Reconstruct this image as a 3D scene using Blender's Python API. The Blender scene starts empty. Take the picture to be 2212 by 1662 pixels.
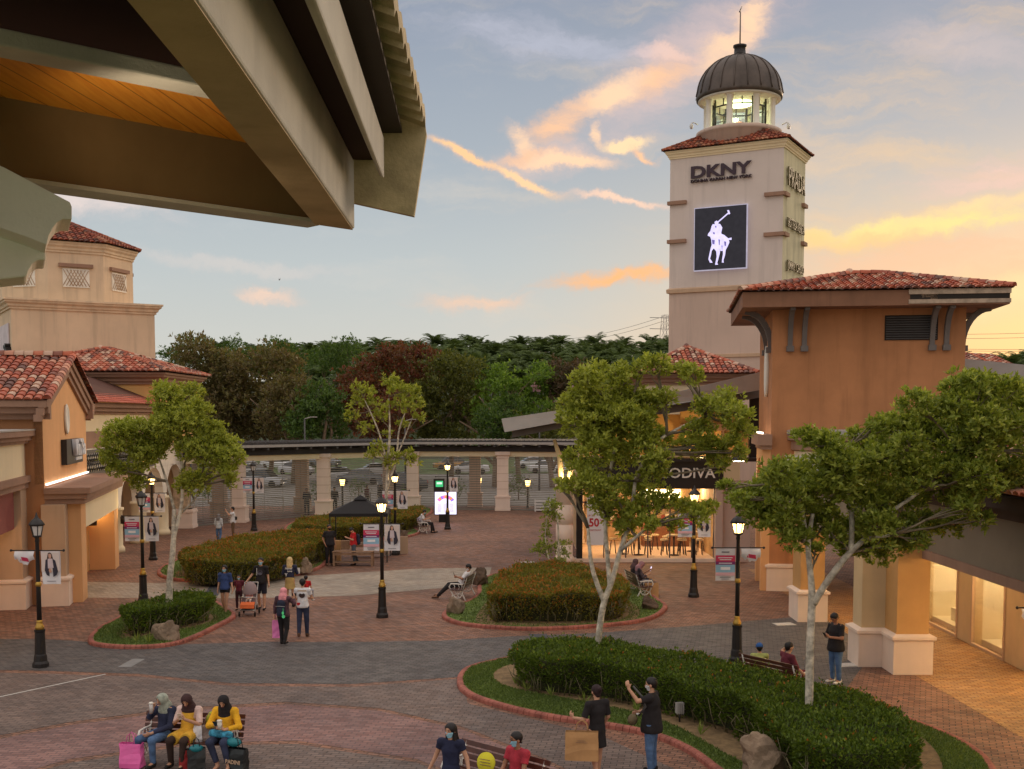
import bpy, math, random
import numpy as np
from mathutils import Vector, Matrix, noise as mnoise
SC = bpy.context.scene
COL = SC.collection
# ---------------------------------------------------------------- camera
CH = 6.4; FP = 2484.0; PIT = math.radians(4.0); CX = 1106.0; HOR = 900.0
PY = HOR + FP*math.tan(PIT)
cd = bpy.data.cameras.new('camera'); cam = bpy.data.objects.new('camera', cd); COL.objects.link(cam)
cam.location = (0, 0, CH); cam.rotation_euler = (math.radians(90)-PIT, 0, 0)
cd.sensor_width = 36; cd.lens = 36*FP/2212.0; cd.shift_y = (PY-831.0)/2212.0
cd.clip_start = 0.05; cd.clip_end = 3000
SC.camera = cam
SC.view_settings.view_transform = 'Standard'; SC.view_settings.look = 'None'
SC.view_settings.exposure = 0.52; SC.view_settings.gamma = 1.0

def ray(u, v):
    x = (u-CX)/FP; y = -(v-PY)/FP
    return Vector((x, math.cos(PIT)+y*math.sin(PIT), y*math.cos(PIT)-math.sin(PIT)))
def G(u, v, z=0.0):                      # point of the plane of height z seen at u, v
    d = ray(u, v); t = (z-CH)/d.z
    return Vector((d.x*t, d.y*t, z))
def P(u, v, Y):                          # point at distance Y seen at u, v
    d = ray(u, v); t = Y/d.y
    return Vector((d.x*t, Y, CH+d.z*t))
def s(r, g, b, k=1.0):
    f = lambda c: (c/12.92 if c <= .04045 else ((c+.055)/1.055)**2.4)
    return tuple(min(f(c/255.0)*k, 8) for c in (r, g, b))

# ---------------------------------------------------------------- world
SUN_AZ = math.radians(32); SUN_EL = math.radians(4)
W = bpy.data.worlds.new('World'); SC.world = W; W.use_nodes = True
nt = W.node_tree; nt.nodes.clear()
class NG:
    def __init__(s_, nt): s_.nt = nt
    def n(s_, t, **kw):
        nd = s_.nt.nodes.new(t)
        for k, v in kw.items():
            if k.startswith('i_'):
                nd.inputs[k[2:].replace('_', ' ')].default_value = v
            else: setattr(nd, k, v)
        return nd
    def l(s_, a, b): s_.nt.links.new(a, b)
    def m(s_, op, a, b=0.0, c=None, clamp=False):
        nd = s_.nt.nodes.new('ShaderNodeMath'); nd.operation = op; nd.use_clamp = clamp
        for i, q in enumerate((a, b, c)):
            if q is None: continue
            if isinstance(q, (int, float)): nd.inputs[i].default_value = q
            else: s_.l(q, nd.inputs[i])
        return nd.outputs[0]
    def mix(s_, f, a, b, mode='MIX'):
        nd = s_.nt.nodes.new('ShaderNodeMix'); nd.data_type = 'RGBA'; nd.blend_type = mode
        for sock, q in ((nd.inputs[0], f), (nd.inputs[6], a), (nd.inputs[7], b)):
            if isinstance(q, (int, float)): sock.default_value = q
            elif isinstance(q, tuple): sock.default_value = (*q[:3], 1)
            else: s_.l(q, sock)
        return nd.outputs[2]
    def rng(s_, v, a, b, c=0.0, d=1.0, smooth=True):
        nd = s_.nt.nodes.new('ShaderNodeMapRange'); nd.interpolation_type = 'SMOOTHSTEP' if smooth else 'LINEAR'
        s_.l(v, nd.inputs[0])
        for i, q in enumerate((a, b, c, d)): nd.inputs[i+1].default_value = q
        return nd.outputs[0]
    def ramp(s_, v, stops, const=False):
        nd = s_.nt.nodes.new('ShaderNodeValToRGB'); e = nd.color_ramp.elements
        while len(e) < len(stops): e.new(0.5)
        for el, (p, c) in zip(e, stops): el.position = p; el.color = (*c[:3], 1)
        if const: nd.color_ramp.interpolation = 'CONSTANT'
        s_.l(v, nd.inputs[0]); return nd.outputs[0]
    def noise(s_, vec, sc, det=4, rough=.55, dist=0.0):
        nd = s_.n('ShaderNodeTexNoise'); nd.inputs['Scale'].default_value = sc; nd.inputs['Detail'].default_value = det
        nd.inputs['Roughness'].default_value = rough; nd.inputs['Distortion'].default_value = dist
        s_.l(vec, nd.inputs['Vector']); return nd
g = NG(nt)
tc = g.n('ShaderNodeTexCoord'); sx = g.n('ShaderNodeSeparateXYZ'); g.l(tc.outputs['Generated'], sx.inputs[0])
yy = g.m('MAXIMUM', sx.outputs[1], 0.08)
A = g.m('DIVIDE', sx.outputs[0], yy); B = g.m('DIVIDE', sx.outputs[2], yy)
el = sx.outputs[2]
sky = g.n('ShaderNodeTexSky', sky_type='NISHITA', sun_disc=False)
sky.sun_elevation = SUN_EL; sky.sun_rotation = SUN_AZ; sky.altitude = 30; sky.air_density = 1.2; sky.dust_density = 2.0
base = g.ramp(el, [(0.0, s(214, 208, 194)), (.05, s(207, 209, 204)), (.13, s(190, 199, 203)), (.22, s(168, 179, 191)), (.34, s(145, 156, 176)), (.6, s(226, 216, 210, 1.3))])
# warm side of the horizon, towards the sunset
glow = g.m('MULTIPLY', g.rng(A, -.02, .42), g.rng(el, .25, .0))
base = g.mix(g.m('MULTIPLY', glow, .95), base, s(250, 204, 140))
g2 = g.m('MULTIPLY', g.rng(A, -.1, .5), g.rng(el, .34, .02))
base = g.mix(g.m('MULTIPLY', g2, .3), base, s(240, 205, 160))
nis = g.n('ShaderNodeVectorMath', operation='SCALE'); nis.inputs['Scale'].default_value = .10; g.l(sky.outputs[0], nis.inputs[0])
base = g.mix(.12, base, nis.outputs[0])
cmb = g.n('ShaderNodeCombineXYZ'); g.l(A, cmb.inputs[0]); g.l(B, cmb.inputs[1])
warp = g.noise(cmb.outputs[0], 7.0, 7, .66)
wv = g.n('ShaderNodeVectorMath', operation='SUBTRACT'); g.l(warp.outputs['Color'], wv.inputs[0]); wv.inputs[1].default_value = (.5, .5, .5)
wv2 = g.n('ShaderNodeVectorMath', operation='SCALE'); g.l(wv.outputs[0], wv2.inputs[0]); wv2.inputs['Scale'].default_value = .07
wp = g.n('ShaderNodeVectorMath', operation='ADD'); g.l(cmb.outputs[0], wp.inputs[0]); g.l(wv2.outputs[0], wp.inputs[1])
front = g.rng(sx.outputs[1], .1, .35)
# soft streaks of high cloud all over
mp = g.n('ShaderNodeMapping'); g.l(wp.outputs[0], mp.inputs[0]); mp.inputs['Rotation'].default_value = (0, 0, -.16); mp.inputs['Scale'].default_value = (2.2, 10, 1)
st = g.noise(mp.outputs[0], 1.5, 6, .62)
stm = g.m('MULTIPLY', g.rng(st.outputs[0], .47, .72), front)
cwarm = g.mix(g.rng(A, -.3, .35), s(205, 208, 206), s(246, 206, 158))
base = g.mix(g.m('MULTIPLY', stm, g.rng(A, -.5, .3, .3, .55)), base, cwarm)
mp3 = g.n('ShaderNodeMapping'); g.l(tc.outputs['Generated'], mp3.inputs[0]); mp3.inputs['Scale'].default_value = (1, 1, 2.5)
bg_ = g.noise(mp3.outputs[0], 2.6, 5, .6)
base = g.mix(g.m('MULTIPLY', g.rng(bg_.outputs[0], .42, .68), g.m('SUBTRACT', 1.0, front)), base, s(232, 220, 208, 1.2))
def AB(u, v):
    d = ray(u, v); return d.x/d.y, d.z/d.y
fine = g.n('ShaderNodeMapping'); g.l(wp.outputs[0], fine.inputs[0]); fine.inputs['Rotation'].default_value = (0, 0, -.62); fine.inputs['Scale'].default_value = (9, 30, 1)
fn = g.noise(fine.outputs[0], 2.2, 8, .66)
fmask = g.rng(fn.outputs[0], .33, .68)
def streak(c, hl, hw, ang, col, k, bias=.0):
    global base
    a, b = AB(*c)
    m_ = g.n('ShaderNodeMapping', vector_type='TEXTURE'); g.l(wp.outputs[0], m_.inputs[0])
    m_.inputs['Location'].default_value = (a, b, 0); m_.inputs['Rotation'].default_value = (0, 0, math.radians(ang))
    m_.inputs['Scale'].default_value = (hl/FP, hw/FP, 1)
    ln = g.n('ShaderNodeVectorMath', operation='LENGTH'); g.l(m_.outputs[0], ln.inputs[0])
    e = g.rng(ln.outputs['Value'], 1.25, .1)
    f = g.rng(g.m('ADD', e, g.m('MULTIPLY', g.m('SUBTRACT', fn.outputs[0], .5), 2.6*(1-bias))), .02, 1.25)
    f = g.m('MULTIPLY', f, g.m('SQRT', e))
    f = g.m('MULTIPLY', g.m('MULTIPLY', f, k), front, clamp=True)
    base = g.mix(f, base, g.mix(f, tuple(.8*x+.2*y for x, y in zip(col, s(205, 178, 182))), tuple(min(1, x*1.08) for x in col)))
OR = s(248, 196, 154); YE = s(255, 214, 130); PK = s(238, 200, 182)
def seg(p, q, hw, col, k, bias=.4):
    streak(((p[0]+q[0])/2, (p[1]+q[1])/2), math.dist(p, q)*.5*1.5, hw*1.1, math.degrees(math.atan2(p[1]-q[1], q[0]-p[0])), col, k*1.2, bias+.08)
LO = s(250, 208, 172)
streak((1480, 130), 420, 120, 38, s(226, 196, 186), .65, .5)
streak((1180, 340), 170, 50, 4, s(236, 202, 184), .6, .5)
seg((1650, -40), (1622, 81), 44, LO, .95); seg((1640, 60), (1500, 140), 46, LO, .85); seg((1520, 110), (1360, 110), 22, PK, .8); seg((1500, 130), (1350, 200), 44, OR, .85)
seg((1400, 165), (1216, 245), 42, LO, .95); seg((1260, 225), (1150, 300), 46, OR, .8); seg((1110, 275), (1170, 340), 26, LO, .85)
seg((922, 298), (1078, 357), 17, s(255, 200, 150), 1.15, .6); seg((1050, 345), (1215, 415), 17, s(255, 206, 160), 1.15, .6); seg((1080, 340), (1200, 330), 22, OR, .7)
seg((1128, 345), (1330, 340), 20, LO, .95); seg((1278, 262), (1290, 305), 16, LO, .9); seg((1290, 300), (1392, 306), 20, s(255, 216, 172), 1.2, .5); seg((1360, 312), (1410, 345), 12, OR, .9)
seg((1228, 413), (1445, 446), 13, s(244, 206, 180), .9, .6)
streak((1960, 495), 440, 40, 4, s(255, 224, 150), 1.3, .35)
streak((2120, 455), 260, 30, 9, s(255, 216, 160), .9, .3)
streak((1840, 520), 240, 40, -3, s(252, 206, 140), .9, .4)
streak((2080, 640), 420, 70, 3, s(255, 222, 160), 1.0, .7)
streak((2020, 560), 500, 70, 2, OR, .7, .3)
streak((2150, 380), 230, 60, 12, PK, .8, .1)
streak((1360, 600), 230, 26, 6, s(250, 185, 125), 1.0, .35)
streak((1020, 655), 170, 22, 4, s(245, 200, 165), .7, .3)
streak((590, 632), 100, 22, -5, s(240, 205, 180), .8, .4)
streak((500, 572), 340, 24, -6, s(226, 212, 200), .4, .6)
streak((180, 420), 260, 70, -12, s(235, 215, 205), .8, .3)
streak((1180, 90), 350, 60, -6, s(182, 186, 200), .7, .2)
streak((2080, 110), 300, 60, -14, s(205, 190, 185), .6, .2)
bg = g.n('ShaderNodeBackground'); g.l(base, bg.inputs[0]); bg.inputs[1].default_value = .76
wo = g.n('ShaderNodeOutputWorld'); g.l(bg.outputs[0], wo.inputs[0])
# low evening sun, veiled by cloud
sl = bpy.data.lights.new('sun', 'SUN'); so = bpy.data.objects.new('sun', sl); COL.objects.link(so)
sl.energy = .7; sl.angle = math.radians(14); sl.color = (1, .74, .5)
so.rotation_euler = (math.radians(90)-SUN_EL*2.2, 0, -SUN_AZ+math.pi)
so.rotation_euler = Vector((math.sin(SUN_AZ), math.cos(SUN_AZ), math.tan(SUN_EL*2.2))).to_track_quat('Z', 'Y').to_euler()
SC.cycles.max_bounces = 6; SC.cycles.transparent_max_bounces = 12
SC.cycles.sample_clamp_indirect = 4.0
try: SC.cycles.use_denoising = True
except Exception: pass

# ---------------------------------------------------------------- mesh helpers
def rz2(x, y, a): return (x*math.cos(a)-y*math.sin(a), x*math.sin(a)+y*math.cos(a))
class MB:
    def __init__(q): q.v = []; q.f = []; q.m = []; q.s = []
    def add(q, vs, fs, mi=0, sm=False):
        o = len(q.v); q.v += [tuple(p) for p in vs]; q.f += [tuple(i+o for i in f) for f in fs]
        q.m += [mi]*len(fs); q.s += [sm]*len(fs); return q
    def box(q, c, d, rz=0.0, mi=0, ry=0.0, rx=0.0):
        M = Matrix.Rotation(rz, 3, 'Z') @ Matrix.Rotation(ry, 3, 'Y') @ Matrix.Rotation(rx, 3, 'X'); c = Vector(c)
        vs = [c + M @ Vector((sx_*d[0]/2, sy*d[1]/2, sz*d[2]/2)) for sz in (-1, 1) for sy in (-1, 1) for sx_ in (-1, 1)]
        return q.add(vs, [(0, 2, 3, 1), (4, 5, 7, 6), (0, 1, 5, 4), (2, 6, 7, 3), (0, 4, 6, 2), (1, 3, 7, 5)], mi)
    def bb(q, x0, x1, y0, y1, z0, z1, mi=0):
        return q.box(((x0+x1)/2, (y0+y1)/2, (z0+z1)/2), (abs(x1-x0), abs(y1-y0), abs(z1-z0)), 0, mi)
    def ext(q, poly, vec, mi=0, sm=False):          # planar polygon pushed along vec
        n = len(poly); vec = Vector(vec); a = [Vector(p) for p in poly]
        q.add(a+[p+vec for p in a], [tuple(range(n))[::-1], tuple(range(n, 2*n))], mi)
        o = len(q.v)-2*n
        for i in range(n):
            j = (i+1) % n; q.f.append((o+i, o+j, o+n+j, o+n+i)); q.m.append(mi); q.s.append(sm)
        return q
    def prism(q, poly, z0, z1, mi=0, sm=False):
        return q.ext([(p[0], p[1], z0) for p in poly], (0, 0, z1-z0), mi, sm)
    def tube(q, pts, rad, n=8, mi=0, sm=True):
        pts = [Vector(p) for p in pts]
        if isinstance(rad, (int, float)): rad = [rad]*len(pts)
        rings = []; up = Vector((0, 0, 1))
        for i, p in enumerate(pts):
            t = (pts[min(i+1, len(pts)-1)]-pts[max(i-1, 0)])
            if t.length < 1e-9: t = Vector((0, 0, 1))
            t.normalize()
            a = t.cross(Vector((1, 0, 0)) if abs(t.x) < .85 else Vector((0, 1, 0))).normalized(); b = t.cross(a)
            rings.append([p+(a*math.cos(2*math.pi*k/n)+b*math.sin(2*math.pi*k/n))*rad[i] for k in range(n)])
        vs = [w for r in rings for w in r]; fs = []
        for i in range(len(pts)-1):
            for k in range(n):
                k2 = (k+1) % n; fs.append((i*n+k, i*n+k2, (i+1)*n+k2, (i+1)*n+k))
        fs.append(tuple(range(n))[::-1]); fs.append(tuple((len(pts)-1)*n+k for k in range(n)))
        return q.add(vs, fs, mi, sm)
    def lathe(q, prof, n=16, c=(0, 0, 0), mi=0, sm=True, rot=0.0):
        vs = []; fs = []
        for r, z in prof:
            for k in range(n):
                a = 2*math.pi*k/n+rot; vs.append((c[0]+r*math.cos(a), c[1]+r*math.sin(a), c[2]+z))
        for i in range(len(prof)-1):
            for k in range(n):
                k2 = (k+1) % n; fs.append((i*n+k, i*n+k2, (i+1)*n+k2, (i+1)*n+k))
        fs.append(tuple(range(n))[::-1]); fs.append(tuple((len(prof)-1)*n+k for k in range(n)))
        return q.add(vs, fs, mi, sm)
    def ball(q, c, r, mi=0, n=10, rz=0.0):
        if isinstance(r, (int, float)): r = (r, r, r)
        vs = []; fs = []; h = n//2+1
        for i in range(h+1):
            t = math.pi*i/h
            for k in range(n):
                a = 2*math.pi*k/n; x, y = rz2(r[0]*math.sin(t)*math.cos(a), r[1]*math.sin(t)*math.sin(a), rz)
                vs.append((c[0]+x, c[1]+y, c[2]+r[2]*math.cos(t)))
        for i in range(h):
            for k in range(n):
                k2 = (k+1) % n; fs.append((i*n+k, (i+1)*n+k, (i+1)*n+k2, i*n+k2))
        return q.add(vs, fs, mi, True)
    def build(q, name, mats, parent=None, loc=None, rz=0.0, bev=0.0):
        me = bpy.data.meshes.new(name); me.from_pydata(q.v, [], q.f)
        for m_ in (mats if isinstance(mats, (list, tuple)) else [mats]): me.materials.append(m_)
        me.polygons.foreach_set('material_index', q.m); me.polygons.foreach_set('use_smooth', q.s)
        me.update()
        o = bpy.data.objects.new(name, me); COL.objects.link(o)
        if parent is not None: o.parent = parent
        if loc is not None: o.location = loc
        o.rotation_euler.z = rz
        if bev:
            b = o.modifiers.new('bevel', 'BEVEL'); b.width = bev; b.segments = 2; b.limit_method = 'ANGLE'
        return o
def tag(o, label=None, cat=None, group=None, kind=None):
    if label: o['label'] = label
    if cat: o['category'] = cat
    if group: o['group'] = group
    if kind: o['kind'] = kind
    return o
def thing(name, loc=(0, 0, 0), rz=0.0, label=None, cat=None, group=None):
    o = bpy.data.objects.new(name, None); COL.objects.link(o); o.location = loc; o.rotation_euler = (0, 0, rz)
    o.empty_display_size = .3
    return tag(o, label, cat, group)
KIDS = {}
def copy_tree(o, loc, rz=0.0, label=None, scale=None, top=True):
    c = o.copy(); COL.objects.link(c)
    if top:
        c.location = loc; c.rotation_euler = (0, 0, rz)
        if label: c['label'] = label
        if scale: c.scale = (scale,)*3 if isinstance(scale, (int, float)) else scale
    for ch in list(o.children):
        d = copy_tree(ch, None, top=False); d.parent = c
    return c
def struct(o): return tag(o, kind='structure')
def fast_mesh(name, verts, faces4, mat, parent=None, smooth=False, loc=None):   # numpy arrays, all faces same size
    me = bpy.data.meshes.new(name); nv = len(verts); nf, k = faces4.shape
    me.vertices.add(nv); me.vertices.foreach_set('co', verts.astype(np.float32).ravel())
    me.loops.add(nf*k); me.loops.foreach_set('vertex_index', faces4.astype(np.int32).ravel())
    me.polygons.add(nf); me.polygons.foreach_set('loop_start', np.arange(0, nf*k, k, dtype=np.int32))
    try: me.polygons.foreach_set('loop_total', np.full(nf, k, dtype=np.int32))
    except Exception: pass
    if smooth: me.polygons.foreach_set('use_smooth', np.ones(nf, dtype=bool))
    me.update(calc_edges=True)
    for m_ in (mat if isinstance(mat, (list, tuple)) else [mat]): me.materials.append(m_)
    o = bpy.data.objects.new(name, me); COL.objects.link(o)
    if parent is not None: o.parent = parent
    if loc is not None: o.location = loc
    return o

# ---------------------------------------------------------------- materials
MATS = {}
def mat(name, col, rough=.8, var=.10, scale=1.5, bump=.0, bscale=30, metal=0.0, spec=.4, stain=0.0, emit=0.0, ecol=None, trans=0.0, alpha=1.0, island=None):
    if name in MATS: return MATS[name]
    m_ = bpy.data.materials.new(name); m_.use_nodes = True; t = m_.node_tree; h = NG(t)
    b = t.nodes['Principled BSDF']
    b.inputs['Roughness'].default_value = rough; b.inputs['Metallic'].default_value = metal
    b.inputs['Specular IOR Level'].default_value = spec
    c = h.n('ShaderNodeTexCoord').outputs['Object']
    lo = tuple(x*(1-var) for x in col); hi = tuple(min(x*(1+var), 1) for x in col)
    n1 = h.noise(c, scale, 5, .6)
    out = h.mix(h.rng(n1.outputs[0], .3, .7), lo, hi)
    if island:
        gi = h.n('ShaderNodeNewGeometry'); out2 = h.ramp(gi.outputs['Random Per Island'], island, True)
        out = h.mix(.9, out, out2)
    if stain:
        mp_ = h.n('ShaderNodeMapping'); h.l(c, mp_.inputs[0]); mp_.inputs['Scale'].default_value = (1.6, 1.6, .12)
        n2 = h.noise(mp_.outputs[0], 1.6, 5, .6)
        out = h.mix(h.m('MULTIPLY', h.rng(n2.outputs[0], .48, .72), stain), out, tuple(x*.55 for x in col))
    h.l(out, b.inputs['Base Color'])
    if bump:
        n3 = h.noise(c, bscale, 4, .6); bp = h.n('ShaderNodeBump'); bp.inputs['Strength'].default_value = bump
        bp.inputs['Distance'].default_value = .02; h.l(n3.outputs[0], bp.inputs['Height']); h.l(bp.outputs[0], b.inputs['Normal'])
    if emit:
        b.inputs['Emission Color'].default_value = (*(ecol or col), 1); b.inputs['Emission Strength'].default_value = emit
    if trans: b.inputs['Transmission Weight'].default_value = trans
    if alpha < 1: b.inputs['Alpha'].default_value = alpha
    MATS[name] = m_; return m_
def leafmat(name, cols, trans=.35, rough=.5):
    if name in MATS: return MATS[name]
    m_ = bpy.data.materials.new(name); m_.use_nodes = True; t = m_.node_tree; h = NG(t)
    b = t.nodes['Principled BSDF']; b.inputs['Roughness'].default_value = rough; b.inputs['Specular IOR Level'].default_value = .3
    gi = h.n('ShaderNodeNewGeometry'); n_ = len(cols)
    c = h.ramp(gi.outputs['Random Per Island'], [((i+.3)/n_, k) for i, k in enumerate(cols)])
    co = h.n('ShaderNodeTexCoord').outputs['Object']; nn = h.noise(co, .9, 3, .5)
    c = h.mix(h.rng(nn.outputs[0], .35, .65, 0, .5), c, cols[-1])
    h.l(c, b.inputs['Base Color'])
    tr = h.n('ShaderNodeBsdfTranslucent'); h.l(h.mix(1.0, c, (1.15, 1.15, .55), 'MULTIPLY'), tr.inputs[0])
    mx = h.n('ShaderNodeMixShader'); mx.inputs[0].default_value = trans
    h.l(b.outputs[0], mx.inputs[1]); h.l(tr.outputs[0], mx.inputs[2]); h.l(mx.outputs[0], t.nodes['Material Output'].inputs[0])
    MATS[name] = m_; return m_
def emis(name, col, k):
    if name in MATS: return MATS[name]
    m_ = bpy.data.materials.new(name); m_.use_nodes = True; t = m_.node_tree; h = NG(t); t.nodes.clear()
    e = h.n('ShaderNodeEmission'); c = h.n('ShaderNodeTexCoord').outputs['Object']; n1 = h.noise(c, 3, 3)
    h.l(h.mix(h.rng(n1.outputs[0], .3, .7), tuple(x*.85 for x in col), col), e.inputs[0]); e.inputs[1].default_value = k
    o = h.n('ShaderNodeOutputMaterial'); h.l(e.outputs[0], o.inputs[0]); MATS[name] = m_; return m_
def paver(name, c1, c2, mortar, ang=0.0, sc=1.0, big=None, patt=.35):
    m_ = bpy.data.materials.new(name); m_.use_nodes = True; t = m_.node_tree; h = NG(t); b = t.nodes['Principled BSDF']
    c = h.n('ShaderNodeTexCoord').outputs['Object']
    mp_ = h.n('ShaderNodeMapping'); h.l(c, mp_.inputs[0]); mp_.inputs['Rotation'].default_value = (0, 0, ang)
    br = h.n('ShaderNodeTexBrick'); h.l(mp_.outputs[0], br.inputs[0])
    br.inputs['Scale'].default_value = 1/sc; br.inputs['Brick Width'].default_value = .24; br.inputs['Row Height'].default_value = .12
    br.inputs['Mortar Size'].default_value = .011; br.inputs['Mortar Smooth'].default_value = .3; br.inputs['Bias'].default_value = 0
    br.inputs['Color1'].default_value = (*c1, 1); br.inputs['Color2'].default_value = (*c2, 1); br.inputs['Mortar'].default_value = (*mortar, 1)
    n1 = h.noise(c, .32, 6, .65); n2 = h.noise(c, 2.3, 5, .7); n3 = h.noise(c, 14, 3, .7)
    o_ = h.mix(h.rng(n1.outputs[0], .38, .66, 0, .8), br.outputs[0], h.mix(1.0, br.outputs[0], big or (.62, .66, .70), 'MULTIPLY'))
    o_ = h.mix(h.rng(n2.outputs[0], .5, .75, 0, .5), o_, h.mix(1.0, o_, (1.5, 1.4, 1.32), 'MULTIPLY'))
    o_ = h.mix(h.rng(n3.outputs[0], .55, .8, 0, .35), o_, h.mix(1.0, o_, (.5, .5, .5), 'MULTIPLY'))
    vo = h.n('ShaderNodeTexVoronoi'); vo.inputs['Scale'].default_value = 1.1; h.l(c, vo.inputs['Vector']); n5 = h.noise(c, .9, 6, .75, 1.5)
    o_ = h.mix(h.rng(vo.outputs['Distance'], .045, .03, 0, .45), o_, h.mix(1.0, o_, (.4, .4, .4), 'MULTIPLY')); o_ = h.mix(h.rng(n5.outputs[0], .56, .66, 0, .45), o_, h.mix(1.0, o_, (.6, .58, .56), 'MULTIPLY'))
    h.l(o_, b.inputs['Base Color']); b.inputs['Roughness'].default_value = .72; b.inputs['Specular IOR Level'].default_value = .35
    h.l(h.rng(n2.outputs[0], .3, .7, .55, .85), b.inputs['Roughness'])
    bp = h.n('ShaderNodeBump'); bp.inputs['Strength'].default_value = .5; bp.inputs['Distance'].default_value = .012
    hh = h.m('SUBTRACT', h.m('MULTIPLY', n3.outputs[0], .4), br.outputs['Fac']); h.l(hh, bp.inputs['Height']); h.l(bp.outputs[0], b.inputs['Normal'])
    MATS[name] = m_; return m_
STUC = dict(rough=.9, bump=.25, bscale=60)
m_orange = mat('stucco_orange', s(186, 128, 86), var=.12, stain=.4, scale=.5, **STUC)
m_orangeL = mat('stucco_orange_light', s(224, 170, 118), var=.05, stain=.12, scale=.5, **STUC)
m_orangeSh = mat('stucco_orange_shaded', s(172, 122, 84), var=.07, stain=.15, scale=.5, **STUC)  # gable stucco made darker: the side wall's shade is in its colour
m_yellow = mat('stucco_yellow', s(230, 178, 112), var=.05, stain=.1, scale=.5, **STUC)
m_tan = mat('stucco_tan', s(228, 200, 168), var=.08, stain=.4, scale=.4, **STUC)
m_tower = mat('stucco_tower', s(204, 180, 165), var=.06, stain=.32, scale=.3, **STUC)
m_towerU = mat('stucco_tower_upper', s(214, 200, 192), var=.05, stain=.25, scale=.3, **STUC)
m_towerS = mat('stucco_tower_mossy', s(208, 200, 168), var=.1, stain=.6, scale=.6, **STUC)
m_cream = mat('stucco_cream', s(236, 218, 182), var=.04, stain=.12, scale=.5, **STUC)
m_pinkc = mat('stone_column', s(238, 216, 200), var=.05, stain=.15, scale=.8, **STUC)
m_base = mat('stone_base', s(240, 216, 196), var=.05, stain=.1, scale=.8, **STUC)
m_white = mat('white_paint', s(232, 226, 214), var=.04, stain=.08, **STUC)
m_trim = mat('trim_mauve', s(158, 124, 104), var=.08, stain=.25, scale=.8, **STUC)
m_trimL = mat('trim_beige', s(196, 166, 138), var=.06, stain=.25, scale=.8, **STUC)
m_grey = mat('metal_grey', s(172, 167, 163), rough=.55, var=.06, metal=.2)
m_greyd = mat('metal_grey_dark', s(84, 82, 82), rough=.6, var=.08)
m_dark = mat('dark_roofing', s(62, 58, 58), rough=.75, var=.15)
m_black = mat('black_metal', s(38, 34, 33), rough=.42, var=.15)
m_gold = mat('gold_paint', s(190, 152, 74), rough=.35, metal=.7, var=.1)
m_iron = mat('white_cast_iron', s(228, 222, 214), rough=.5, var=.05)
m_slat = mat('bench_slat', s(84, 48, 38), rough=.35, var=.2, scale=6)
m_glass = mat('window_glass', s(70, 80, 84), rough=.05, var=.05, spec=.8)
m_wood = mat('weathered_wood', s(150, 118, 92), rough=.8, var=.2, scale=5)
m_kraft = mat('kraft_paper', s(190, 146, 98), rough=.85, var=.08, scale=4)
m_int = mat('dark_interior', s(48, 42, 38), rough=.9)
m_lampglass = emis('lit_lamp_glass', s(255, 206, 120), 7.0)
def _half(m_):
    t = m_.node_tree; h = NG(t); o = [n for n in t.nodes if n.type == 'OUTPUT_MATERIAL'][0]; e = [n for n in t.nodes if n.type == 'EMISSION'][0]
    x = h.n('ShaderNodeMixShader'); x.inputs[0].default_value = .5; tr = h.n('ShaderNodeBsdfTransparent'); h.l(tr.outputs[0], x.inputs[1]); h.l(e.outputs[0], x.inputs[2]); h.l(x.outputs[0], o.inputs[0])
_half(m_lampglass)
m_lampoff = mat('frosted_lamp_glass', s(215, 212, 208), rough=.3, var=.03)
m_warm = emis('warm_shop_light', s(255, 214, 140), 1.3)
def point(loc, e, col=(1, .68, .34), r=.1, parent=None, name='lamp_light'):
    l = bpy.data.lights.new(name, 'POINT'); l.energy = e; l.color = col; l.shadow_soft_size = r
    o = bpy.data.objects.new(name, l); COL.objects.link(o); o.location = loc
    if parent is not None: o.parent = parent
    return o
def text(body, size, mats, parent, M, depth=.05, name='lettering', sx=1.0, bold=0.0, align='CENTER', shear=0.0, space=1.0):
    c = bpy.data.curves.new(name, 'FONT'); c.body = body; c.size = size; c.extrude = depth/2; c.align_x = align; c.align_y = 'CENTER'
    c.offset = bold; c.shear = shear; c.space_character = space; c.resolution_u = 3
    o = bpy.data.objects.new(name, c); COL.objects.link(o)
    dg = bpy.context.evaluated_depsgraph_get(); me = bpy.data.meshes.new_from_object(o.evaluated_get(dg))
    bpy.data.objects.remove(o); me.materials.clear(); me.materials.append(mats)
    o = bpy.data.objects.new(name, me); COL.objects.link(o)
    if parent is not None: o.parent = parent
    o.matrix_local = M @ Matrix.Diagonal((sx, 1, 1, 1))
    return o
def wallM(p, right, up=(0, 0, 1)):       # matrix for a text lying on a wall: x to the reader's right, y up
    r = Vector(right).normalized(); u = Vector(up).normalized(); n = r.cross(u)
    M = Matrix((r, u, n)).transposed().to_4x4(); M.translation = Vector(p); return M
# ================================================================ roofs
TILE = [(.0, s(186, 104, 80)), (.22, s(202, 124, 96)), (.4, s(166, 94, 76)), (.52, s(210, 154, 128)), (.62, s(142, 96, 82)), (.74, s(214, 184, 160)), (.86, s(112, 88, 82)), (.94, s(200, 110, 80))]
m_tile = mat('clay_tile', s(196, 100, 66), rough=.75, var=.15, scale=3, bump=.2, island=TILE)
TILE2 = [(.0, s(150, 74, 50)), (.3, s(128, 66, 48)), (.5, s(168, 92, 62)), (.7, s(96, 62, 50)), (.85, s(176, 120, 90)), (1, s(140, 72, 50))]
m_tile2 = mat('clay_tile_dark', s(150, 80, 56), rough=.8, var=.2, scale=3, bump=.2, island=TILE2)
m_tilebase = mat('roof_underlay', s(90, 56, 44), rough=.9)
SHN = [(.0, s(186, 96, 74)), (.4, s(204, 112, 88)), (.7, s(168, 86, 68)), (1, s(210, 130, 104))]
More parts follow.
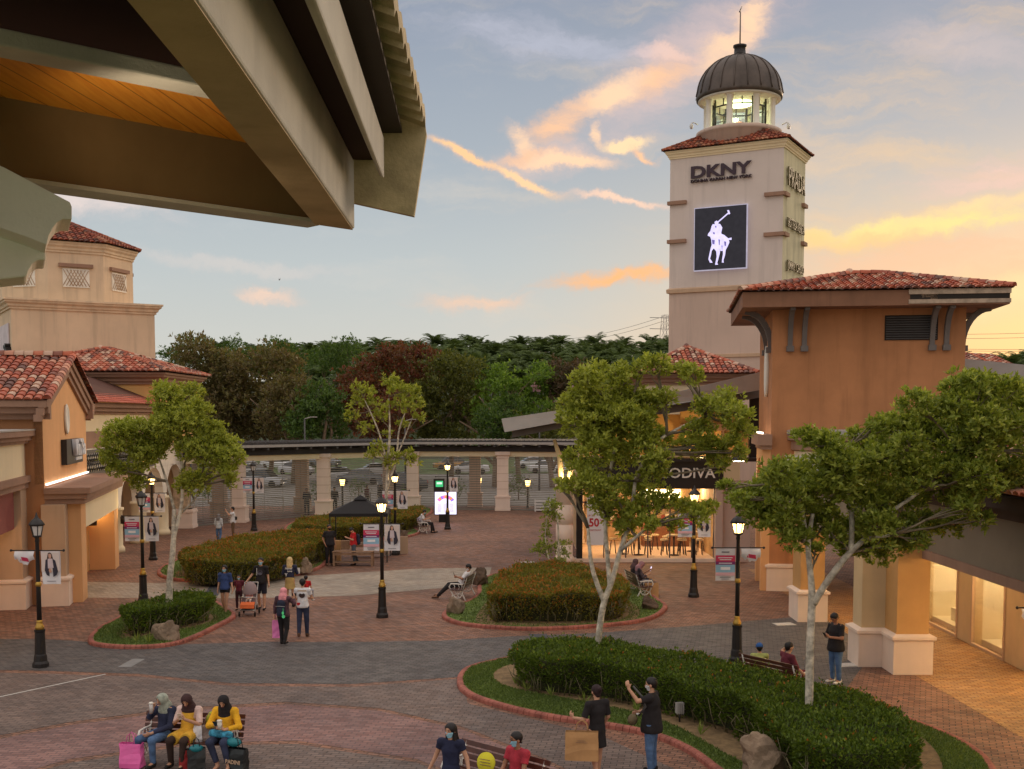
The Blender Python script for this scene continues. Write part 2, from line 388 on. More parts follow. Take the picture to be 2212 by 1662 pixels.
m_shingle = mat('red_shingle', s(196, 104, 80), rough=.8, island=SHN)
def tile_plane(mb, p0, p1, p2, p3, w=.26, dt=.38, mi=0, flat=False, R_=None):
    p0, p1, p2, p3 = map(Vector, (p0, p1, p2, p3)); rnd = R_ or random.Random(5)
    e = (p1-p0); L = e.length; e.normalize(); n = e.cross(p3-p0).normalized()
    if n.z < 0: n = -n
    sd = n.cross(e)
    if sd.z < 0: sd = -sd
    H = (p3-p0).dot(sd); a3 = (p3-p0).dot(e); a2 = (p2-p0).dot(e)
    mb.add([p0, p1, p2, p3] if (p2-p3).length > .01 else [p0, p1, p3], [(0, 1, 2, 3)] if (p2-p3).length > .01 else [(0, 1, 2)], 1)
    nr = max(1, int(H/dt))
    for r in range(nr+1):
        t = r*dt-.04
        if t > H-.08: break
        f = min(max(t/H, 0), 1); xl = a3*f; xr = L+(a2-L)*f
        k0 = math.ceil((xl+w*.3)/w); k1 = int((xr-w*.3)/w)
        ln = min(dt*1.15, H-t+.06)
        for k in range(k0, k1+1):
            x = k*w; r0 = w*.46*(1+rnd.uniform(-.05, .05)); vs = []; ns = 4 if not flat else 1
            jx = rnd.uniform(-.008, .008)
            for (tt, rr, hh) in ((t, r0, .035), (t+ln, r0*.86, .0)):
                for j in range(ns+1):
                    a = math.pi*j/ns
                    vs.append(p0+e*(x+jx-rr*math.cos(a))+sd*tt+n*(.01+hh+(rr*.62*math.sin(a) if not flat else .01)))
            fs = [(j, j+1, ns+2+j, ns+1+j) for j in range(ns)]
            if not flat: fs.append(tuple(range(ns+1)))
            else: 
                q = [v-n*.04 for v in vs[:2]]; vs += q; fs.append((0, 1, 5, 4))
            mb.add(vs, fs, mi, not flat)
def ridge(mb, a, b, r=.13, mi=0, st=.34):
    a, b = Vector(a), Vector(b); d = b-a; n = max(1, int(d.length/st)); sdv = d.cross(Vector((0, 0, 1))).normalized(); up = sdv.cross(d).normalized()
    if up.z < 0: up = -up
    for i in range(n):
        q0 = a+d*(i/n); q1 = a+d*((i+1.12)/n); vs = []
        for q, rr in ((q0, r*1.08), (q1, r*.92)):
            for j in range(6):
                t = math.pi*j/5; vs.append(q+sdv*(rr*math.cos(t))+up*(rr*math.sin(t)))
        mb.add(vs, [(j, j+1, 7+j, 6+j) for j in range(5)]+[tuple(range(6)), tuple(range(6, 12))], mi, True)
def hip_roof(name, corners, apexes, ze, za, parent, mt=None, w=.26, flat=False, planes=(0, 1, 2, 3), dt=.38):
    """corners: 4 xy ccw; apexes: two xy (equal for a pyramid): faces 0 and 2 are the long sides"""
    c = [Vector((p[0], p[1], ze)) for p in corners]; a, b = (Vector((p[0], p[1], za)) for p in apexes); mb = MB()
    F = [(c[0], c[1], b, a), (c[1], c[2], b, b), (c[2], c[3], a, b), (c[3], c[0], a, a)]
    rr = random.Random(hash(len(name)) % 99)
    for i in planes: tile_plane(mb, *F[i], w=w, flat=flat, R_=rr, dt=dt)
    for i in range(4): ridge(mb, c[i]+Vector((0, 0, .05)), (a if i in (0, 3) else b)+Vector((0, 0, .07)))
    if (a-b).length > .1: ridge(mb, a+Vector((0, 0, .07)), b+Vector((0, 0, .07)))
    mb.ball((a.x, a.y, a.z+.12), .16, 0, 8)
    return mb.build(name, [mt or m_tile, m_tilebase], parent)
def ringm(mb, poly, prof, mi=0):         # cornice: profile (out, z) swept round a closed polygon (ccw)
    n = len(poly); P2 = [Vector(p) for p in poly]; offs = []
    for i in range(n):
        a = (P2[i]-P2[i-1]).normalized(); b = (P2[(i+1) % n]-P2[i]).normalized()
        na = Vector((a.y, -a.x)); nb = Vector((b.y, -b.x)); m_ = (na+nb); m_ = m_/max(m_.dot(na), .2)
        offs.append(m_)
    vs = []
    for o_, z in prof:
        for i in range(n): q = P2[i]+offs[i]*o_; vs.append((q.x, q.y, z))
    k = len(prof); fs = []
    for j in range(k-1):
        for i in range(n): i2 = (i+1) % n; fs.append((j*n+i, j*n+i2, (j+1)*n+i2, (j+1)*n+i))
    mb.add(vs, fs, mi)
def corn(z0, z1, out):                   # a stepped classical cornice profile
    h = z1-z0
    return [(.0, z0), (out*.22, z0), (out*.22, z0+h*.18), (out*.42, z0+h*.24), (out*.5, z0+h*.45), (out*.8, z0+h*.62), (out*.84, z0+h*.8), (out, z0+h*.82), (out, z1), (0, z1)]

# ================================================================ clock-less shopping tower
def R2(o, d, n_):                        # local (along d, along n) -> xy
    return lambda a, b: (o[0]+d[0]*a+n_[0]*b, o[1]+d[1]*a+n_[1]*b)
T = thing('shopping_tower', (17.42, 75, 0), 0, 'tall pale square tower with a dark ribbed dome and a lit rider panel', 'tower')
TW = 7.7; dL = (-.881, .4726); dR = (.4726, .881)          # front runs along dL, side along dR from the near corner
def tl(a, b): return (dL[0]*a+dR[0]*b, dL[1]*a+dR[1]*b)
TD = 5.5
sq = lambda o: [tl(-o, -o), tl(-o, TD+o), tl(TW+o, TD+o), tl(TW+o, -o)]
ztop = P(1683, 301, 75).z; zband = P(1683, 617, 75).z; zb2 = 10.3
mb = MB(); p_ = sq(0); mb.prism(p_, 0, zband); mb.build('lower_shaft', m_tower, T)
mb = MB(); mb.prism(p_, zband, ztop-.1)
o = mb.build('upper_shaft', [m_towerU, m_towerS], T)
# the side towards the sunset is streaked with moss
for po in o.data.polygons:
    c = po.center; nrm = po.normal
    if abs(nrm.z) < .5 and abs(nrm.x*dR[0]+nrm.y*dR[1]) < .5 and (c.x*dL[0]+c.y*dL[1]) < 1: po.material_index = 1
mb = MB(); ringm(mb, sq(0), [(0, zband-.18), (.14, zband-.14), (.16, zband+.1), (0, zband+.2)]); ringm(mb, sq(0), [(0, zb2), (.1, zb2+.02), (.1, zb2+.22), (0, zb2+.25)])
mb.build('string_course', m_trimL, T)
mb = MB(); ringm(mb, sq(0), corn(ztop-.5, ztop, .3)); mb.build('cornice', m_cream, T)
mb = MB()
for zz in (P(1683, 418, 75).z, P(1683, 505, 75).z):
    for (a, b) in ((-.12, -.1), (TW-1.2, -.1)):
        x0 = tl(a+.66, b+.02); mb.box((x0[0], x0[1], zz), (1.32, .28, .24), math.atan2(dL[1], dL[0])); mb.build('corner_block', m_trim, T); mb = MB()
    for (a, b) in ((-.1, -.1), (-.1, TD-.9)):
        x0 = tl(a+.02, b+.5); mb.box((x0[0], x0[1], zz), (.98, .28, .24), math.atan2(dR[1], dR[0])); mb.build('corner_block', m_trim, T); mb = MB()

zr = ztop+.02; e_ = .42; cc = tl(TW/2, TD/2); rr0 = 2.75
mb = MB(); cs = [Vector((*q, zr)) for q in sq(e_)]; ap = Vector((*cc, zr+2.0)); rnd = random.Random(3)
for i in range(4): tile_plane(mb, cs[(i+1) % 4], cs[i], ap, ap, w=.3, R_=rnd); ridge(mb, cs[i], ap, .16)
mb.build('tile_roof', [m_tile2, m_tilebase], T)
zd = P(1594, 292, 80).z-.2; zw = P(1594, 263, 76.4).z; ze = P(1594, 192, 76.4).z; zt = P(1594, 122, 79.2).z
rD = 2.8
mb = MB(); mb.lathe([(rD-.1, zr+.2), (rD-.1, zw-.35), (rD+.05, zw-.3), (rD+.05, zw-.08), (rD-.15, zw), (.5, zw+.02)], 40, (*cc, 0)); mb.build('drum', m_tower, T)
for k in range(8):
    mb = MB(); a = 2*math.pi*(k+.28)/8+.1; x = cc[0]+math.cos(a)*(rD-.55); y = cc[1]+math.sin(a)*(rD-.55)
    mb.lathe([(.26, 0), (.26, .1), (.21, .16), (.21, ze-zw-.25), (.26, ze-zw-.2), (.28, ze-zw)], 12, (x, y, zw)); mb.build('lantern_column', m_white, T)
mb = MB(); mg = MB(); ri = rD-1.0
for k in range(8):
    a0 = 2*math.pi*(k+.28)/8+.1; a1 = 2*math.pi*(k+1.28)/8+.1
    q0 = Vector((cc[0]+ri*math.cos(a0), cc[1]+ri*math.sin(a0), zw)); q1 = Vector((cc[0]+ri*math.cos(a1), cc[1]+ri*math.sin(a1), zw))
    hh = ze-zw
    mb.tube([q0, q0+Vector((0, 0, hh))], .07, 6)
    mid = (q0+q1)/2
    for z_ in (.04, hh*.72, hh-.04): mb.tube([q0+Vector((0, 0, z_)), q1+Vector((0, 0, z_))], .05, 5)
    mb.tube([mid+Vector((0, 0, hh*.72)), mid+Vector((0, 0, hh))], .04, 5)
    mg.add([q0+Vector((0, 0, .05)), q1+Vector((0, 0, .05)), q1+Vector((0, 0, hh)), q0+Vector((0, 0, hh))], [(0, 1, 2, 3)])
fr = mb.build('window_frame', m_black, T)
def clearglass(name, col=(1, 1, 1), rough=.02, k=.12):
    if name in MATS: return MATS[name]
    m_ = bpy.data.materials.new(name); m_.use_nodes = True; t = m_.node_tree; h = NG(t); t.nodes.clear()
    tr = h.n('ShaderNodeBsdfTransparent'); tr.inputs[0].default_value = (*col, 1)
    gl = h.n('ShaderNodeBsdfGlossy'); gl.inputs['Roughness'].default_value = rough
    lw = h.n('ShaderNodeLayerWeight'); lw.inputs[0].default_value = .25
    cc_ = h.n('ShaderNodeTexCoord').outputs['Object']; nn = h.noise(cc_, 2, 2)
    f = h.m('ADD', h.m('MULTIPLY', lw.outputs['Fresnel'], .6), h.m('MULTIPLY', nn.outputs[0], k))
    mx = h.n('ShaderNodeMixShader'); h.l(f, mx.inputs[0]); h.l(tr.outputs[0], mx.inputs[1]); h.l(gl.outputs[0], mx.inputs[2])
    o_ = h.n('ShaderNodeOutputMaterial'); h.l(mx.outputs[0], o_.inputs[0]); MATS[name] = m_; return m_
m_clear = clearglass('clear_glass')
mg.build('lantern_glass', clearglass('lantern_glass_tint', (.93, .97, .86)), T)
mb = MB(); mb.lathe([(ri*.62, zw+.01), (ri*.62, zw+.03)], 20, (*cc, 0)); mb.lathe([(rD-.2, ze-.12), (rD-.05, ze-.1), (rD-.05, ze), (.4, ze+.02)], 40, (*cc, 0)); 
mb.build('lantern_ceiling', m_white, T)
mb = MB(); mb.lathe([(.8, ze-.3), (.85, ze-.28), (.85, ze-.18), (.8, ze-.16)], 16, (*cc, 0)); mb.build('lantern_lamp', emis('lantern_lamp', s(238, 250, 190), 5), T)
point((cc[0], cc[1], ze-.5), 130, (.93, 1, .62), .4, T)
m_dome = mat('weathered_copper_dome', s(88, 78, 72), rough=.5, metal=.3, var=.25, scale=.9, stain=.4)
hd = zt-ze; prof = [(rD*.98, ze+.0), (rD+.06, ze+.02), (rD+.08, ze+.25)]
for i in range(1, 15):
    t = i/14*math.pi/2; prof.append((max((rD+.02)*math.cos(t)**.92, .3), ze+.3+(hd-.3)*math.sin(t)))
mb = MB(); mb.lathe(prof, 48, (*cc, 0)); dm = mb.build('dome', m_dome, T)
mb = MB()
for k in range(20):
    a = 2*math.pi*k/20; mb.tube([(cc[0]+(r+.03)*math.cos(a), cc[1]+(r+.03)*math.sin(a), z) for r, z in prof[2:]], .045, 4)
mb.build('rib', m_dome, dm)
mb = MB(); mb.lathe([(.62, zt-.06), (.62, zt+.05), (.4, zt+.12), (.38, zt+.55), (.46, zt+.6), (.46, zt+.72), (.12, zt+.78)], 16, (*cc, 0)); mb.tube([(cc[0], cc[1], zt+.7), (cc[0], cc[1], zt+2.9)], [.05, .035], 6)
mb.tube([(cc[0]-.05, cc[1], zt+2.9), (cc[0]+.1, cc[1], zt+3.3)], [.06, .015], 5); mb.build('finial', m_black, T)
for sg in (-1, 1):
    mb = MB(); x = cc[0]+sg*(rD+.02); mb.tube([(x, cc[1]-.4, zw+.4), (x+sg*.3, cc[1]-.4, zw+.55), (x+sg*.45, cc[1]-.4, zw+.5)], .04, 5)
    mb.ball((x+sg*.45, cc[1]-.4, zw+.3), (.13, .13, .2)); mb.build('security_camera', m_lampoff, T)
# lettering on the front, read left to right: from the far end towards the near corner
rgt = (-dL[0], -dL[1]); nF = (dL[1]*1.0, -dL[0]*1.0)
nF = (-dR[0], -dR[1])
def fr_pt(u, v, off=.1):                 # point on the front plane (world), for measuring
    d = ray(u, v); o0 = Vector((17.42, 75)); n2 = Vector(dR); t = (o0.dot(n2))/(d.x*n2.x+d.y*n2.y)
    w = Vector((d.x*t, d.y*t, CH+d.z*t)); return w-Vector((dR[0], dR[1], 0))*off
m_letter = mat('dark_sign_letter', s(58, 38, 50), rough=.4)
def lab(body, u0, u1, v, hpx, mm, bold=0.0, off=.12, depth=.12, glow=False):
    a = fr_pt(u0, v[0], off); b = fr_pt(u1, v[1], off); w = (b-a).length; c = (a+b)/2
    h_ = hpx/FP*76*1.0
    o_ = text(body, 1.0, mm, None, Matrix.Identity(4), depth/h_*.7, bold=bold)
    x0 = min(v_.co.x for v_ in o_.data.vertices); x1 = max(v_.co.x for v_ in o_.data.vertices)
    y0 = min(v_.co.y for v_ in o_.data.vertices); y1 = max(v_.co.y for v_ in o_.data.vertices)
    Mx = wallM(c-T.location, (rgt[0], rgt[1], 0)) @ Matrix.Diagonal((w/(x1-x0), h_/(y1-y0), 1, 1)) @ Matrix.Translation((-(x0+x1)/2, -(y0+y1)/2, 0))
    o_.parent = T; o_.matrix_local = Mx; return o_
lab('DKNY', 1494, 1625, (373.5, 361.5), 26, m_letter, bold=.035, depth=.07)
lab('DONNA KARAN NEW YORK', 1494, 1625, (392, 381.5), 6.5, m_letter, bold=0, depth=.05)
m_letter2 = mat('bronze_sign_letter', s(104, 96, 70), rough=.5)
def side_lab(body, v0, v1, hgt, sp=1.0):
    # on the side wall, read from the near corner away
    z = (P(1683, v0, 75).z+P(1683, v1, 75).z)/2; c = tl(-.14, TD*.5)
    o_ = text(body, 1.0, m_letter2, None, Matrix.Identity(4), .12, bold=.006)
    x0 = min(v_.co.x for v_ in o_.data.vertices); x1 = max(v_.co.x for v_ in o_.data.vertices)
    y0 = min(v_.co.y for v_ in o_.data.vertices); y1 = max(v_.co.y for v_ in o_.data.vertices)
    o_.parent = T; o_.matrix_local = wallM((c[0], c[1], z), (dR[0], dR[1], 0)) @ Matrix.Diagonal((4.2/(x1-x0), hgt/(y1-y0), 1, 1)) @ Matrix.Translation((-(x0+x1)/2, -(y0+y1)/2, 0))
side_lab('PRADA', 352, 400, 1.2); side_lab('BOTTEGA VENETA', 465, 488, .62); side_lab('JIMMY CHOO', 560, 582, .75)
# lit panel with rider emblem
q = [fr_pt(1503, 587, .14), fr_pt(1615, 579, .14), fr_pt(1617, 444, .14), fr_pt(1503, 452, .14)]
q = [p-T.location for p in q]; nn = Vector((-dR[0], -dR[1], 0))
cx_ = sum(q, Vector())/4; wS = (q[1]-q[0]).length; hS = ((q[3]-q[0]).length+(q[2]-q[1]).length)/2
ex = Vector((rgt[0], rgt[1], 0)); ez = Vector((0, 0, 1)); cen = cx_
def sp(a, b, o=0): return cen+ex*(a*wS/2)+ez*(b*hS/2)+nn*o
mb = MB(); mb.ext([sp(-1.02, -1.02), sp(1.02, -1.02), sp(1.02, 1.02), sp(-1.02, 1.02)], nn*.16)
sc_ = mb.build('emblem_screen', emis('screen_rim', s(205, 196, 215), .55), T)
mb = MB(); mb.ext([sp(-.99, -.99, .17), sp(.99, -.99, .17), sp(.99, .99, .17), sp(-.99, .99, .17)], nn*.01); mb.build('screen_face', emis('screen_face', s(46, 44, 48), 1.0), sc_)
# emblem traced in screen coordinates (0..1 from the left, 0..1 from the top)
EM = [
 [(.33,.32),(.42,.36),(.48,.42),(.58,.46),(.66,.52),(.68,.58),(.65,.64),(.61,.7),(.60,.78),(.57,.86),(.575,.9),(.54,.895),(.545,.84),(.56,.76),(.555,.70),(.50,.66),(.50,.74),(.47,.84),(.45,.90),(.47,.925),(.41,.925),(.42,.88),(.44,.80),(.43,.71),(.38,.66),(.34,.70),(.33,.76),(.31,.82),(.35,.87),(.36,.89),(.31,.885),(.28,.83),(.30,.74),(.32,.66),(.34,.60),(.33,.52),(.31,.47),(.26,.45),(.27,.42),(.31,.38)],
 [(.37,.29),(.42,.26),(.50,.28),(.54,.34),(.52,.42),(.55,.5),(.56,.6),(.55,.71),(.51,.71),(.49,.6),(.46,.5),(.42,.42),(.38,.36)],
 [(.39,.24),(.43,.22),(.47,.25),(.45,.29),(.40,.29)],
 [(.33,.31),(.36,.27),(.41,.29),(.40,.33),(.35,.34)],
 [(.44,.245),(.455,.26),(.66,.125),(.645,.11)],
 [(.63,.07),(.665,.07),(.69,.13),(.66,.14)],
 [(.64,.52),(.72,.51),(.72,.545),(.66,.545)],
]
m_em = emis('emblem_white', s(216, 206, 250), 1.0); mb = MB()
for i, pl in enumerate(EM):
    mb.ext([sp(2*a-1, 1-2*b, .185+.003*i) for a, b in pl], nn*.012)
mb.build('emblem', m_em, sc_)
mb = MB(); m_em2 = emis('emblem_shade', s(120, 106, 170), .8)
for a, b, c_, d in ((.40,.30,.43,.34), (.345,.52,.40,.60), (.47,.52,.5,.62), (.58,.56,.62,.64), (.36,.40,.40,.44), (.53,.62,.55,.7)):
    mb.ext([sp(2*a-1, 1-2*b, .21), sp(2*c_-1, 1-2*b-.02, .21), sp(2*c_-1-.01, 1-2*d, .21), sp(2*a-1+.02, 1-2*d+.02, .21)], nn*.004)
mb.build('emblem_shading', m_em2, sc_)

# ================================================================ orange block on the right
d8 = (math.cos(-.14), math.sin(-.14)); n8 = (-d8[1], d8[0])       # along the front, and away
OB = thing('orange_building', (9.45, 42, 0), -.14, 'orange stucco block with a brown tiled hip roof, curved brackets and a vent', 'building')
bw, bd = 6.7, 6.2
mb = MB(); mb.bb(0, bw, 0, bd, 2.9, 10.35); mb.build('wall', m_orange, OB)
for y_ in (-.003, 4.2): mb = MB(); mb.bb(0, .95, y_, y_+.95, .9, 2.9); mb.build('corner_pier', m_orange, OB)
def colbase(mb, x0, x1, y0, y1, h=.98, g_=.09, zb=0):
    mb.bb(x0-g_, x1+g_, y0-g_, y1+g_, zb, zb+h-.14)
    ringm(mb, [(x0, y0), (x1, y0), (x1, y1), (x0, y1)], [(g_, zb+h-.14), (g_+.06, zb+h-.10), (g_+.06, zb+h-.03), (g_*.4, zb+h+.02), (-.02, zb+h+.03)])
mb = MB(); colbase(mb, 0, .95, 0, .95); mb.build('pier_base', m_base, OB)
mb = MB(); ov = 1.15
mb.bb(-ov, bw+ov, -ov, bd+ov, 10.25, 10.78); mb.build('eave_fascia', mat('eave_brown', s(140, 100, 76), var=.15, stain=.5, scale=.7), OB)
mb = MB(); mb.bb(bw-2.2, bw+ov+.03, -ov-.04, -ov+.1, 10.3, 10.44); mb.bb(bw-2.2, bw+ov+.03, -ov-.04, -ov+.1, 10.62, 10.8); mb.build('broken_fascia_board', mat('bare_board', s(176, 156, 136), var=.25, scale=3), OB)
mb = MB(); mb.bb(bw-2.15, bw+ov-.02, -ov-.012, -ov+.1, 10.45, 10.61); mb.build('fascia_gap', m_int, OB)
mb = MB(); mb.ext([(4.9, -ov-.006, 10.74), (5.5, -ov-.006, 10.78), (5.45, -ov-.006, 10.4), (5.25, -ov-.006, 10.4), (5.22, -ov-.006, 10.52), (4.95, -ov-.006, 10.5)], (0, -.006, 0)); mb.build('peeled_paint_patch', m_trimL, OB)
hip_roof('tile_roof', [(-ov-.1, -ov-.1), (bw+ov+.1, -ov-.1), (bw+ov+.1, bd+ov+.1), (-ov-.1, bd+ov+.1)], [(3.1, bd/2), (4.3, bd/2)], 10.8, 11.8, OB)
def bracket(mb, x, y, dx, dy, w=.17, h=1.35, r=.95):   # curved bracket leaving a wall point along dx,dy
    pts = [Vector((x+dx*(r*(1-math.cos(t))), y+dy*(r*(1-math.cos(t))), 10.25-h+h*math.sin(t))) for t in [i/8*math.pi/2 for i in range(9)]]
    pr = Vector((-dy, dx, 0))
    for i in range(8):
        a, b = pts[i], pts[i+1]; t = (b-a).normalized(); n_ = t.cross(pr).normalized()*.1
        mb.ext([a-pr*w/2-n_, a-pr*w/2+n_, b-pr*w/2+n_, b-pr*w/2-n_], pr*w)
    a = pts[0]; mb.box((a.x+dx*.05, a.y+dy*.05, a.z-.06), (.26, .26, .2), math.atan2(dy, dx))
for (x, y, dx, dy) in ((.62, 0, 0, -1), (1.12, 0, 0, -1), (bw-1.15, 0, 0, -1), (bw-.66, 0, 0, -1), (0, .7, -1, 0), (0, 2.6, -1, 0), (bw, .5, 1, 0), (bw, 2.4, 1, 0)):
    mb = MB(); bracket(mb, x, y, dx, dy); mb.build('bracket', mat('bracket_grey', s(112, 104, 100), rough=.6), OB)
mb = MB(); mb.bb(3.92, 5.74, -.05, .04, 9.12, 10.0); vf = mb.build('vent', m_int, OB)
mb = MB()
for i in range(10): mb.box((4.83, -.07, 9.17+i*.085), (1.74, .05, .03), 0, 0, 0, .5)
mb.build('louvre', m_greyd, vf)
mb = MB(); mb.lathe([(.001, -.05), (.52, -.05), (.6, 0), (.6, .08), (.5, .1), (.001, .1)], 24); o = mb.build('round_medallion', m_white, OB); o.rotation_euler = (0, -math.pi/2, 0); o.scale = (1.6, .8, 1); o.location = (-.02, 1.9, 8.1)
mb = MB(); mb.bb(-.5, .02, -.3, 3.2, 5.35, 5.75); mb.bb(-.35, .02, -.2, 3.0, 5.2, 5.35); mb.build('side_ledge', m_trim, OB)
mb = MB(); mb.bb(-.32, -.3+.02, -.1, 2.9, 5.76, 5.83); mb.build('ledge_light', emis('cove_light', s(255, 236, 210), 3), OB)
mb = MB()
for (y0, y1) in ((.0, .5), (2.5, 3.0)): mb.bb(-.3, 0, y0, y1, 0, 5.2)
mb.add([], []); 
for i in range(8):
    a0 = math.pi*i/8; a1 = math.pi*(i+1)/8
    mb.ext([(-.3, 1.5-1.0*math.cos(a0), 3.9+1.0*math.sin(a0)), (-.3, 1.5-1.0*math.cos(a1), 3.9+1.0*math.sin(a1)), (-.3, 1.5-1.0*math.cos(a1), 5.2), (-.3, 1.5-1.0*math.cos(a0), 5.2)], (.3, 0, 0))
mb.build('arch_surround', m_orangeL, OB)
# curved cream bay under it
mb = MB(); bay = []
for i in range(25):
    a = math.radians(180+i*180/24); bay.append((4.9+4.1*math.cos(a), .3+2.6*math.sin(a)))
poly = bay+[(9, 3), (.8, 3)]
mb.prism(poly, 3.1, 5.6); mb.build('curved_bay', m_cream, OB)
mb = MB(); ringm(mb, poly, [(0, 5.15), (.12, 5.2), (.12, 5.5), (.25, 5.55), (.25, 5.72), (0, 5.74)]); mb.build('bay_ledge', m_trim, OB)
mb = MB(); ringm(mb, poly, [(.0, 5.745), (.27, 5.75), (.27, 5.9), (0, 5.95)]); mb.add([(x, y, 5.93) for x, y in poly], [tuple(range(len(poly)))]); mb.build('bay_coping', m_grey, OB)
mb = MB(); mb.ext([(.55, -.25, 4.3), (1.7, -1.6, 4.3), (1.75, -1.75, 5.0), (.5, -.35, 5.0)], (-.05, -.05, 0)); mb.build('bay_window_blind', m_lampoff, OB)

# right-hand arcade with shops, running towards the camera
AR = thing('arcade_building', (0, 0, 0), 0, 'grey arcade building with lit shop windows behind wide square piers', 'building')
m_arc = mat('stucco_grey_green', s(136, 122, 104), var=.05, **STUC)
m_pier = mat('stucco_ochre', s(198, 152, 96), var=.05, stain=.1, **STUC)
m_pierL = mat('stucco_pale_ochre', s(206, 180, 140), var=.05, stain=.1, **STUC)
mb = MB(); mb.bb(10.2, 10.5, 18, 31.2, 2.93, 4.3); mb.bb(9.3, 9.6, 31.2, 42, 2.93, 4.0); mb.bb(9.6, 10.2, 31.05, 31.2, 2.93, 4.3); mb.build('fascia', m_arc, AR)
mb = MB(); mb.bb(10.14, 10.2, 18, 31.2, 2.9, 3.12); mb.build('fascia_trim', m_trim, AR)
mb = MB(); mb.bb(10.0, 18, 18, 36, 4.31, 4.45); mb.bb(9.5, 18, 18, 31.6, 4.6, 4.85); mb.bb(9.9, 18, 18, 31.4, 4.45, 4.6); mb.bb(9.3, 16, 31.6, 41.5, 4.0, 4.3); mb.build('eave', mat('eave_dark', s(70, 48, 38)), AR)
mb = MB(); tile_plane(mb, (9.4, 18, 4.9), (9.4, 31.6, 4.9), (16, 31.6, 6.2), (16, 18, 6.2), w=.3); mb.build('tile_roof', [m_tile, m_tilebase], AR)
mb = MB(); mb.bb(10.5, 12.9, 18, 41.5, 3.3, 3.4); mb.bb(9.6, 10.5, 31.2, 41.5, 3.3, 3.4); mb.build('arcade_ceiling', mat('arcade_ceiling', s(150, 130, 110)), AR)
def pier(x0, x1, y0, y1, z=2.93, sides=m_pier):
    mb = MB(); mb.bb(x0, x1, y0, y1, .9, z+.4); p = mb.build('pier', sides, AR)
    mb = MB(); colbase(mb, x0, x1, y0, y1); mb.build('pier_base', m_base, p); return p
pier(9.55, 10.35, 28.25, 29.2); pier(8.95, 9.552, 29.15, 29.9, sides=m_pierL)
pier(9.0, 9.75, 35.6, 36.6); 
pier(10.3, 10.9, 42.5, 43.4, 2.6, m_pierL)
mb = MB(); mb.bb(8.95, 10.2, 29.9, 30.6, 2.93, 4.3); mb.build('pier_head', m_arc, AR)
mb = MB()
for (y0, y1) in ((28.2, 29.75), (31.95, 32.95), (35.75, 41.4)): mb.bb(12.9, 13.2, y0, y1, 0, 3.3)
mb.bb(12.9, 13.2, 18, 21.5, 0, 3.3); mb.bb(12.9, 13.2, 29.75, 35.75, 2.85, 3.3); mb.bb(12.9, 13.2, 21.5, 28.2, 2.85, 3.3); mb.build('shop_wall', m_pierL, AR)
m_shopin = mat('shop_white_wall', s(238, 226, 200), var=.03)
for (y0, y1) in ((29.75, 31.95), (32.95, 35.75), (21.5, 28.2)):
    mb = MB(); mb.bb(12.86, 12.96, y0, y0+.07, .06, 2.85); mb.bb(12.86, 12.96, y1-.07, y1, .06, 2.85); mb.bb(12.86, 12.96, y0, y1, 0, .08); mb.bb(12.86, 12.96, y0, y1, 2.78, 2.85)
    w_ = mb.build('shop_window', m_trimL, AR)
    mb = MB(); mb.bb(12.9, 12.91, y0+.07, y1-.07, .08, 2.78); mb.build('pane', m_clear, w_)
    mb = MB(); mb.bb(13.2, 14.6, y0, y1, -.02, .16); mb.bb(14.5, 14.6, y0, y1, .16, 3.0); mb.bb(13.2, 14.5, y0-.05, y0, .16, 3); mb.bb(13.2, 14.5, y1, y1+.05, .16, 3); mb.bb(13.5, 14.4, y0+.5, y1-.7, .16, .55); mb.bb(13.2, 14.6, y0, y1, 2.95, 3.05)
    for k in range(3): mb.bb(14.44, 14.499, y0+(k+1)*(y1-y0)/4, y0+(k+1)*(y1-y0)/4+.02, .2, 2.9)
    mb.build('display_interior', m_shopin, w_)
    mb = MB(); mb.bb(13.02, 13.12, y0+.1, y1-.1, 2.82, 2.9); mb.build('light_strip', emis('shop_strip', s(255, 226, 160), 12), w_)
    a = bpy.data.lights.new('window_light', 'AREA'); a.shape = 'RECTANGLE'; a.size = .5; a.size_y = y1-y0-.3; a.energy = 24*(y1-y0); a.color = (1, .76, .42)
    ao = bpy.data.objects.new('window_light', a); COL.objects.link(ao); ao.parent = AR; ao.location = (13.6, (y0+y1)/2, 2.9)
mb = MB(); mb.bb(13.15, 13.2, 29.9, 30.35, .5, 2.6); po = mb.build('red_poster', mat('poster_red', s(190, 60, 30)), AR)
mb = MB(); mb.ball((13.14, 30.1, 1.9), (.02, .14, .4), 0); mb.build('poster_flame', emis('poster_flame', s(255, 190, 60), 2.5), po)
for y in (22, 26, 30.5, 34.5, 38.5):
    mb = MB(); mb.lathe([(.1, 3.24), (.12, 3.27), (.12, 3.299)], 12, (11.6, y, 0)); l_ = mb.build('ceiling_lamp', emis('downlight', s(255, 200, 120), 8), AR); point((11.6, y, 3.1), 44 if y < 40 else 24, (1, .68, .36), .1, AR)

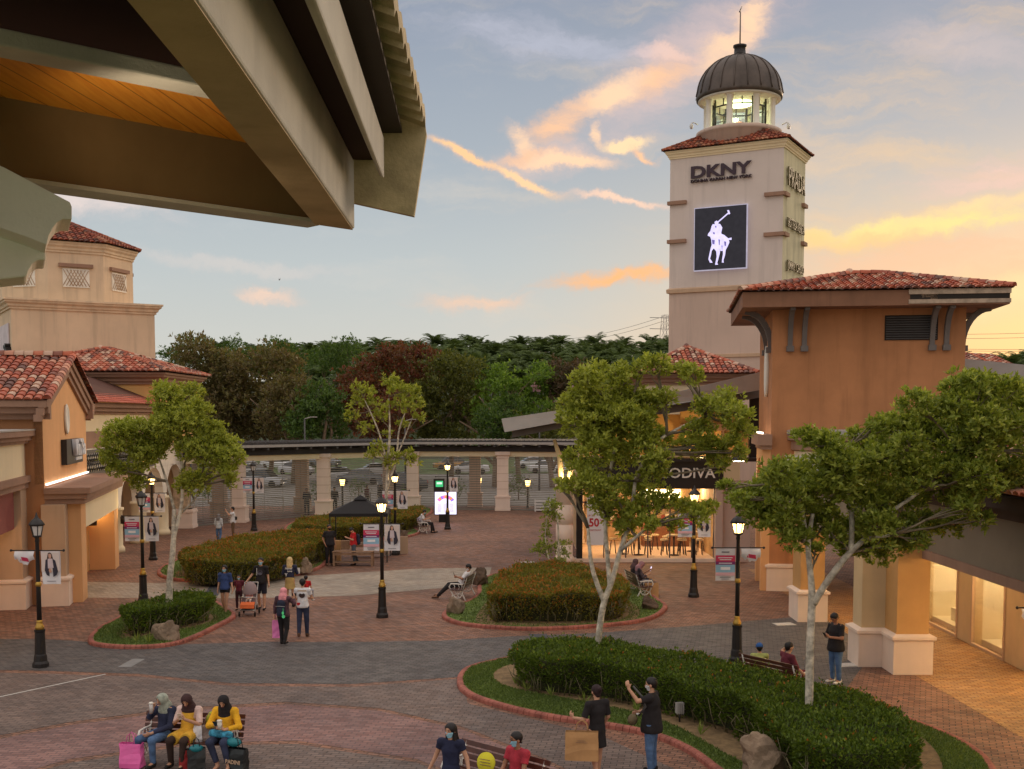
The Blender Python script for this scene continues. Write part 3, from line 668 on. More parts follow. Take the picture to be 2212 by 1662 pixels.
# grey-roofed wing far right, behind
RW = thing('pink_wing_building', (0, 0, 0), 0, 'pinkish building with a grey sloping eave at the right edge behind the trees', 'building')
mb = MB(); mb.bb(19.5, 32, 50, 60, 0, 7.9); mb.build('wall', m_tan, RW)
mb = MB(); mb.add([(18.6, 49, 8.9), (32, 45, 7.2), (32, 62, 7.2), (18.6, 62, 8.9), (18.6, 49, 8.3), (32, 45, 6.6), (32, 62, 6.6), (18.6, 62, 8.3)], [(0, 1, 2, 3), (4, 5, 6, 7), (0, 1, 5, 4), (3, 0, 4, 7), (1, 2, 6, 5)]); mb.build('eave', m_grey, RW)
mb = MB(); mb.bb(21.2, 24, 49.9, 50, 4.2, 7.6); w_ = mb.build('window', m_white, RW); mb = MB(); mb.bb(21.4, 23.8, 49.85, 49.9, 4.4, 7.4); mb.build('pane', m_int, w_)
mb = MB(); tile_plane(mb, (18, 56, 9.0), (25, 56, 8.6), (25, 60, 9.6), (19, 60, 9.9)); mb.build('tile_roof', [m_tile, m_tilebase], RW)

# ================================================================ cafe with grey wing canopy
CF = thing('cafe_building', (0, 0, 0), 0, 'cafe with black sign band, glazed front and a long grey upswept canopy', 'building')
Yc = 50.6
def px(u, Y): return P(u, HOR, Y).x
mb = MB()
zA0, zA1 = 3.25, 4.45
mb.bb(px(1258, Yc), px(1560, Yc), Yc-.5, Yc+.2, zA0, zA1); mb.bb(px(1250, Yc), px(1640, Yc), Yc-.9, Yc+.4, 4.45, 4.6); mb.build('sign_band', mat('sign_black', s(34, 26, 26), rough=.5), CF)
text('GODIVA', .62, mat('sign_white', s(236, 232, 226)), CF, wallM((px(1480, Yc), Yc-.56, 3.92), (1, 0, 0)), .06, sx=1.05, bold=.006)
mb = MB(); mb.bb(px(1545, Yc), px(1622, Yc), Yc-.2, Yc+.2, 0, 3.6); mb.bb(px(1545, Yc), px(1560, Yc), Yc-.45, Yc-.2, 0, 3.25); mb.build('wall', mat('wall_pinkish', s(196, 172, 162), var=.04, **STUC), CF)
mb = MB(); mb.bb(px(1246, Yc), px(1258, Yc), Yc-.3, Yc+.2, 0, 3.4); mb.build('dark_post', m_int, CF)
mb = MB(); x0, x1 = px(1258, Yc), px(1545, Yc)
mb.bb(x0-.4, x1, Yc-.35, Yc+.1, -.0, .16); mb.bb(x0, x1-.0, Yc+.1, Yc+7, .0, .155); mb.build('plinth', m_base, CF)
mb = MB(); 
for i in range(7): xx = x0+(x1-x0)*i/6; mb.bb(xx-.025, xx+.025, Yc-.03, Yc+.03, .16, 3.25)
mb.bb(x0, x1, Yc-.028, Yc+.028, 2.6, 2.66); wf = mb.build('glass_front', m_greyd, CF)
mb = MB(); mb.bb(x0, x1, Yc-.008, Yc+.008, .16, 3.25); mb.build('pane', m_clear, wf)
mb = MB(); mb.bb(x0, x1, Yc+6.9, Yc+7, .16, 3.3); mb.bb(x0-.05, x0, Yc+.1, Yc+7, .16, 3.3); mb.bb(x1, x1+.05, Yc+.2, Yc+7, .16, 3.3); mb.bb(x0, x1, Yc+.2, Yc+7, 3.3, 3.4); mb.build('interior_wall', mat('cafe_interior', s(196, 164, 122), var=.2, scale=1.5), CF)
mb = MB()
for i in range(3): mb.bb(x0+.5+i*2.0, x0+2.0+i*2.0, Yc+6.5, Yc+6.89, 1.2, 1.25); mb.bb(x0+.5+i*2.0, x0+2.0+i*2.0, Yc+6.5, Yc+6.89, 1.9, 1.95)
mb.bb(x0+3.2, x1-.4, Yc+4.4, Yc+5.2, .16, 1.25); mb.build('counter', mat('counter_brown', s(120, 76, 48), var=.2), CF)
mb = MB(); rr = random.Random(4)
for i in range(40): mb.box((x0+.4+rr.random()*(x1-x0-.8), Yc+6.45, 1.25+.65*rr.randint(0, 1)+.14), (.16, .12, .2+rr.random()*.16), 0, rr.randint(0, 2))
mb.build('shelf_goods', [mat('goods_gold', s(220, 170, 90)), mat('goods_red', s(170, 50, 40)), mat('goods_cream', s(236, 224, 200))], CF)
mb = MB()
for i in range(4): mb.bb(x0+.6+i*1.45, x0+1.5+i*1.45, Yc+3.2, Yc+3.35, 3.22, 3.29)
mb.bb(x0+3.3, x1-.5, Yc+6.8, Yc+6.89, 2.35, 2.75); mb.build('cafe_lamp', emis('cafe_lamp', s(255, 226, 160), 9), CF)
for i in range(3): point((x0+1.2+i*2.1, Yc+3, 2.9), 65, (1, .74, .42), .25, CF)
# upper lit storey behind the sign
mb = MB(); mb.bb(px(1470, 53), px(1640, 53), 53, 53.2, 4.6, 6.7); mb.bb(px(1255, 53), px(1475, 53), 53.4, 53.6, 4.6, 6.5); mb.build('upper_wall', mat('upper_lit_wall', s(226, 178, 110), var=.06), CF)
mb = MB()
for u in (1536, 1560, 1590, 1618): mb.bb(px(u, 52.8), px(u+5, 52.8), 52.8, 52.98, 4.6, 6.6)
mb.bb(px(1470, 52.8), px(1640, 52.8), 52.76, 52.99, 5.75, 6.05); mb.build('upper_mullion', m_trim, CF)
mb = MB(); mb.bb(px(1620, 51), px(1645, 51), 51, 51.2, 4.6, 7.8); mb.build('upper_dark_glass', m_int, CF)
point((8.6, 51.8, 4.95), 45, (1, .68, .3), .2, CF); point((5.5, 51.8, 4.95), 30, (1, .68, .3), .2, CF)
# canopy
ca = [P(1083, 905, 47), P(1265, 878, 48), P(1470, 845, 49), P(1648, 803, 50)]
cb = [P(1090, 934, 47), P(1265, 902, 48), P(1470, 872, 49), P(1648, 842, 50)]
mb = MB()
mb.ext(ca+cb[::-1], (0, .3, 0)); mb.build('canopy_fascia', m_grey, CF)
mb = MB(); bk = Vector((1.2, 8.5, .2)); dz = Vector((0, 0, -.03))
c2 = [p+Vector((0, .3, 0))+dz for p in ca]; c3 = [p+bk+dz for p in ca]
vs = c2+c3; mb.add(vs, [(i, i+1, 5+i, 4+i) for i in range(3)])
lo = [P(1106, 946, 47.6), P(1265, 915, 48.6), P(1470, 890, 49.5), P(1648, 858, 50.4)]
lo2 = [p+bk for p in lo]; mb.add(lo+lo2, [(i, i+1, 5+i, 4+i) for i in range(3)]); up_ = [p+Vector((0, .25, .55)) for p in lo]; mb.add(lo+up_, [(i, i+1, 5+i, 4+i) for i in range(3)]); mb.add([lo[0], up_[0], up_[0]+bk, lo2[0]], [(0, 1, 2, 3)])
mb.build('canopy_roof', mat('canopy_soffit', s(104, 96, 90), rough=.6), CF)
m_strut = mat('strut_cream', s(236, 212, 160), rough=.5)
def round_col(mb, x, y, r, h, rings=True):
    mb.lathe([(r*1.2, 0), (r*1.2, .25), (r*1.08, .32), (r, .36)] + ([q_ for i in range(1, 4) for q_ in ((r, h*i/4-.02), (r*.965, h*i/4-.015), (r*.965, h*i/4+.015), (r, h*i/4+.02))] if rings else []) + [(r, h-.12), (r*1.12, h-.1), (r*1.12, h)], 28, (x, y, 0))
mb = MB(); xc = px(1220, 49.8); round_col(mb, xc, 49.8, .37, 3.45); mb.build('round_column', m_pinkc, CF)
mb = MB(); xd = px(1250, 57); round_col(mb, xd, 57, .3, 3.7); mb.build('round_column', m_pinkc, CF)
for (xa, ya, pts) in ((xc, 49.8, ((-.15, 0, 3.45), (-.2, 0, 4.6), (-.45, .1, 5.4))), (xc, 49.8, ((.12, 0, 3.45), (.35, .1, 4.3), (.95, .2, 4.95))), (xd, 53, ((-.1, 0, 3.2), (0, 0, 4.6), (.0, .1, 5.6)))):
    mb = MB(); mb.tube([(xa+p[0], ya+p[1], p[2]) for p in pts], [.13, .12, .07], 8); mb.build('canopy_strut', m_strut, CF)
point((xc, 49.45, 3.75), 22, (1, .70, .35), .06, CF); point((xd, 52.6, 3.6), 18, (1, .70, .35), .06, CF)
mb = MB(); mb.tube([P(1262, 972, 49.5), P(1310, 972, 49.5)], .035, 6); mb.build('tie_rod', m_black, CF)
# lamp on the corner
mb = MB(); q = P(1608, 990, 46); mb.tube([q+Vector((0, .5, .75)), q+Vector((-.2, .2, .55)), q+Vector((-.25, 0, .1))], .03, 6); mb.lathe([(.04, .1), (.12, .05), (.28, -.08), (.28, -.1)], 14, (q.x-.25, q.y, q.z)); bl = mb.build('bracket_lamp', m_black, CF)
mb = MB(); mb.lathe([(.24, -.11), (.24, -.13)], 14, (q.x-.25, q.y, q.z)); mb.build('lamp_shade', emis('disc_light', s(255, 236, 190), 10), bl); point((q.x-.25, q.y-.1, q.z-.3), 18, (1, .7, .36), .1, CF)
# little hip-roofed block behind the canopy
SB = thing('small_hip_building', (0, 0, 0), 0, 'small cream block with a low red tiled hip roof in front of the tower', 'building')
Yb = 60; xa, xb = px(1400, Yb), px(1600, Yb)
mb = MB(); mb.bb(xa, xb, Yb, Yb+6, 0, 8.5); mb.build('wall', m_cream, SB)
mb = MB(); ringm(mb, [(xa, Yb), (xb, Yb), (xb, Yb+6), (xa, Yb+6)], corn(8.05, 8.6, .6)); mb.build('cornice', m_trim, SB)
hip_roof('tile_roof', [(xa-.75, Yb-.75), (xb+.75, Yb-.75), (xb+.75, Yb+6.7), (xa-.75, Yb+6.7)], [((xa+xb)/2, Yb+3), ((xa+xb)/2+.01, Yb+3)], 8.6, 10.1, SB)
mb = MB(); mb.add([(xa-.4, Yb+1, 8.8), (xb+1.5, Yb+4, 8.6), (xb+1.5, Yb+4.3, 9.1), (xa+3, Yb+3.6, 9.9)], [(0, 1, 2, 3)]); mb.build('flashing', m_lampoff, SB)

# ================================================================ pergola colonnade with grilles
PG = thing('colonnade', (0, 0, 0), 0, 'curved colonnade of square stone pillars under a dark slatted pergola roof', 'colonnade')
cols = [(402, 1140), (516, 1128), (700, 1114), (892, 1101.5), (1086, 1102.5), (1290, 1106)]
cp = [G(u, v) for u, v in cols]
def pillar(mb, x, y, w, h, b=.9, ang=0):
    mb.box((x, y, h/2), (w, w, h), ang); mb.box((x, y, b/2), (w*1.28, w*1.28, b), ang)
    mb.box((x, y, b+.05), (w*1.4, w*1.4, .1), ang); mb.box((x, y, .09), (w*1.36, w*1.36, .18), ang)
    mb.box((x, y, h-.12), (w*1.3, w*1.3, .24), ang); mb.box((x, y, h-.42), (w*1.12, w*1.12, .08), ang)
    for i in range(1, 4): mb.box((x, y, b+(h-b-.4)*i/4), (w*.985, w*.985, .02), ang)
m_groove = m_trim
for i, p in enumerate(cp):
    mb = MB(); w = .78; h = 4.02
    if i == 0: pillar(mb, p.x, p.y, .8, 1.1, .9)
    else: pillar(mb, p.x, p.y, w, h)
    c_ = mb.build('pillar', m_pinkc, PG)
    if i > 0:
        for k in range(1, 5): mb = MB(); mb.box((p.x, p.y, .95+2.62*k/5), (w*1.012, w*1.012, .025)); mb.build('joint_groove', m_trimL, c_)
        q = p+Vector((-2.0 if i < 5 else -1, 3.4, 0)); mb = MB(); pillar(mb, q.x, q.y, .8, 4.0); mb.build('rear_pillar', m_pinkc, PG)
roofpts = [Vector((-24, 61, 0))]+[p for p in cp]
for i in range(len(roofpts)-1):
    a, b = roofpts[i].copy(), roofpts[i+1].copy(); d = (b-a).normalized(); n_ = Vector((-d.y, d.x, 0))
    if n_.y < 0: n_ = -n_
    mb = MB()
    def slab(z0, z1, o0, o1, ex_=.0): mb.prism([(a+n_*o0-d*ex_)[:2], (b+n_*o0+d*ex_)[:2], (b+n_*o1+d*ex_)[:2], (a+n_*o1-d*ex_)[:2]], z0, z1)
    slab(4.02, 4.34, -.35, -.05); slab(4.02, 4.34, 3.0, 3.3); mb.build('beam', m_dark, PG)
    mb = MB(); slab(3.68, 4.02, -.22, .12); mb.build('lintel', m_cream, PG)
    mb = MB(); slab(4.62, 4.78, -.95, 4.2); mb.build('roof_deck', m_dark, PG)
    mb = MB(); slab(4.52, 4.68, -1.0, -.952); mb.build('gutter', m_grey, PG)
    mb = MB(); nr = max(2, int((b-a).length/.95))
    for k in range(nr): c_ = a+(b-a)*((k+.5)/nr); c2_ = c_+n_*1.4; mb.box((c2_.x, c2_.y, 4.48), (.14, 4.6, .26), math.atan2(d.y, d.x))
    mb.build('rafter', m_greyd, PG)
    mb = MB(); nr = max(2, int((b-a).length/.3))
    for k in range(nr): c_ = a+(b-a)*((k+.5)/nr); c2_ = c_+n_*1.6; mb.box((c2_.x, c2_.y, 4.80), (.06, 5.0, .05), math.atan2(d.y, d.x))
    mb.build('roof_batten', m_greyd, PG)
m_grille = mat('grille_steel', s(150, 146, 138), rough=.4, metal=.6)
GL = ['roller grille beside the cream arches at the far left of the colonnade', 'roller grille behind the unlit banner lamp post', 'roller grille behind the black gazebo', 'roller grille behind the lit directory board', 'roller grille next to the cafe column']
for i in range(5):
    a, b = cp[i], cp[i+1]; d = (b-a).normalized(); mb = MB(); a2 = a+d*.45+Vector((0, .1, 0)); b2 = b-d*.45+Vector((0, .1, 0)); ang = math.atan2(d.y, d.x); c_ = (a2+b2)/2; L_ = (b2-a2).length
    for k in range(31): mb.box((c_.x, c_.y, .08+k*.117), (L_, .02, .05), ang)
    mb.box((c_.x, c_.y, .03), (L_, .05, .06), ang)
    for k in range(5): q = a2+(b2-a2)*(k/4); mb.box((q.x, q.y, 1.83), (.015, .015, 3.6), ang)
    tag(mb.build('roller_grille', m_grille), GL[i], 'security grille', 'see-through roller grilles between the pillars')
for u, v, l_ in ((1180, 1100, 'white slatted crate planter at the foot of the cafe column'),):
    q = G(1172, 1105); mb = MB()
    for k in range(4): mb.box((q.x, q.y, .12+k*.2), (1.1, .6, .1))
    for sx_ in (-.5, .5):
        for sy in (-.27, .27): mb.box((q.x+sx_, q.y+sy, .4), (.08, .08, .8))
    tag(mb.build('slatted_planter', m_lampoff), l_, 'planter')
# ================================================================ left side buildings
fa = (-.204, .979); aL = math.atan2(fa[1], fa[0])            # facade direction, away from the camera
# local x runs along the facade (away), local y into the building is +y (to the left), z up
LB = thing('gabled_building', (-15.86, 38.9, 0), aL, 'orange gabled building with multicoloured tile roof and oval medallion', 'building')
gw = 9.2
mb = MB(); mb.bb(0, gw, 0, 9, 3.5, 6.9); mb.bb(0, 1.0, .0, 9, 0, 3.5); mb.build('wall', m_orangeSh, LB)
mb = MB(); mb.ext([(0, -.012, 4.1), (gw, -.012, 4.1), (gw, -.012, 6.9), (gw/2, -.012, 8.4), (0, -.012, 6.9)], (0, .3, 0)); mb.build('gable_wall', m_orangeL, LB)
# roof: two slopes, ridge along local y at x = gw/2
mb = MB(); ex = .75; zE = 6.93; zR = 8.6; sl_ = (zR-zE)/(gw/2+ex)
tile_plane(mb, (-ex, 12, zE), (-ex, -.3, zE), (gw/2, -.3, zR), (gw/2, 12, zR), w=.3, dt=.42, R_=random.Random(11))
tile_plane(mb, (gw+ex, -.3, zE), (gw+ex, 12, zE), (gw/2, 12, zR), (gw/2, -.3, zR), w=.3, dt=.42, R_=random.Random(12))
ridge(mb, (gw/2, -.3, zR+.08), (gw/2, 12, zR+.08), .17)
ridge(mb, (-ex, -.3, zE+.05), (gw/2, -.3, zR+.05), .14); ridge(mb, (gw+ex, -.3, zE+.05), (gw/2, -.3, zR+.05), .14)
mb.build('tile_roof', [m_tile, m_tilebase], LB)
mb = MB()
for sgn in (-1, 1):
    x0 = gw/2+sgn*(gw/2+ex-.02); 
    for (zo, h_, yo) in ((-.04, .2, -.27), (-.26, .24, -.2), (-.5, .2, -.12)):
        mb.ext([(x0, yo, zE+zo), (gw/2, yo, zR+zo), (gw/2, yo, zR+zo-h_), (x0, yo, zE+zo-h_)], (0, .26, 0))
mb.build('gable_cornice', m_trim, LB)
for e_s in (0, 1):
    mb = MB()
    for (xo, z0, z1) in ((.72, 6.72, 6.93), (.5, 6.5, 6.72), (.25, 6.3, 6.5)): mb.bb(gw if e_s else -xo, gw+xo if e_s else 0, -.3, 12, z0, z1)
    mb.build('eave_cornice', m_trim, LB)
mb = MB(); mb.lathe([(.001, .0), (.46, 0), (.5, .06), (.42, .1), (.38, .06), (.001, .08)], 28); o = mb.build('oval_medallion', m_white, LB); o.rotation_euler = (math.pi/2, 0, 0); o.scale = (.7, 1.15, 1); o.location = (4.4, -.02, 6.3)
mb = MB(); mb.bb(3.3, 6.9, -.22, -.02, 4.62, 5.55); sg = mb.build('wall_sign', m_black, LB)
m_sgn = mat('sign_letters', s(214, 216, 222), rough=.5)
M0 = Matrix.Translation((5.1, -.3, 5.2)) @ Matrix.Rotation(math.pi/2, 4, 'X')
text('Vin79a', .85, m_sgn, sg, Matrix.Translation((.45, 0, 0)) @ M0, .14, bold=.02, sx=1.0)
mb = MB()
for k in range(7): mb.bb(5.0+k*.2, 5.14+k*.2, -.28, -.2, 4.74, 4.86)
mb.build('sign_subtitle', m_sgn, sg)
mb = MB(); mb.bb(.1, gw-.1, -.1, -.03, 4.06, 4.12); mb.build('cove_light', emis('cove_light_w', s(255, 240, 228), 2.0), LB)
# porch entablature, projecting towards the plaza
mb = MB(); pr = -1.5
mb.bb(-.1, 10.6, pr, 0, 3.78, 3.98); mb.bb(-.02, 10.5, pr+.12, 0, 3.6, 3.78); mb.bb(.04, 10.4, pr+.22, 0, 3.42, 3.6); mb.build('porch_cornice', m_trim, LB)
mb = MB(); mb.bb(1.3, 10.2, pr+.4, -.6, 2.5, 3.42); mb.build('porch_panel', m_cream, LB)
mb = MB(); mb.bb(.25, 1.3, pr+.38, -.05, 0, 3.42); mb.build('porch_pier', m_orangeL, LB); mb = MB(); mb.bb(9.0, 10.2, pr+.42, -.06, 0, 2.5); mb.build('porch_pier', m_orangeL, LB)
mb = MB(); colbase(mb, -.4, .25, -.7, .05); mb.build('pier_base', m_base, LB)
mb = MB(); mb.bb(-.4, .25, -.7, .05, .98, 3.42); mb.build('corner_pier', m_trimL, LB)
mb = MB(); mb.bb(1.3, 9, -.05, .3, 0, 3.5); mb.build('entrance_wall', m_yellow, LB)
mb = MB(); mb.bb(2.6, 4.4, -.1, -.04, .05, 2.6); mb.build('door', m_int, LB)
for x in (2.0, 5.0, 8.6):
    mb = MB(); mb.lathe([(.16, 0), (.17, .3), (.1, .32)], 12, (x, -.28, 1.9)); sc1 = mb.build('wall_sconce', m_black, LB)
    mb = MB(); mb.lathe([(.13, .325), (.13, .34)], 12, (x, -.28, 1.9)); mb.build('sconce_bulb', emis('sconce_bulb', s(255, 220, 140), 12), sc1); point((x, -.4, 2.5), 12, (1, .68, .28), .08, LB)
mb = MB(); mb.lathe([(.14, 0), (.15, .3), (.1, .32)], 12, (10.3, pr+.2, 1.8)); mb.build('wall_sconce', m_black, LB); point((10.4, pr-.05, 2.35), 9, (1, .72, .34), .08, LB)
# near wing cut by the left edge of the picture
NW = thing('shop_wing', (-16.42, 38.78, 0), aL, 'beige shop wing with moulded cornice and red brown awning at the left edge', 'building')
mb = MB(); mb.bb(-9, 0, 0, 6, 4.3, 5.6); mb.bb(-.9, 0, 0, .8, 0, 4.0); mb.bb(-9, 0, .9, 1.2, 0, 4.3); mb.build('wall', m_trimL, NW)
mb = MB(); mb.bb(-9, -.25, -.02, 0.3, 4.42, 5.5); mb.build('wall_panel', m_cream, NW)
mb = MB()
for (o_, z0, z1) in ((.12, 5.5, 5.6), (.22, 5.6, 5.75), (.34, 5.75, 5.93), (.16, 4.2, 4.42), (.08, 4.0, 4.2)): mb.bb(-9, .1, -o_, 6, z0, z1)
mb.build('cornice', m_trim, NW)
mb = MB(); mb.bb(-9, .12, -.36, 6, 5.93, 5.98); mb.build('coping', m_grey, NW)
mb = MB(); mb.bb(-9, -1.0, .2, .85, 2.7, 3.95); mb.build('awning', mat('awning_red', s(150, 84, 76), var=.05), NW)
mb = MB(); colbase(mb, -.9, 0, 0, .8); mb.build('pier_base', m_base, NW)
point((-3, .4, 2.3), 25, (1, .6, .25), .1, NW)

# arched building behind, with shingle roof
AB_ = thing('arched_building', (0, 0, 0), 0, 'cream arcade building with round arches, lattice sign screen and red shingle roof', 'building')
x0 = -18.5
def fx(Y): return -18.35-.035*(Y-49)
mb = MB(); yv = [(47.6, 66.8)]
def wall_seg(mb, Y0, Y1, z0, z1, t=.45, o=0.0, mi=0): mb.prism([(fx(Y0)+o, Y0), (fx(Y1)+o, Y1), (fx(Y1)+o-t, Y1), (fx(Y0)+o-t, Y0)], z0, z1, mi)
mb = MB(); wall_seg(mb, 47.6, 66.8, 5.75, 6.5); mb.build('upper_wall', m_cream, AB_)
mb = MB(); wall_seg(mb, 47.6, 66.8, 5.0, 5.75, .45, .0); mb.build('wall_band', m_trim, AB_)
mb = MB(); wall_seg(mb, 47.6, 66.8, 3.72, 5.0, .45, .0)
# arches: spandrels between z 2.2 and 3.75
yc = [50.0, 54.0, 58.0, 62.2, 66.4]
for i in range(4):
    a, b = yc[i]+.35, yc[i+1]-.35; m_ = (a+b)/2; r = (b-a)/2; n = 10
    for k in range(n):
        t0 = math.pi*k/n; t1 = math.pi*(k+1)/n; Y0 = m_-r*math.cos(t0); Y1 = m_-r*math.cos(t1); zz0 = 2.1+r*math.sin(t0)*.95; zz1 = 2.1+r*math.sin(t1)*.95
        mb.ext([(fx(Y0), Y0, zz0), (fx(Y1), Y1, zz1), (fx(Y1), Y1, 3.75), (fx(Y0), Y0, 3.75)], (-.45, 0, 0))
for y in yc: wall_seg(mb, y-.36, y+.36, 2.1, 3.75)
mb.build('arch_wall', mat('arch_wall_white', s(232, 222, 206), **STUC), AB_)
for y in yc[:-1]:
    mb = MB(); mb.lathe([(.46, 0), (.46, .2), (.4, .28), (.37, .34), (.37, 1.95), (.44, 2.0), (.44, 2.12)], 24, (fx(y)-.22, y, 0)); mb.build('round_column', m_cream, AB_)
mb = MB(); mb.bb(fx(66)-.55, fx(66)+.25, 66.0, 66.8, 0, 5.2); mb.build('stone_pillar', mat('rubble_stone', s(196, 170, 140), var=.35, scale=4, bump=.6, bscale=8), AB_)
mb = MB(); mb.bb(fx(64)-4.5, fx(64)-4.2, 47, 66.6, 0, 5); mb.bb(-22.6, fx(66)-.5, 66.6, 66.9, 0, 5); mb.build('back_wall', m_tan, AB_)
mb = MB(); wall_seg(mb, 48.5, 60, 3.85, 4.95, .12, .14); ls = mb.build('lattice_screen', m_black, AB_)
mb = MB(); wall_seg(mb, 48.6, 52.0, 4.02, 4.8, .02, .165); wall_seg(mb, 52.6, 56.0, 4.02, 4.8, .02, .165); lb = mb.build('lattice_light', mat('lattice_white', s(226, 220, 210)), ls)
mb = MB()
for (Y0, Y1) in ((48.6, 52.0), (52.6, 56.0)):
    n = 14
    for k in range(n+1):
        for sg_ in (-1, 1):
            for seg in range(2):
                ya = Y0+(Y1-Y0)*k/n; yb = ya+sg_*.24
                if Y0 <= yb <= Y1: mb.tube([(fx(ya)+.185, ya, 4.02+.39*seg), (fx(yb)+.185, yb, 4.41+.39*seg)], .022, 4)
    mb.tube([(fx(Y0)+.185, Y0, 4.41), (fx(Y1)+.185, Y1, 4.41)], .03, 4)
mb.build('lattice_bar', m_black, ls)
Mx = Matrix.Translation((fx(58)+.2, 57.9, 4.4)) @ Matrix(((0, 0, 1, 0), (1, 0, 0, 0), (0, 1, 0, 0), (0, 0, 0, 1)))
text('31', .8, emis('sign_yellow', s(255, 190, 90), 1.2), ls, Mx, .05, bold=.03)
mb = MB(); wall_seg(mb, 47.5, 67, 6.5, 6.62, 1.0, .12); wall_seg(mb, 47.4, 67.1, 6.62, 6.8, 1.0, .3); wall_seg(mb, 47.3, 67.2, 6.8, 7.0, 1.0, .5); mb.build('cornice', m_trim, AB_)
mb = MB(); e0 = Vector((fx(47)+.75, 47.0, 7.02)); e1 = Vector((fx(67.4)+.75, 67.6, 7.02))
tile_plane(mb, e0, e1, (-22.0, 62, 8.6), (-22.0, 47.0, 8.6), w=.34, dt=.3, flat=True)
ridge(mb, (-22.0, 62, 8.62), e1, .12); mb.build('shingle_roof', [m_shingle, m_tilebase], AB_)
point((-20.5, 52, 3.2), 20, (1, .75, .45), .2, AB_); point((-20.5, 60, 3.2), 20, (1, .75, .45), .2, AB_)
# warm hip roofed block
HB = thing('hip_roof_building', (0, 0, 0), 0, 'orange-yellow block with a mixed red tiled hip roof below the tan tower', 'building')
hx0, hx1, hy0, hy1 = -26, -18.3, 59.5, 66.2
mb = MB(); mb.bb(hx0, hx1, hy0, hy1, 5, 8.6); mb.build('wall', m_yellow, HB)
mb = MB(); ringm(mb, [(hx0, hy0), (hx1, hy0), (hx1, hy1), (hx0, hy1)], corn(8.05, 8.65, .65)); mb.build('cornice', m_trim, HB)
hip_roof('tile_roof', [(hx0-.8, hy0-.8), (hx1+.8, hy0-.8), (hx1+.8, hy1+.8), (hx0-.8, hy1+.8)], [((hx0+hx1)/2-.2, (hy0+hy1)/2), ((hx0+hx1)/2+.3, (hy0+hy1)/2)], 8.68, 10.0, HB, w=.3, dt=.42)

# tan block with octagonal turret
TB = thing('tan_tower_building', (-27.65, 64, 0), 0, 'tan block with moulded cornice carrying an octagonal turret with tiled roof', 'building')
e1 = (.857, .515); e2 = (-.515, .857); w1, w2 = 7.8, 9
def tb(a, b): return (e1[0]*a+e2[0]*b, e1[1]*a+e2[1]*b)
zc = 12.9; pol = [tb(0, 0), tb(w1, 0), tb(w1, w2), tb(0, w2)]
mb = MB(); mb.prism(pol, 0, zc-.4); mb.build('wall', m_tan, TB)
mb = MB(); ringm(mb, pol, corn(zc-.55, zc+.02, .42)); mb.add([(*q, zc-.02) for q in pol], [(0, 1, 2, 3)]); mb.build('cornice', mat('tan_cornice', s(226, 200, 168), stain=.3), TB)
mb = MB(); q0, q1 = tb(-.02, .7), tb(-.02, 8.3); mb.ext([(*q0, 6), (*q1, 6), (*q1, zc-1.3), (*q0, zc-1.3)], (-.05*e1[0], -.05*e1[1], 0)); mb.build('recessed_panel', mat('panel_lilac', s(214, 202, 206)), TB)
oc = Vector((-26.7, 69.3))-Vector((-27.65, 64)); Ro = 3.95
octp = [(oc.x+Ro*math.cos(math.radians(22.5+45*k-14)), oc.y+Ro*math.sin(math.radians(22.5+45*k-14))) for k in range(8)]
zo0, zo1 = zc-.05, 16.25
mb = MB(); mb.prism(octp, zo0, zo1-.3); tu = mb.build('turret', m_tan, TB)
mb = MB(); ringm(mb, octp, corn(zo1-.6, zo1, .32)); mb.build('turret_cornice', MATS['tan_cornice'], tu)
mb = MB(); er = [(oc.x+(Ro+.5)*math.cos(math.radians(22.5+45*k-14)), oc.y+(Ro+.5)*math.sin(math.radians(22.5+45*k-14))) for k in range(8)]; apx = (oc.x, oc.y, 17.95)
for k in range(8): tile_plane(mb, (*er[(k+1) % 8], zo1+.02), (*er[k], zo1+.02), apx, apx, w=.28, R_=random.Random(k)); ridge(mb, (*er[k], zo1+.06), (apx[0], apx[1], apx[2]+.06), .13)
mb.ball((apx[0], apx[1], apx[2]+.15), .25); mb.build('turret_roof', [m_tile2, m_tilebase], tu)
m_lat = mat('white_lattice', s(238, 230, 216), rough=.6)
for k in range(8):
    a, b = Vector(octp[k]), Vector(octp[(k+1) % 8]); m_ = (a+b)/2; d = (b-a).normalized(); n_ = Vector((d.y, -d.x)); ang = math.atan2(d.y, d.x)
    if (Vector((-27.65, 64))+m_).normalized().dot(n_) > .25: continue
    mb = MB(); c_ = m_+n_*.01; mb.box((c_.x, c_.y, 14.25), (1.45, .1, 1.05), ang); w_ = mb.build('turret_window', m_lat, tu)
    mb = MB(); c_ = m_+n_*.075
    for i in range(-4, 5):
        for sg_ in (-1, 1):
            x_ = i*.18; pa = c_+d*x_; pb = c_+d*(x_+sg_*.5)
            if abs(x_+sg_*.5) < .72: mb.tube([(pa.x, pa.y, 13.8), (pb.x, pb.y, 14.7)], .022, 4)
    mb.build('lattice_bar', m_trimL, w_)
    mb = MB(); c_ = m_+n_*.08; mb.box((c_.x, c_.y, 14.95), (1.85, .2, .2), ang); mb.build('window_head', m_trim, tu)
# black letters on the receding side
M0 = Matrix.Translation((-1.3, 2.2, 0))
q = tb(-.15, 1.0); o = text('gift', 1.5, m_black, TB, wallM((q[0], q[1], 9.85), (-e2[0], -e2[1], 0)), .3, bold=.02)

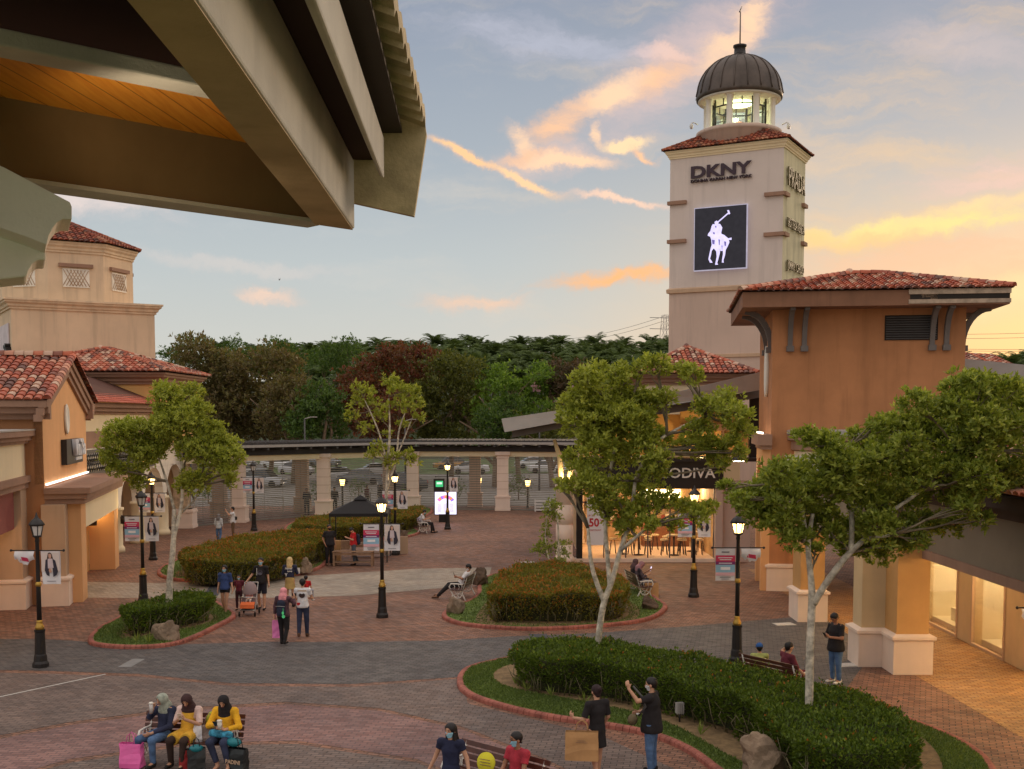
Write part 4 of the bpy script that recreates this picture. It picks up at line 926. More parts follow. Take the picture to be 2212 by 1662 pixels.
# ================================================================ own eave overhead, top left
EV = thing('overhanging_eave', (0, 0, 0), 0, 'large grey-brown boxed eave with timber soffit and tile edge overhead in the upper left', 'eave')
m_eb = mat('eave_beam_bounce', s(190, 166, 132), rough=.8, spec=.2, var=.1, scale=2.5, bump=.25, bscale=60, stain=.35)
m_eb2 = mat('eave_beam_grey', s(190, 186, 176), rough=.8, spec=.2, var=.1, scale=2, bump=.25, bscale=60, stain=.3)
m_soff = bpy.data.materials.new('timber_soffit'); m_soff.use_nodes = True
h = NG(m_soff.node_tree); bs = m_soff.node_tree.nodes['Principled BSDF']; c_ = h.n('ShaderNodeTexCoord').outputs['Object']
sx2 = h.n('ShaderNodeSeparateXYZ'); h.l(c_, sx2.inputs[0])
fr_ = h.m('FRACT', h.m('MULTIPLY', h.m('ADD', h.m('MULTIPLY', sx2.outputs[0], .97), h.m('MULTIPLY', sx2.outputs[1], -.1)), 1/.135)); gr = h.rng(fr_, .0, .08)
mpp = h.n('ShaderNodeMapping'); h.l(c_, mpp.inputs[0]); mpp.inputs['Scale'].default_value = (18, 1.5, 1)
nz = h.noise(mpp.outputs[0], 2.0, 4)
h.l(h.mix(gr, s(120, 60, 14), h.mix(h.rng(nz.outputs[0], .3, .7), s(224, 140, 40), s(238, 160, 56))), bs.inputs['Base Color']); bs.inputs['Roughness'].default_value = .5
K = 1.2
def E(u, v, h_): return G(u, v, CH+h_*K)
# beam B3: runs away from us, bottom at h=1.0
def beam(a0, a1, b0, b1, z0, z1, m_, name='beam', bev=.012):
    """a0,a1 left edge near/far; b0,b1 right edge near/far (xy); z0..z1"""
    mb = MB(); mb.prism([a0[:2], b0[:2], b1[:2], a1[:2]], z0, z1); return mb.build(name, m_, EV, bev=bev)
def ext2(a, b, near, far):               # extend the line a->b: near before a, far after b
    a, b = Vector(a[:2]), Vector(b[:2]); d = (b-a).normalized(); return a-d*near, b+d*far
zB = CH+K
L0, L1 = E(278, 0, 1), E(681, 484, 1); R0, R1 = E(429, 0, 1), E(766, 496, 1)
l0, l1 = ext2(L0, L1, 2.2, .0); r0, r1 = ext2(R0, R1, 2.2, 0)
zTop = zB+.36
beam(l0, l1, r0, r1, zB, zTop+.08, m_eb2, 'main_beam')
mb = MB(); mb.prism([(l0[0], l0[1]), (r0[0]-.01, r0[1]), (r1[0]-.01, r1[1]-.01), (l1[0], l1[1]-.01)], zB-.006, zB-.001); mb.build('beam_underside', m_eb, EV)  # browner sheet: ground bounce put into the underside colour
# edge beam B1 running left towards us
q1 = E(681, 484, 1); q0 = E(0, 390, 1); d = (q1-q0).normalized(); nb = Vector((-d.y, d.x, 0)); nb = nb if nb.y < 0 or nb.x > 0 else -nb
mb = MB(); a = q0-d*2.5; b = q1+d*.05; outw = Vector((-d.y, d.x, 0)); 
if outw.y < 0: outw = -outw
mb.prism([(a)[:2], (b)[:2], (b+outw*.12)[:2], (a+outw*.12)[:2]], zB+.02, zB+.62); mb.build('edge_beam', mat('eave_paint_shaded', s(122, 100, 68), rough=.8, spec=.2, stain=.2), EV, bev=.01)  # same beam paint darkened to brown, its shade is in the colour
mb = MB(); mb.prism([(a-outw*.05)[:2], (b-outw*.05)[:2], (b+outw*.16)[:2], (a+outw*.16)[:2]], zB, zB+.022); mb.build('edge_beam_flange', m_eb2, EV)
# soffit boards above, between edge beam and inner beam
zS = zB+.42
mb = MB(); s1 = G(575, 345, zS); s0 = G(0, 235, zS); a2 = s0-d*2.2; b2 = s1+d*.3
u0 = G(0, 120, zS); u1 = G(452, 198, zS); u0 = u0-d*2.2; u1 = u1+d*.6; mb.prism([(a2+outw*.3)[:2], (b2+outw*.3)[:2], u1[:2], u0[:2]], zS, zS+.02); mb.build('soffit', m_soff, EV)
t0 = G(0, 136, zS-.06); t1 = G(452, 214, zS-.06); a3 = t0-d*1.8; b3 = t1+d*.25
c0_ = G(0, 110, zS-.06)-d*1.8; c1_ = G(430, 184, zS-.06)+d*.35; mb = MB(); mb.prism([(a3)[:2], (b3)[:2], c1_[:2], c0_[:2]], zS-.06, zS+.015); mb.build('inner_beam', m_eb2, EV, bev=.01)
mb = MB(); mb.prism([(-6, -1), (-.75, -1), (-.95, 7.0), (-2.0, 8.0), (-6, 8.0)], zS+.5, zS+.6); mb.bb(-6, -.9, -1.2, -1, zS-.3, zS+.6); mb.build('roof_deck', mat('deck_dark', s(54, 34, 24)), EV)
mb = MB(); mb.prism([r0+Vector((-.03, 0)), Vector(G(700, 0, zB+.4)[:2])+Vector((.02, -2.4)), Vector(G(826, 378, zB+.4)[:2]), r1+Vector((-.03, 0))], zB+.45, zB+.47); mb.build('beam_gap_board', MATS['deck_dark'], EV)
# second, higher beam
h4 = 1.22
A0, A1 = E(655, 0, h4), E(818, 380, h4); B0, B1 = E(683, 0, h4), E(830, 388, h4)
a0_, a1_ = ext2(A0, A1, 2.5, 0); b0_, b1_ = ext2(B0, B1, 2.5, 0)
beam(a0_, a1_, b0_, b1_, CH+h4*K, CH+h4*K+.26, m_eb2, 'outer_beam')
# dark board between, and boarding up to the tiles
z5 = CH+1.5*K
C0, C1 = G(600, 0, z5-.02), G(800, 330, z5-.02)
mb = MB(); c0, c1 = ext2(C0, C1, 2.5, .2); g0, g1 = ext2(G(796, 0, z5), G(868, 292, z5), 2.5, .05); mb.prism([c0, g0, g1, c1], z5+.02, z5+.05)
mb.build('under_boarding', mat('board_dark', s(64, 58, 54)), EV)
# tile edge: overlapping curved tiles end-on
m_etile = mat('eave_tile', s(186, 168, 130), rough=.75, var=.2, scale=5, bump=.3, bscale=40, stain=.3)
Etop = [(852, 0), (870, 62), (887, 122), (899, 178), (907, 226), (918, 262)]
q0 = G(852, 0, z5+.1); q1 = G(919, 258, z5+.1); dd = (q1-q0); nT = 9; step = dd.length/nT; du = dd.normalized(); sd_ = Vector((-1, 0, 0))
mb = MB()
for i in range(-8, nT):
    p0 = q0+du*(i*step); vs = []
    for (tt, lift) in ((0, .0), (1, .035)):
        for j in range(9):
            a_ = math.pi*j/8
            pass
    # each tile is a barrel running left (up-slope), arch across the edge direction
    vs = []; ns = 8
    for (k, off) in ((0, .0), (1, .55)):
        for j in range(ns+1):
            f = j/ns; zz = .055*math.sin(math.pi*f)+.025*f
            vs.append(p0+du*(step*1.05*f)+sd_*off+Vector((0, 0, zz+off*.35)))
    o_ = len(vs)
    for (k, off) in ((0, .0), (1, .55)):
        for j in range(ns+1):
            f = j/ns; zz = .055*math.sin(math.pi*f)+.025*f-.075
            vs.append(p0+du*(step*1.05*f)+sd_*off+Vector((0, 0, zz+off*.35)))
    fs = []
    for j in range(ns):
        fs += [(j, j+1, ns+2+j, ns+1+j), (o_+j, o_+j+1, o_+ns+2+j, o_+ns+1+j), (j, j+1, o_+j+1, o_+j)]
    fs += [(0, o_, o_+ns+1, ns+1), (ns, o_+ns, o_+2*ns+1, 2*ns+1)]
    mb.add(vs, fs, 0, False)
mb.build('tile_edge', m_etile, EV)
# end board facing us
Yb_ = q1.y+.03
mb = MB(); mb.ext([P(745, 434, Yb_), P(894, 467, Yb_), P(921, 290, Yb_), P(917, 262, Yb_), P(868, 250, Yb_), P(745, 180, Yb_)], (0, .06, 0)); mb.build('end_board', m_etile, EV)
# corbel brackets of the same eave, left edge
def corbel(pts, Y, th, m_): mb = MB(); mb.ext([P(u, v, Y) for u, v in pts], (-.43*th, th, 0)); return mb.build('corbel', mat('corbel_grey', s(240, 230, 218), rough=.85, spec=.2, var=.06, stain=.3, bump=.25, bscale=60), EV, bev=.008)
corbel([(-90, 320), (0, 358), (9, 362), (151, 437), (155, 447), (155, 474), (135, 474), (124, 480), (114, 492), (106, 508), (101, 527), (98, 528), (55, 511), (0, 492), (-90, 470)], 4.7, .3, m_eb2)
corbel([(-90, 500), (0, 509), (55, 511), (98, 528), (99, 562), (82, 562), (70, 570), (62, 583), (57, 598), (0, 604), (-90, 600)], 4.95, .3, m_eb2)
# spot light for the unseen lamp that warms the soffit; no fitting is built
SPOT = bpy.data.lights.new('soffit_lamp', 'SPOT'); SPOT.energy = 9; SPOT.color = (1, .8, .55); SPOT.spot_size = math.radians(110); SPOT.spot_blend = .7; SPOT.shadow_soft_size = .12
so2 = bpy.data.objects.new('soffit_lamp', SPOT); COL.objects.link(so2); so2.parent = EV; so2.location = (-1.75, 5.3, CH+1.0)
so2.rotation_euler = (Vector((-1.6, 6.0, CH+1.62))-Vector((-1.75, 5.3, CH+1.0))).to_track_quat('-Z', 'Y').to_euler()
# ================================================================ ground
m_pv = paver('paving_brick', s(166, 120, 96), s(124, 88, 71), s(68, 55, 47), .35)
m_pv2 = paver('paving_pink', s(160, 122, 114), s(130, 96, 90), s(104, 86, 84), .1)
m_pvg = paver('paving_grey', s(114, 107, 103), s(88, 83, 81), s(62, 58, 57), .2, big=(.78, .78, .8))
m_pvm = paver('paving_mauve', s(138, 118, 108), s(112, 94, 86), s(76, 67, 62), .15)
m_pvb = paver('paving_beige', s(186, 172, 154), s(158, 142, 126), s(128, 114, 102), .3)
m_asph = mat('asphalt', s(128, 124, 120), rough=.9, var=.12, scale=2, bump=.3)
m_line = mat('painted_line', s(196, 190, 182), var=.12, scale=9)
m_drain = mat('drain_strip', s(70, 72, 78), var=.15, rough=.6)
m_grass = mat('lawn', s(104, 122, 60), rough=.95, var=.35, scale=6, bump=.7, bscale=90)
m_soil = mat('soil', s(136, 112, 80), rough=.95, var=.3, scale=5, bump=.7, bscale=30)
m_field = mat('field_grass', s(70, 92, 40), rough=.95, var=.3, scale=.3)
def smooth(pts, n=6, closed=True):
    out = []; N = len(pts); rg = range(N) if closed else range(N-1)
    for i in rg:
        if closed: p0, p1, p2, p3 = (pts[(i+k-1) % N] for k in range(4))
        else: p0, p1, p2, p3 = (pts[min(max(i+k-1, 0), N-1)] for k in range(4))
        for j in range(n):
            t = j/n
            out.append(tuple(.5*((2*p1[k])+(-p0[k]+p2[k])*t+(2*p0[k]-5*p1[k]+4*p2[k]-p3[k])*t*t+(-p0[k]+3*p1[k]-3*p2[k]+p3[k])*t**3) for k in (0, 1)))
    if not closed: out.append(pts[-1][:2])
    return out
def gp(uv, z=0): return [tuple(G(u, v, z)[:2]) for u, v in uv]
def sheet(name, poly, z, m_, kind='structure'):
    mb = MB(); mb.add([(x, y, z) for x, y in poly], [tuple(range(len(poly)))]); return tag(mb.build(name, m_), kind=kind)
mb = MB(); mb.add([(-400, -60, -.012), (400, -60, -.012), (400, 900, -.012), (-400, 900, -.012)], [(0, 1, 2, 3)]); struct(mb.build('ground', m_field))
sheet('plaza_paving', [(-40, 5), (40, 5), (40, 82), (-40, 82)], -.004, m_pv)
sheet('parking_lot', [(-60, 82), (60, 82), (60, 128), (-60, 128)], 0.0, m_asph)
band = gp([(-60, 1380), (100, 1381), (200, 1387), (300, 1402), (400, 1392), (560, 1387), (760, 1387), (950, 1384), (1100, 1375), (1280, 1368), (1500, 1352), (1730, 1332), (1875, 1318), (1880, 1370), (1870, 1430), (1820, 1500)])+gp([(1600, 1500), (1300, 1420), (1110, 1440), (1000, 1462), (760, 1478), (500, 1476), (300, 1456), (120, 1450), (-60, 1446)])
sheet('grey_band_paving', band, 0.0, m_pvg)
mid = gp([(-60, 1452), (120, 1456), (300, 1462), (500, 1482), (760, 1484), (1000, 1466), (1010, 1520), (1300, 1590), (1520, 1690), (1300, 1700), (1180, 1640), (1000, 1570), (820, 1530), (620, 1516), (380, 1530), (150, 1560), (-60, 1600)])
sheet('mauve_band_paving', mid, .0, m_pvm)
pink = gp([(-60, 1608), (150, 1567), (380, 1537), (620, 1522), (820, 1536), (1000, 1577), (1180, 1648), (1290, 1708), (1200, 1760), (900, 1640), (640, 1600), (400, 1605), (150, 1640), (-60, 1700)])
sheet('pink_ring_paving', pink, .0, m_pv2)
sheet('inner_ring_paving', gp([(-60, 1707), (150, 1648), (400, 1612), (640, 1607), (900, 1648), (1190, 1770), (1100, 2300), (300, 2300), (-60, 2300)]), .0, m_pvm)
sheet('beige_band_paving', gp([(120, 1256), (350, 1260), (700, 1242), (900, 1229), (1062, 1226), (1055, 1250), (1040, 1262), (950, 1271), (760, 1287), (640, 1291), (450, 1293), (120, 1291)]), 0.0, m_pvb)
def strip(name, pts, w, m_, z=.006):
    p = [Vector((*q, z)) for q in gp(pts)]; mb = MB()
    for a, b in zip(p[:-1], p[1:]):
        d = (b-a).normalized(); n_ = Vector((-d.y, d.x, 0))*w/2; mb.add([a-n_, b-n_, b+n_, a+n_], [(0, 1, 2, 3)])
    return tag(mb.build(name, m_), kind='structure')
strip('painted_line', [(-40, 1518), (0, 1506), (228, 1457)], .07, m_line)
strip('worn_marking', [(268, 1442), (300, 1424)], .34, mat('worn_marking', s(138, 136, 134)))
strip('drain_strip', [(455, 1288), (470, 1262)], .5, m_drain, .005)
strip('drain_strip', [(1163, 1370), (1165, 1390)], .5, m_drain, .005)
sheet('shop_floor', [(10.6, 10), (12.88, 10), (12.88, 48), (9.9, 48), (9.9, 31)], .002, paver('paving_tan', s(196, 150, 100), s(166, 122, 82), s(110, 84, 62), .0))
for (u, v) in ((1694, 1349), (1833, 1437), (1140, 1215)):
    q = G(u, v); mb = MB(); mb.box((0, 0, .0), (.62, .42, .016)); mb.box((0, 0, .009), (.5, .3, .006)); struct(mb.build('drain_cover', m_line, loc=(q.x, q.y, .004), rz=.2))
# far rising ground
N = 40; vs = []; fs = []
for j in range(14):
    Y = 128+j*32
    for i in range(N+1):
        X = -180+i*360/N; z = min(20.3, max(0, (Y-190)*.107)) + mnoise.noise(Vector((X*.02, Y*.02, 0)))*1.4*(j > 0)
        z -= max(0, (-X-10)/100)*2.5*min(1, (Y-128)/60) if X < -10 else 0
        vs.append((X, Y, z if j else -.008))
for j in range(13):
    for i in range(N): a = j*(N+1)+i; fs.append((a, a+1, a+N+2, a+N+1))
def hillz(X, Y):
    z = min(20.3, max(0, (Y-190)*.107))
    if X < -10: z -= (-X-10)/100*2.5*min(1, (Y-128)/60)
    return z
mb = MB(); mb.add(vs, fs, 0, True); struct(mb.build('hill', mat('hill_grass', s(52, 64, 34), var=.3, scale=.1)))

# ================================================================ planting islands
m_kerb = paver('kerb_brick', s(190, 108, 92), s(162, 88, 76), s(110, 70, 60), 0, sc=.8)
def island(outer, zsoil=None, name='kerb', label=None):
    o = smooth(gp(outer), 7); n = len(o); mb = MB()
    ar = sum(o[i][0]*o[(i+1) % n][1]-o[(i+1) % n][0]*o[i][1] for i in range(n))
    if ar < 0: o = o[::-1]
    # resample evenly so that each kerb brick can be a short block
    V = [Vector(p) for p in o]; L = [0]
    for i in range(n): L.append(L[-1]+(V[(i+1) % n]-V[i]).length)
    m_ = int(L[-1]/.16); res = []; k = 0
    for i in range(m_):
        t = L[-1]*i/m_
        while L[k+1] < t: k += 1
        res.append(V[k].lerp(V[(k+1) % n], (t-L[k])/max(L[k+1]-L[k], 1e-6)))
    ctr = []
    for i in range(m_):
        a, b = res[i-1], res[(i+1) % m_]; d = (b-a).normalized(); ctr.append(Vector((-d.y, d.x)))
    for i in range(m_):
        j = (i+1) % m_; vs = []
        for (q, nn_) in ((res[i].lerp(res[j], .04), ctr[i]), (res[i].lerp(res[j], .96), ctr[j])):
            for (o_, z) in ((0, -.004), (0, .07), (.02, .1), (.07, .115), (.13, .105), (.16, .085), (.16, 0)): vs.append((q.x+nn_.x*o_, q.y+nn_.y*o_, z))
        mb.add(vs, [(k_, k_+1, 8+k_, 7+k_) for k_ in range(6)]+[tuple(range(7)), tuple(range(13, 6, -1))], 0, False)
    kb = struct(mb.build(name, mat('kerb_paint', s(160, 96, 82), var=.3, stain=.3, scale=3, bump=.2)))
    inner = [(res[i].x+ctr[i].x*.15, res[i].y+ctr[i].y*.15) for i in range(0, m_, 2)]
    lawn = sheet('lawn', inner, .09, m_grass)
    return inner
def inside(p, poly):
    c = False; n = len(poly); x, y = p; j = n-1
    for i in range(n):
        if (poly[i][1] > y) != (poly[j][1] > y) and x < (poly[j][0]-poly[i][0])*(y-poly[i][1])/(poly[j][1]-poly[i][1])+poly[i][0]: c = not c
        j = i
    return c
def leafquads(P_, D, N_, L_, W_, fold=.25):      # kite leaves: arrays (n,3)...
    S = np.cross(D, N_); S /= np.linalg.norm(S, axis=1, keepdims=True)+1e-9
    L_ = L_[:, None]; W_ = W_[:, None]
    b = P_; tip = P_+D*L_; mid = P_+D*L_*.5
    l = mid-S*W_*.5+N_*W_*fold; r = mid+S*W_*.5+N_*W_*fold
    v = np.stack([b, r, tip, l], 1).reshape(-1, 3); n = len(P_); f = np.arange(n*4).reshape(n, 4)
    f3 = np.concatenate([f[:, [0, 1, 2]], f[:, [0, 2, 3]]])
    return v, f3
def unit(a): return a/(np.linalg.norm(a, axis=1, keepdims=True)+1e-9)
def grass_tufts(name, poly, n, seed, h=.06, excl=None, m_=None, z=.09):
    rg = np.random.RandomState(seed); xs = [p[0] for p in poly]; ys = [p[1] for p in poly]; pts = []
    while len(pts) < n:
        x, y = rg.uniform(min(xs), max(xs)), rg.uniform(min(ys), max(ys))
        if inside((x, y), poly) and not (excl and inside((x, y), excl)): pts.append((x, y, z))
    P_ = np.array(pts); D = unit(np.stack([rg.normal(0, .45, n), rg.normal(0, .45, n), np.ones(n)], 1)); N_ = unit(np.cross(D, rg.normal(0, 1, (n, 3))))
    v, f = leafquads(P_, D, N_, rg.uniform(.6, 1.3, n)*h, rg.uniform(.012, .03, n), 0)
    return tag(fast_mesh(name, v, f, m_ or leafmat('grass_blade', [s(112, 132, 62), s(96, 116, 56), s(134, 150, 74), s(82, 100, 50)], .3)), kind='stuff')
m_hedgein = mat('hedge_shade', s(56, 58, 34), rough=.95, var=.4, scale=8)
m_twig = mat('hedge_twig', s(120, 112, 84), var=.2)
HL = dict(green=[s(98, 122, 38), s(76, 100, 34), s(128, 146, 50), s(56, 78, 30), s(90, 108, 36)],
          rust=[s(120, 124, 44), s(92, 102, 38), s(142, 110, 48), s(70, 84, 34), s(140, 132, 54)],
          tuft=[s(84, 104, 36)])
def hedge(label, poly, h, dens, seed, kind='green', lump=.08, ls=.085, orange=0.0, cat='hedge', z0=.09, twigs=True, sink=.0):
    rg = np.random.RandomState(seed); rn = random.Random(seed)
    poly = smooth(poly, 4); V = [Vector(p) for p in poly]
    ar = sum(poly[i][0]*poly[(i+1) % len(poly)][1]-poly[(i+1) % len(poly)][0]*poly[i][1] for i in range(len(poly)))
    if ar < 0: poly = poly[::-1]; V = V[::-1]
    n = len(V); cen = sum(V, Vector((0, 0)))/n
    def topz(x, y): return z0+h*(1+lump*mnoise.noise(Vector((x*.8, y*.8, seed)))*2.0+lump*1.1*mnoise.noise(Vector((x*2.2, y*2.2, seed)))+.05*mnoise.noise(Vector((x*5, y*5, seed))))
    root = thing('hedge', (cen.x, cen.y, 0), 0, label, cat)
    nrm = []
    for i in range(n):
        d = (V[(i+1) % n]-V[i-1]).normalized(); nrm.append(Vector((d.y, -d.x)))
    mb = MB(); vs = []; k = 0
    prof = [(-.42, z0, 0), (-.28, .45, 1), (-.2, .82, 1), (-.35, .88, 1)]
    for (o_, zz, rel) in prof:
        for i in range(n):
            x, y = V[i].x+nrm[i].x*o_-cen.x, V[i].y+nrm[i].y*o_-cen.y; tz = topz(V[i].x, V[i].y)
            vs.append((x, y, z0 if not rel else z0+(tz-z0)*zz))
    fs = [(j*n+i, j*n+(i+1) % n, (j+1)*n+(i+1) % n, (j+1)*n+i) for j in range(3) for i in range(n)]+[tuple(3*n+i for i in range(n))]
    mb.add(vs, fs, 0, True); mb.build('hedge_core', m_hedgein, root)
    # leaves: top and side
    area = abs(ar)/2; nt_ = int(area*dens); xs = [p[0] for p in poly]; ys = [p[1] for p in poly]; Pt = []; Dt = []
    while len(Pt) < nt_:
        x, y = rn.uniform(min(xs), max(xs)), rn.uniform(min(ys), max(ys))
        if inside((x, y), poly):
            z = topz(x, y)-abs(rn.gauss(0, .05))+(rn.random() < .05)*rn.uniform(.03, .14)+.05*mnoise.noise(Vector((x*7, y*7, seed))); Pt.append((x-cen.x, y-cen.y, z)); Dt.append((rn.gauss(0, .6), rn.gauss(0, .6), 1))
    per = 0
    for i in range(n):
        a, b = V[i], V[(i+1) % n]; L = (b-a).length; per += L
        for _ in range(int(L*h*dens*1.25)):
            t = rn.random(); q = a.lerp(b, t); nn_ = nrm[i]; f = rn.random(); f = f**.7
            if f < .3 and mnoise.noise(Vector((q.x*1.7, q.y*1.7, seed+5.))) > -.1 and rn.random() < .75: continue
            z = z0+(topz(q.x, q.y)-z0)*f; bul = .22*mnoise.noise(Vector((q.x*1.6, q.y*2.2, z*2+seed)))-(.14*(1-f))-.02+ (.0 if f < .9 else -.05)
            o_ = bul-abs(rn.gauss(0, .05)); Pt.append((q.x+nn_.x*o_-cen.x, q.y+nn_.y*o_-cen.y, z)); Dt.append((nn_.x+rn.gauss(0, .5), nn_.y+rn.gauss(0, .5), rn.gauss(.5, .5)))
    P_ = np.array(Pt); D = unit(np.array(Dt)); N_ = unit(np.cross(D, rg.normal(0, 1, P_.shape)+np.array([0, 0, .4]))); N_ = np.where(N_[:, 2:3] < 0, -N_, N_)
    m_ = len(P_); v, f = leafquads(P_, D, N_, rg.uniform(.7, 1.3, m_)*ls, rg.uniform(.7, 1.2, m_)*ls*.55)
    fast_mesh('foliage', v, f, leafmat('hedge_leaf_'+kind, HL[kind], .3), root)
    if orange:
        k = int(m_*orange); idx = rg.choice(m_, k); sel = []
        for i in idx:
            p = P_[i]
            if p[2] > h*.55 and mnoise.noise(Vector((p[0]*.9+seed, p[1]*.9, 3))) > -.05: sel.append(i)
        if sel:
            Pn = P_[sel]+np.array([0, 0, .03]); Dn = unit(D[sel]+np.array([0, 0, .6])); Nn = unit(np.cross(Dn, rg.normal(0, 1, Dn.shape)))
            v, f = leafquads(Pn, Dn, Nn, np.full(len(sel), ls*.9), np.full(len(sel), ls*.6)); fast_mesh('blossom', v, f, leafmat('blossom_orange', [s(186, 104, 48), s(168, 112, 56), s(150, 100, 48), s(196, 124, 64)], .3), root)
    if twigs:
        mb = MB()
        for _ in range(int(per*7)):
            i = rn.randrange(n); q = V[i].lerp(V[(i+1) % n], rn.random()); nn_ = nrm[i]; o_ = -.2; zt = z0+h*rn.uniform(.45, .85)
            mb.tube([(q.x+nn_.x*o_-cen.x, q.y+nn_.y*o_-cen.y, z0), (q.x+nn_.x*(o_+.08)-cen.x+rn.gauss(0, .06), q.y+nn_.y*(o_+.08)-cen.y+rn.gauss(0, .06), (z0+zt)/2), (q.x+nn_.x*(o_+.16)-cen.x+rn.gauss(0, .1), q.y+nn_.y*(o_+.16)-cen.y+rn.gauss(0, .1), zt)], [.012, .009, .005], 4)
        tag(mb.build('twig', m_twig, root), kind='stuff')
    return root, poly
iA = island([(190, 1390), (205, 1366), (240, 1346), (300, 1318), (380, 1298), (450, 1296), (490, 1318), (510, 1334), (470, 1358), (420, 1382), (370, 1397), (300, 1403), (225, 1400)])
iB = island([(340, 1242), (352, 1226), (400, 1208), (500, 1186), (600, 1166), (680, 1164), (720, 1184), (708, 1214), (690, 1230), (640, 1244), (560, 1256), (440, 1259), (370, 1254)])
iC = island([(620, 1152), (625, 1134), (700, 1110), (800, 1098), (900, 1094), (935, 1104), (912, 1122), (886, 1137), (908, 1152), (862, 1164), (760, 1168), (680, 1166)])
iD = island([(956, 1328), (978, 1314), (1010, 1302), (1030, 1286), (1034, 1266), (1060, 1246), (1150, 1230), (1280, 1236), (1380, 1272), (1425, 1300), (1441, 1317), (1400, 1342), (1286, 1357), (1138, 1363), (1010, 1354), (962, 1341)])
iE = island([(987, 1480), (1000, 1452), (1050, 1435), (1130, 1424), (1300, 1430), (1500, 1456), (1700, 1492), (1860, 1524), (1984, 1566), (2083, 1608), (2147, 1660), (2160, 1740), (2080, 1860), (1900, 1880), (1700, 1790), (1545, 1672), (1480, 1625), (1400, 1592), (1300, 1572), (1180, 1554), (1080, 1531), (1010, 1506)])
hp = lambda uv, z: gp(uv, z)
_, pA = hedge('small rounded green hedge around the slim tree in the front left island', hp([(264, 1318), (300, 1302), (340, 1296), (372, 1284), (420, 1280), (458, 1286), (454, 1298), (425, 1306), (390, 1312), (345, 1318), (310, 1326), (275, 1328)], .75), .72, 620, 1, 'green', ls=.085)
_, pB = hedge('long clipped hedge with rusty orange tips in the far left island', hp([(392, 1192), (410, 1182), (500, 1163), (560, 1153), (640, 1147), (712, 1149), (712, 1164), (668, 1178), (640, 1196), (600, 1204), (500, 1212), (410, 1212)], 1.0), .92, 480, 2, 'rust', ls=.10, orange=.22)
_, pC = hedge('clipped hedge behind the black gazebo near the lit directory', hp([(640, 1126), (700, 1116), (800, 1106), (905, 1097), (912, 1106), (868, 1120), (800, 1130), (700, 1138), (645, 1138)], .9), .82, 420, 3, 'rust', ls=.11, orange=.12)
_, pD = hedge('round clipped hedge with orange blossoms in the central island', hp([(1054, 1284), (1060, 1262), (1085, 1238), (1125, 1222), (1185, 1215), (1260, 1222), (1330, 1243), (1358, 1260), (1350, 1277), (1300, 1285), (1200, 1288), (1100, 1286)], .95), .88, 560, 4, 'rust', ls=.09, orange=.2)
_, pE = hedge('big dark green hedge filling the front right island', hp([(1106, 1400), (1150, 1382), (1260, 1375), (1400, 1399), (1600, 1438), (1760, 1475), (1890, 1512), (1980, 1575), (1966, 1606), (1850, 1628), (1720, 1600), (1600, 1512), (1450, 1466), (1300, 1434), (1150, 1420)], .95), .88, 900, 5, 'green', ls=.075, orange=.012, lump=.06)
def soilp(poly, g_=.45):
    c = Vector((sum(p[0] for p in poly)/len(poly), sum(p[1] for p in poly)/len(poly))); out = []
    n = len(poly)
    for i in range(n):
        d = (Vector(poly[(i+1) % n])-Vector(poly[i-1])).normalized(); out.append((poly[i][0]+d.y*g_, poly[i][1]-d.x*g_))
    return out
def clip_in(poly, isl): return [p for p in poly if inside(p, isl)]
for pl, isl, g_ in ((pA, iA, .15), (pB, iB, .25), (pC, iC, .2), (pD, iD, .35)):
    q = clip_in(soilp(pl, g_), isl)
    if len(q) > 5: sheet('soil', q, .095, m_soil)
soE = gp([(1065, 1470), (1080, 1452), (1120, 1440), (1180, 1436), (1300, 1440), (1700, 1520), (1900, 1560), (2010, 1620), (2030, 1700), (1900, 1780), (1700, 1700), (1570, 1640), (1440, 1570), (1300, 1532), (1160, 1507), (1090, 1490)])
sheet('soil', smooth(soE, 4), .095, m_soil)
grass_tufts('grass', iE, 42000, 1, .055, smooth(soE, 4)); grass_tufts('grass', iA, 14000, 2, .06, pA); grass_tufts('grass', iD, 16000, 3, .06, pD); grass_tufts('grass', iB, 12000, 4, .06, pB)
grass_tufts('grass', iC, 7000, 6, .07, pC)
# blade plants in the soil
m_blade = leafmat('blade_plant', [s(120, 140, 60), s(90, 116, 48), s(150, 160, 80)], .3)
def blade_plant(loc, h, n, seed, label):
    rg = np.random.RandomState(seed); D = unit(np.stack([rg.normal(0, .42, n), rg.normal(0, .42, n), np.ones(n)], 1)); P_ = np.zeros((n, 3)); N_ = unit(np.cross(D, rg.normal(0, 1, (n, 3))))
    v, f = leafquads(P_, D, N_, rg.uniform(.6, 1, n)*h, np.full(n, .035), 0)
    tag(fast_mesh('blade_plant', v, f, m_blade, loc=loc), label, 'plant', 'spiky seedlings in the soil')
for i, (u, v, w_) in enumerate(((1113, 1478, 'nearest the island tip'), (1138, 1492, 'second from the island tip'), (1192, 1505, 'third from the island tip'), (1262, 1520, 'between the tip and the woman with the bag'), (1377, 1540, 'beside the woman with the paper bag'), (1513, 1588, 'beside the garden spotlight'))):
    blade_plant(tuple(G(u, v, .09)), .34, 9, i, 'spiky seedling in bare soil '+w_)
for i, (u, v) in enumerate(((296, 1388), (322, 1390))): blade_plant(tuple(G(u, v, .09)), .4, 14, 20+i, ('spiky green tuft left of the rock in the front left island', 'yellow-green tuft touching the rock in the front left island')[i])
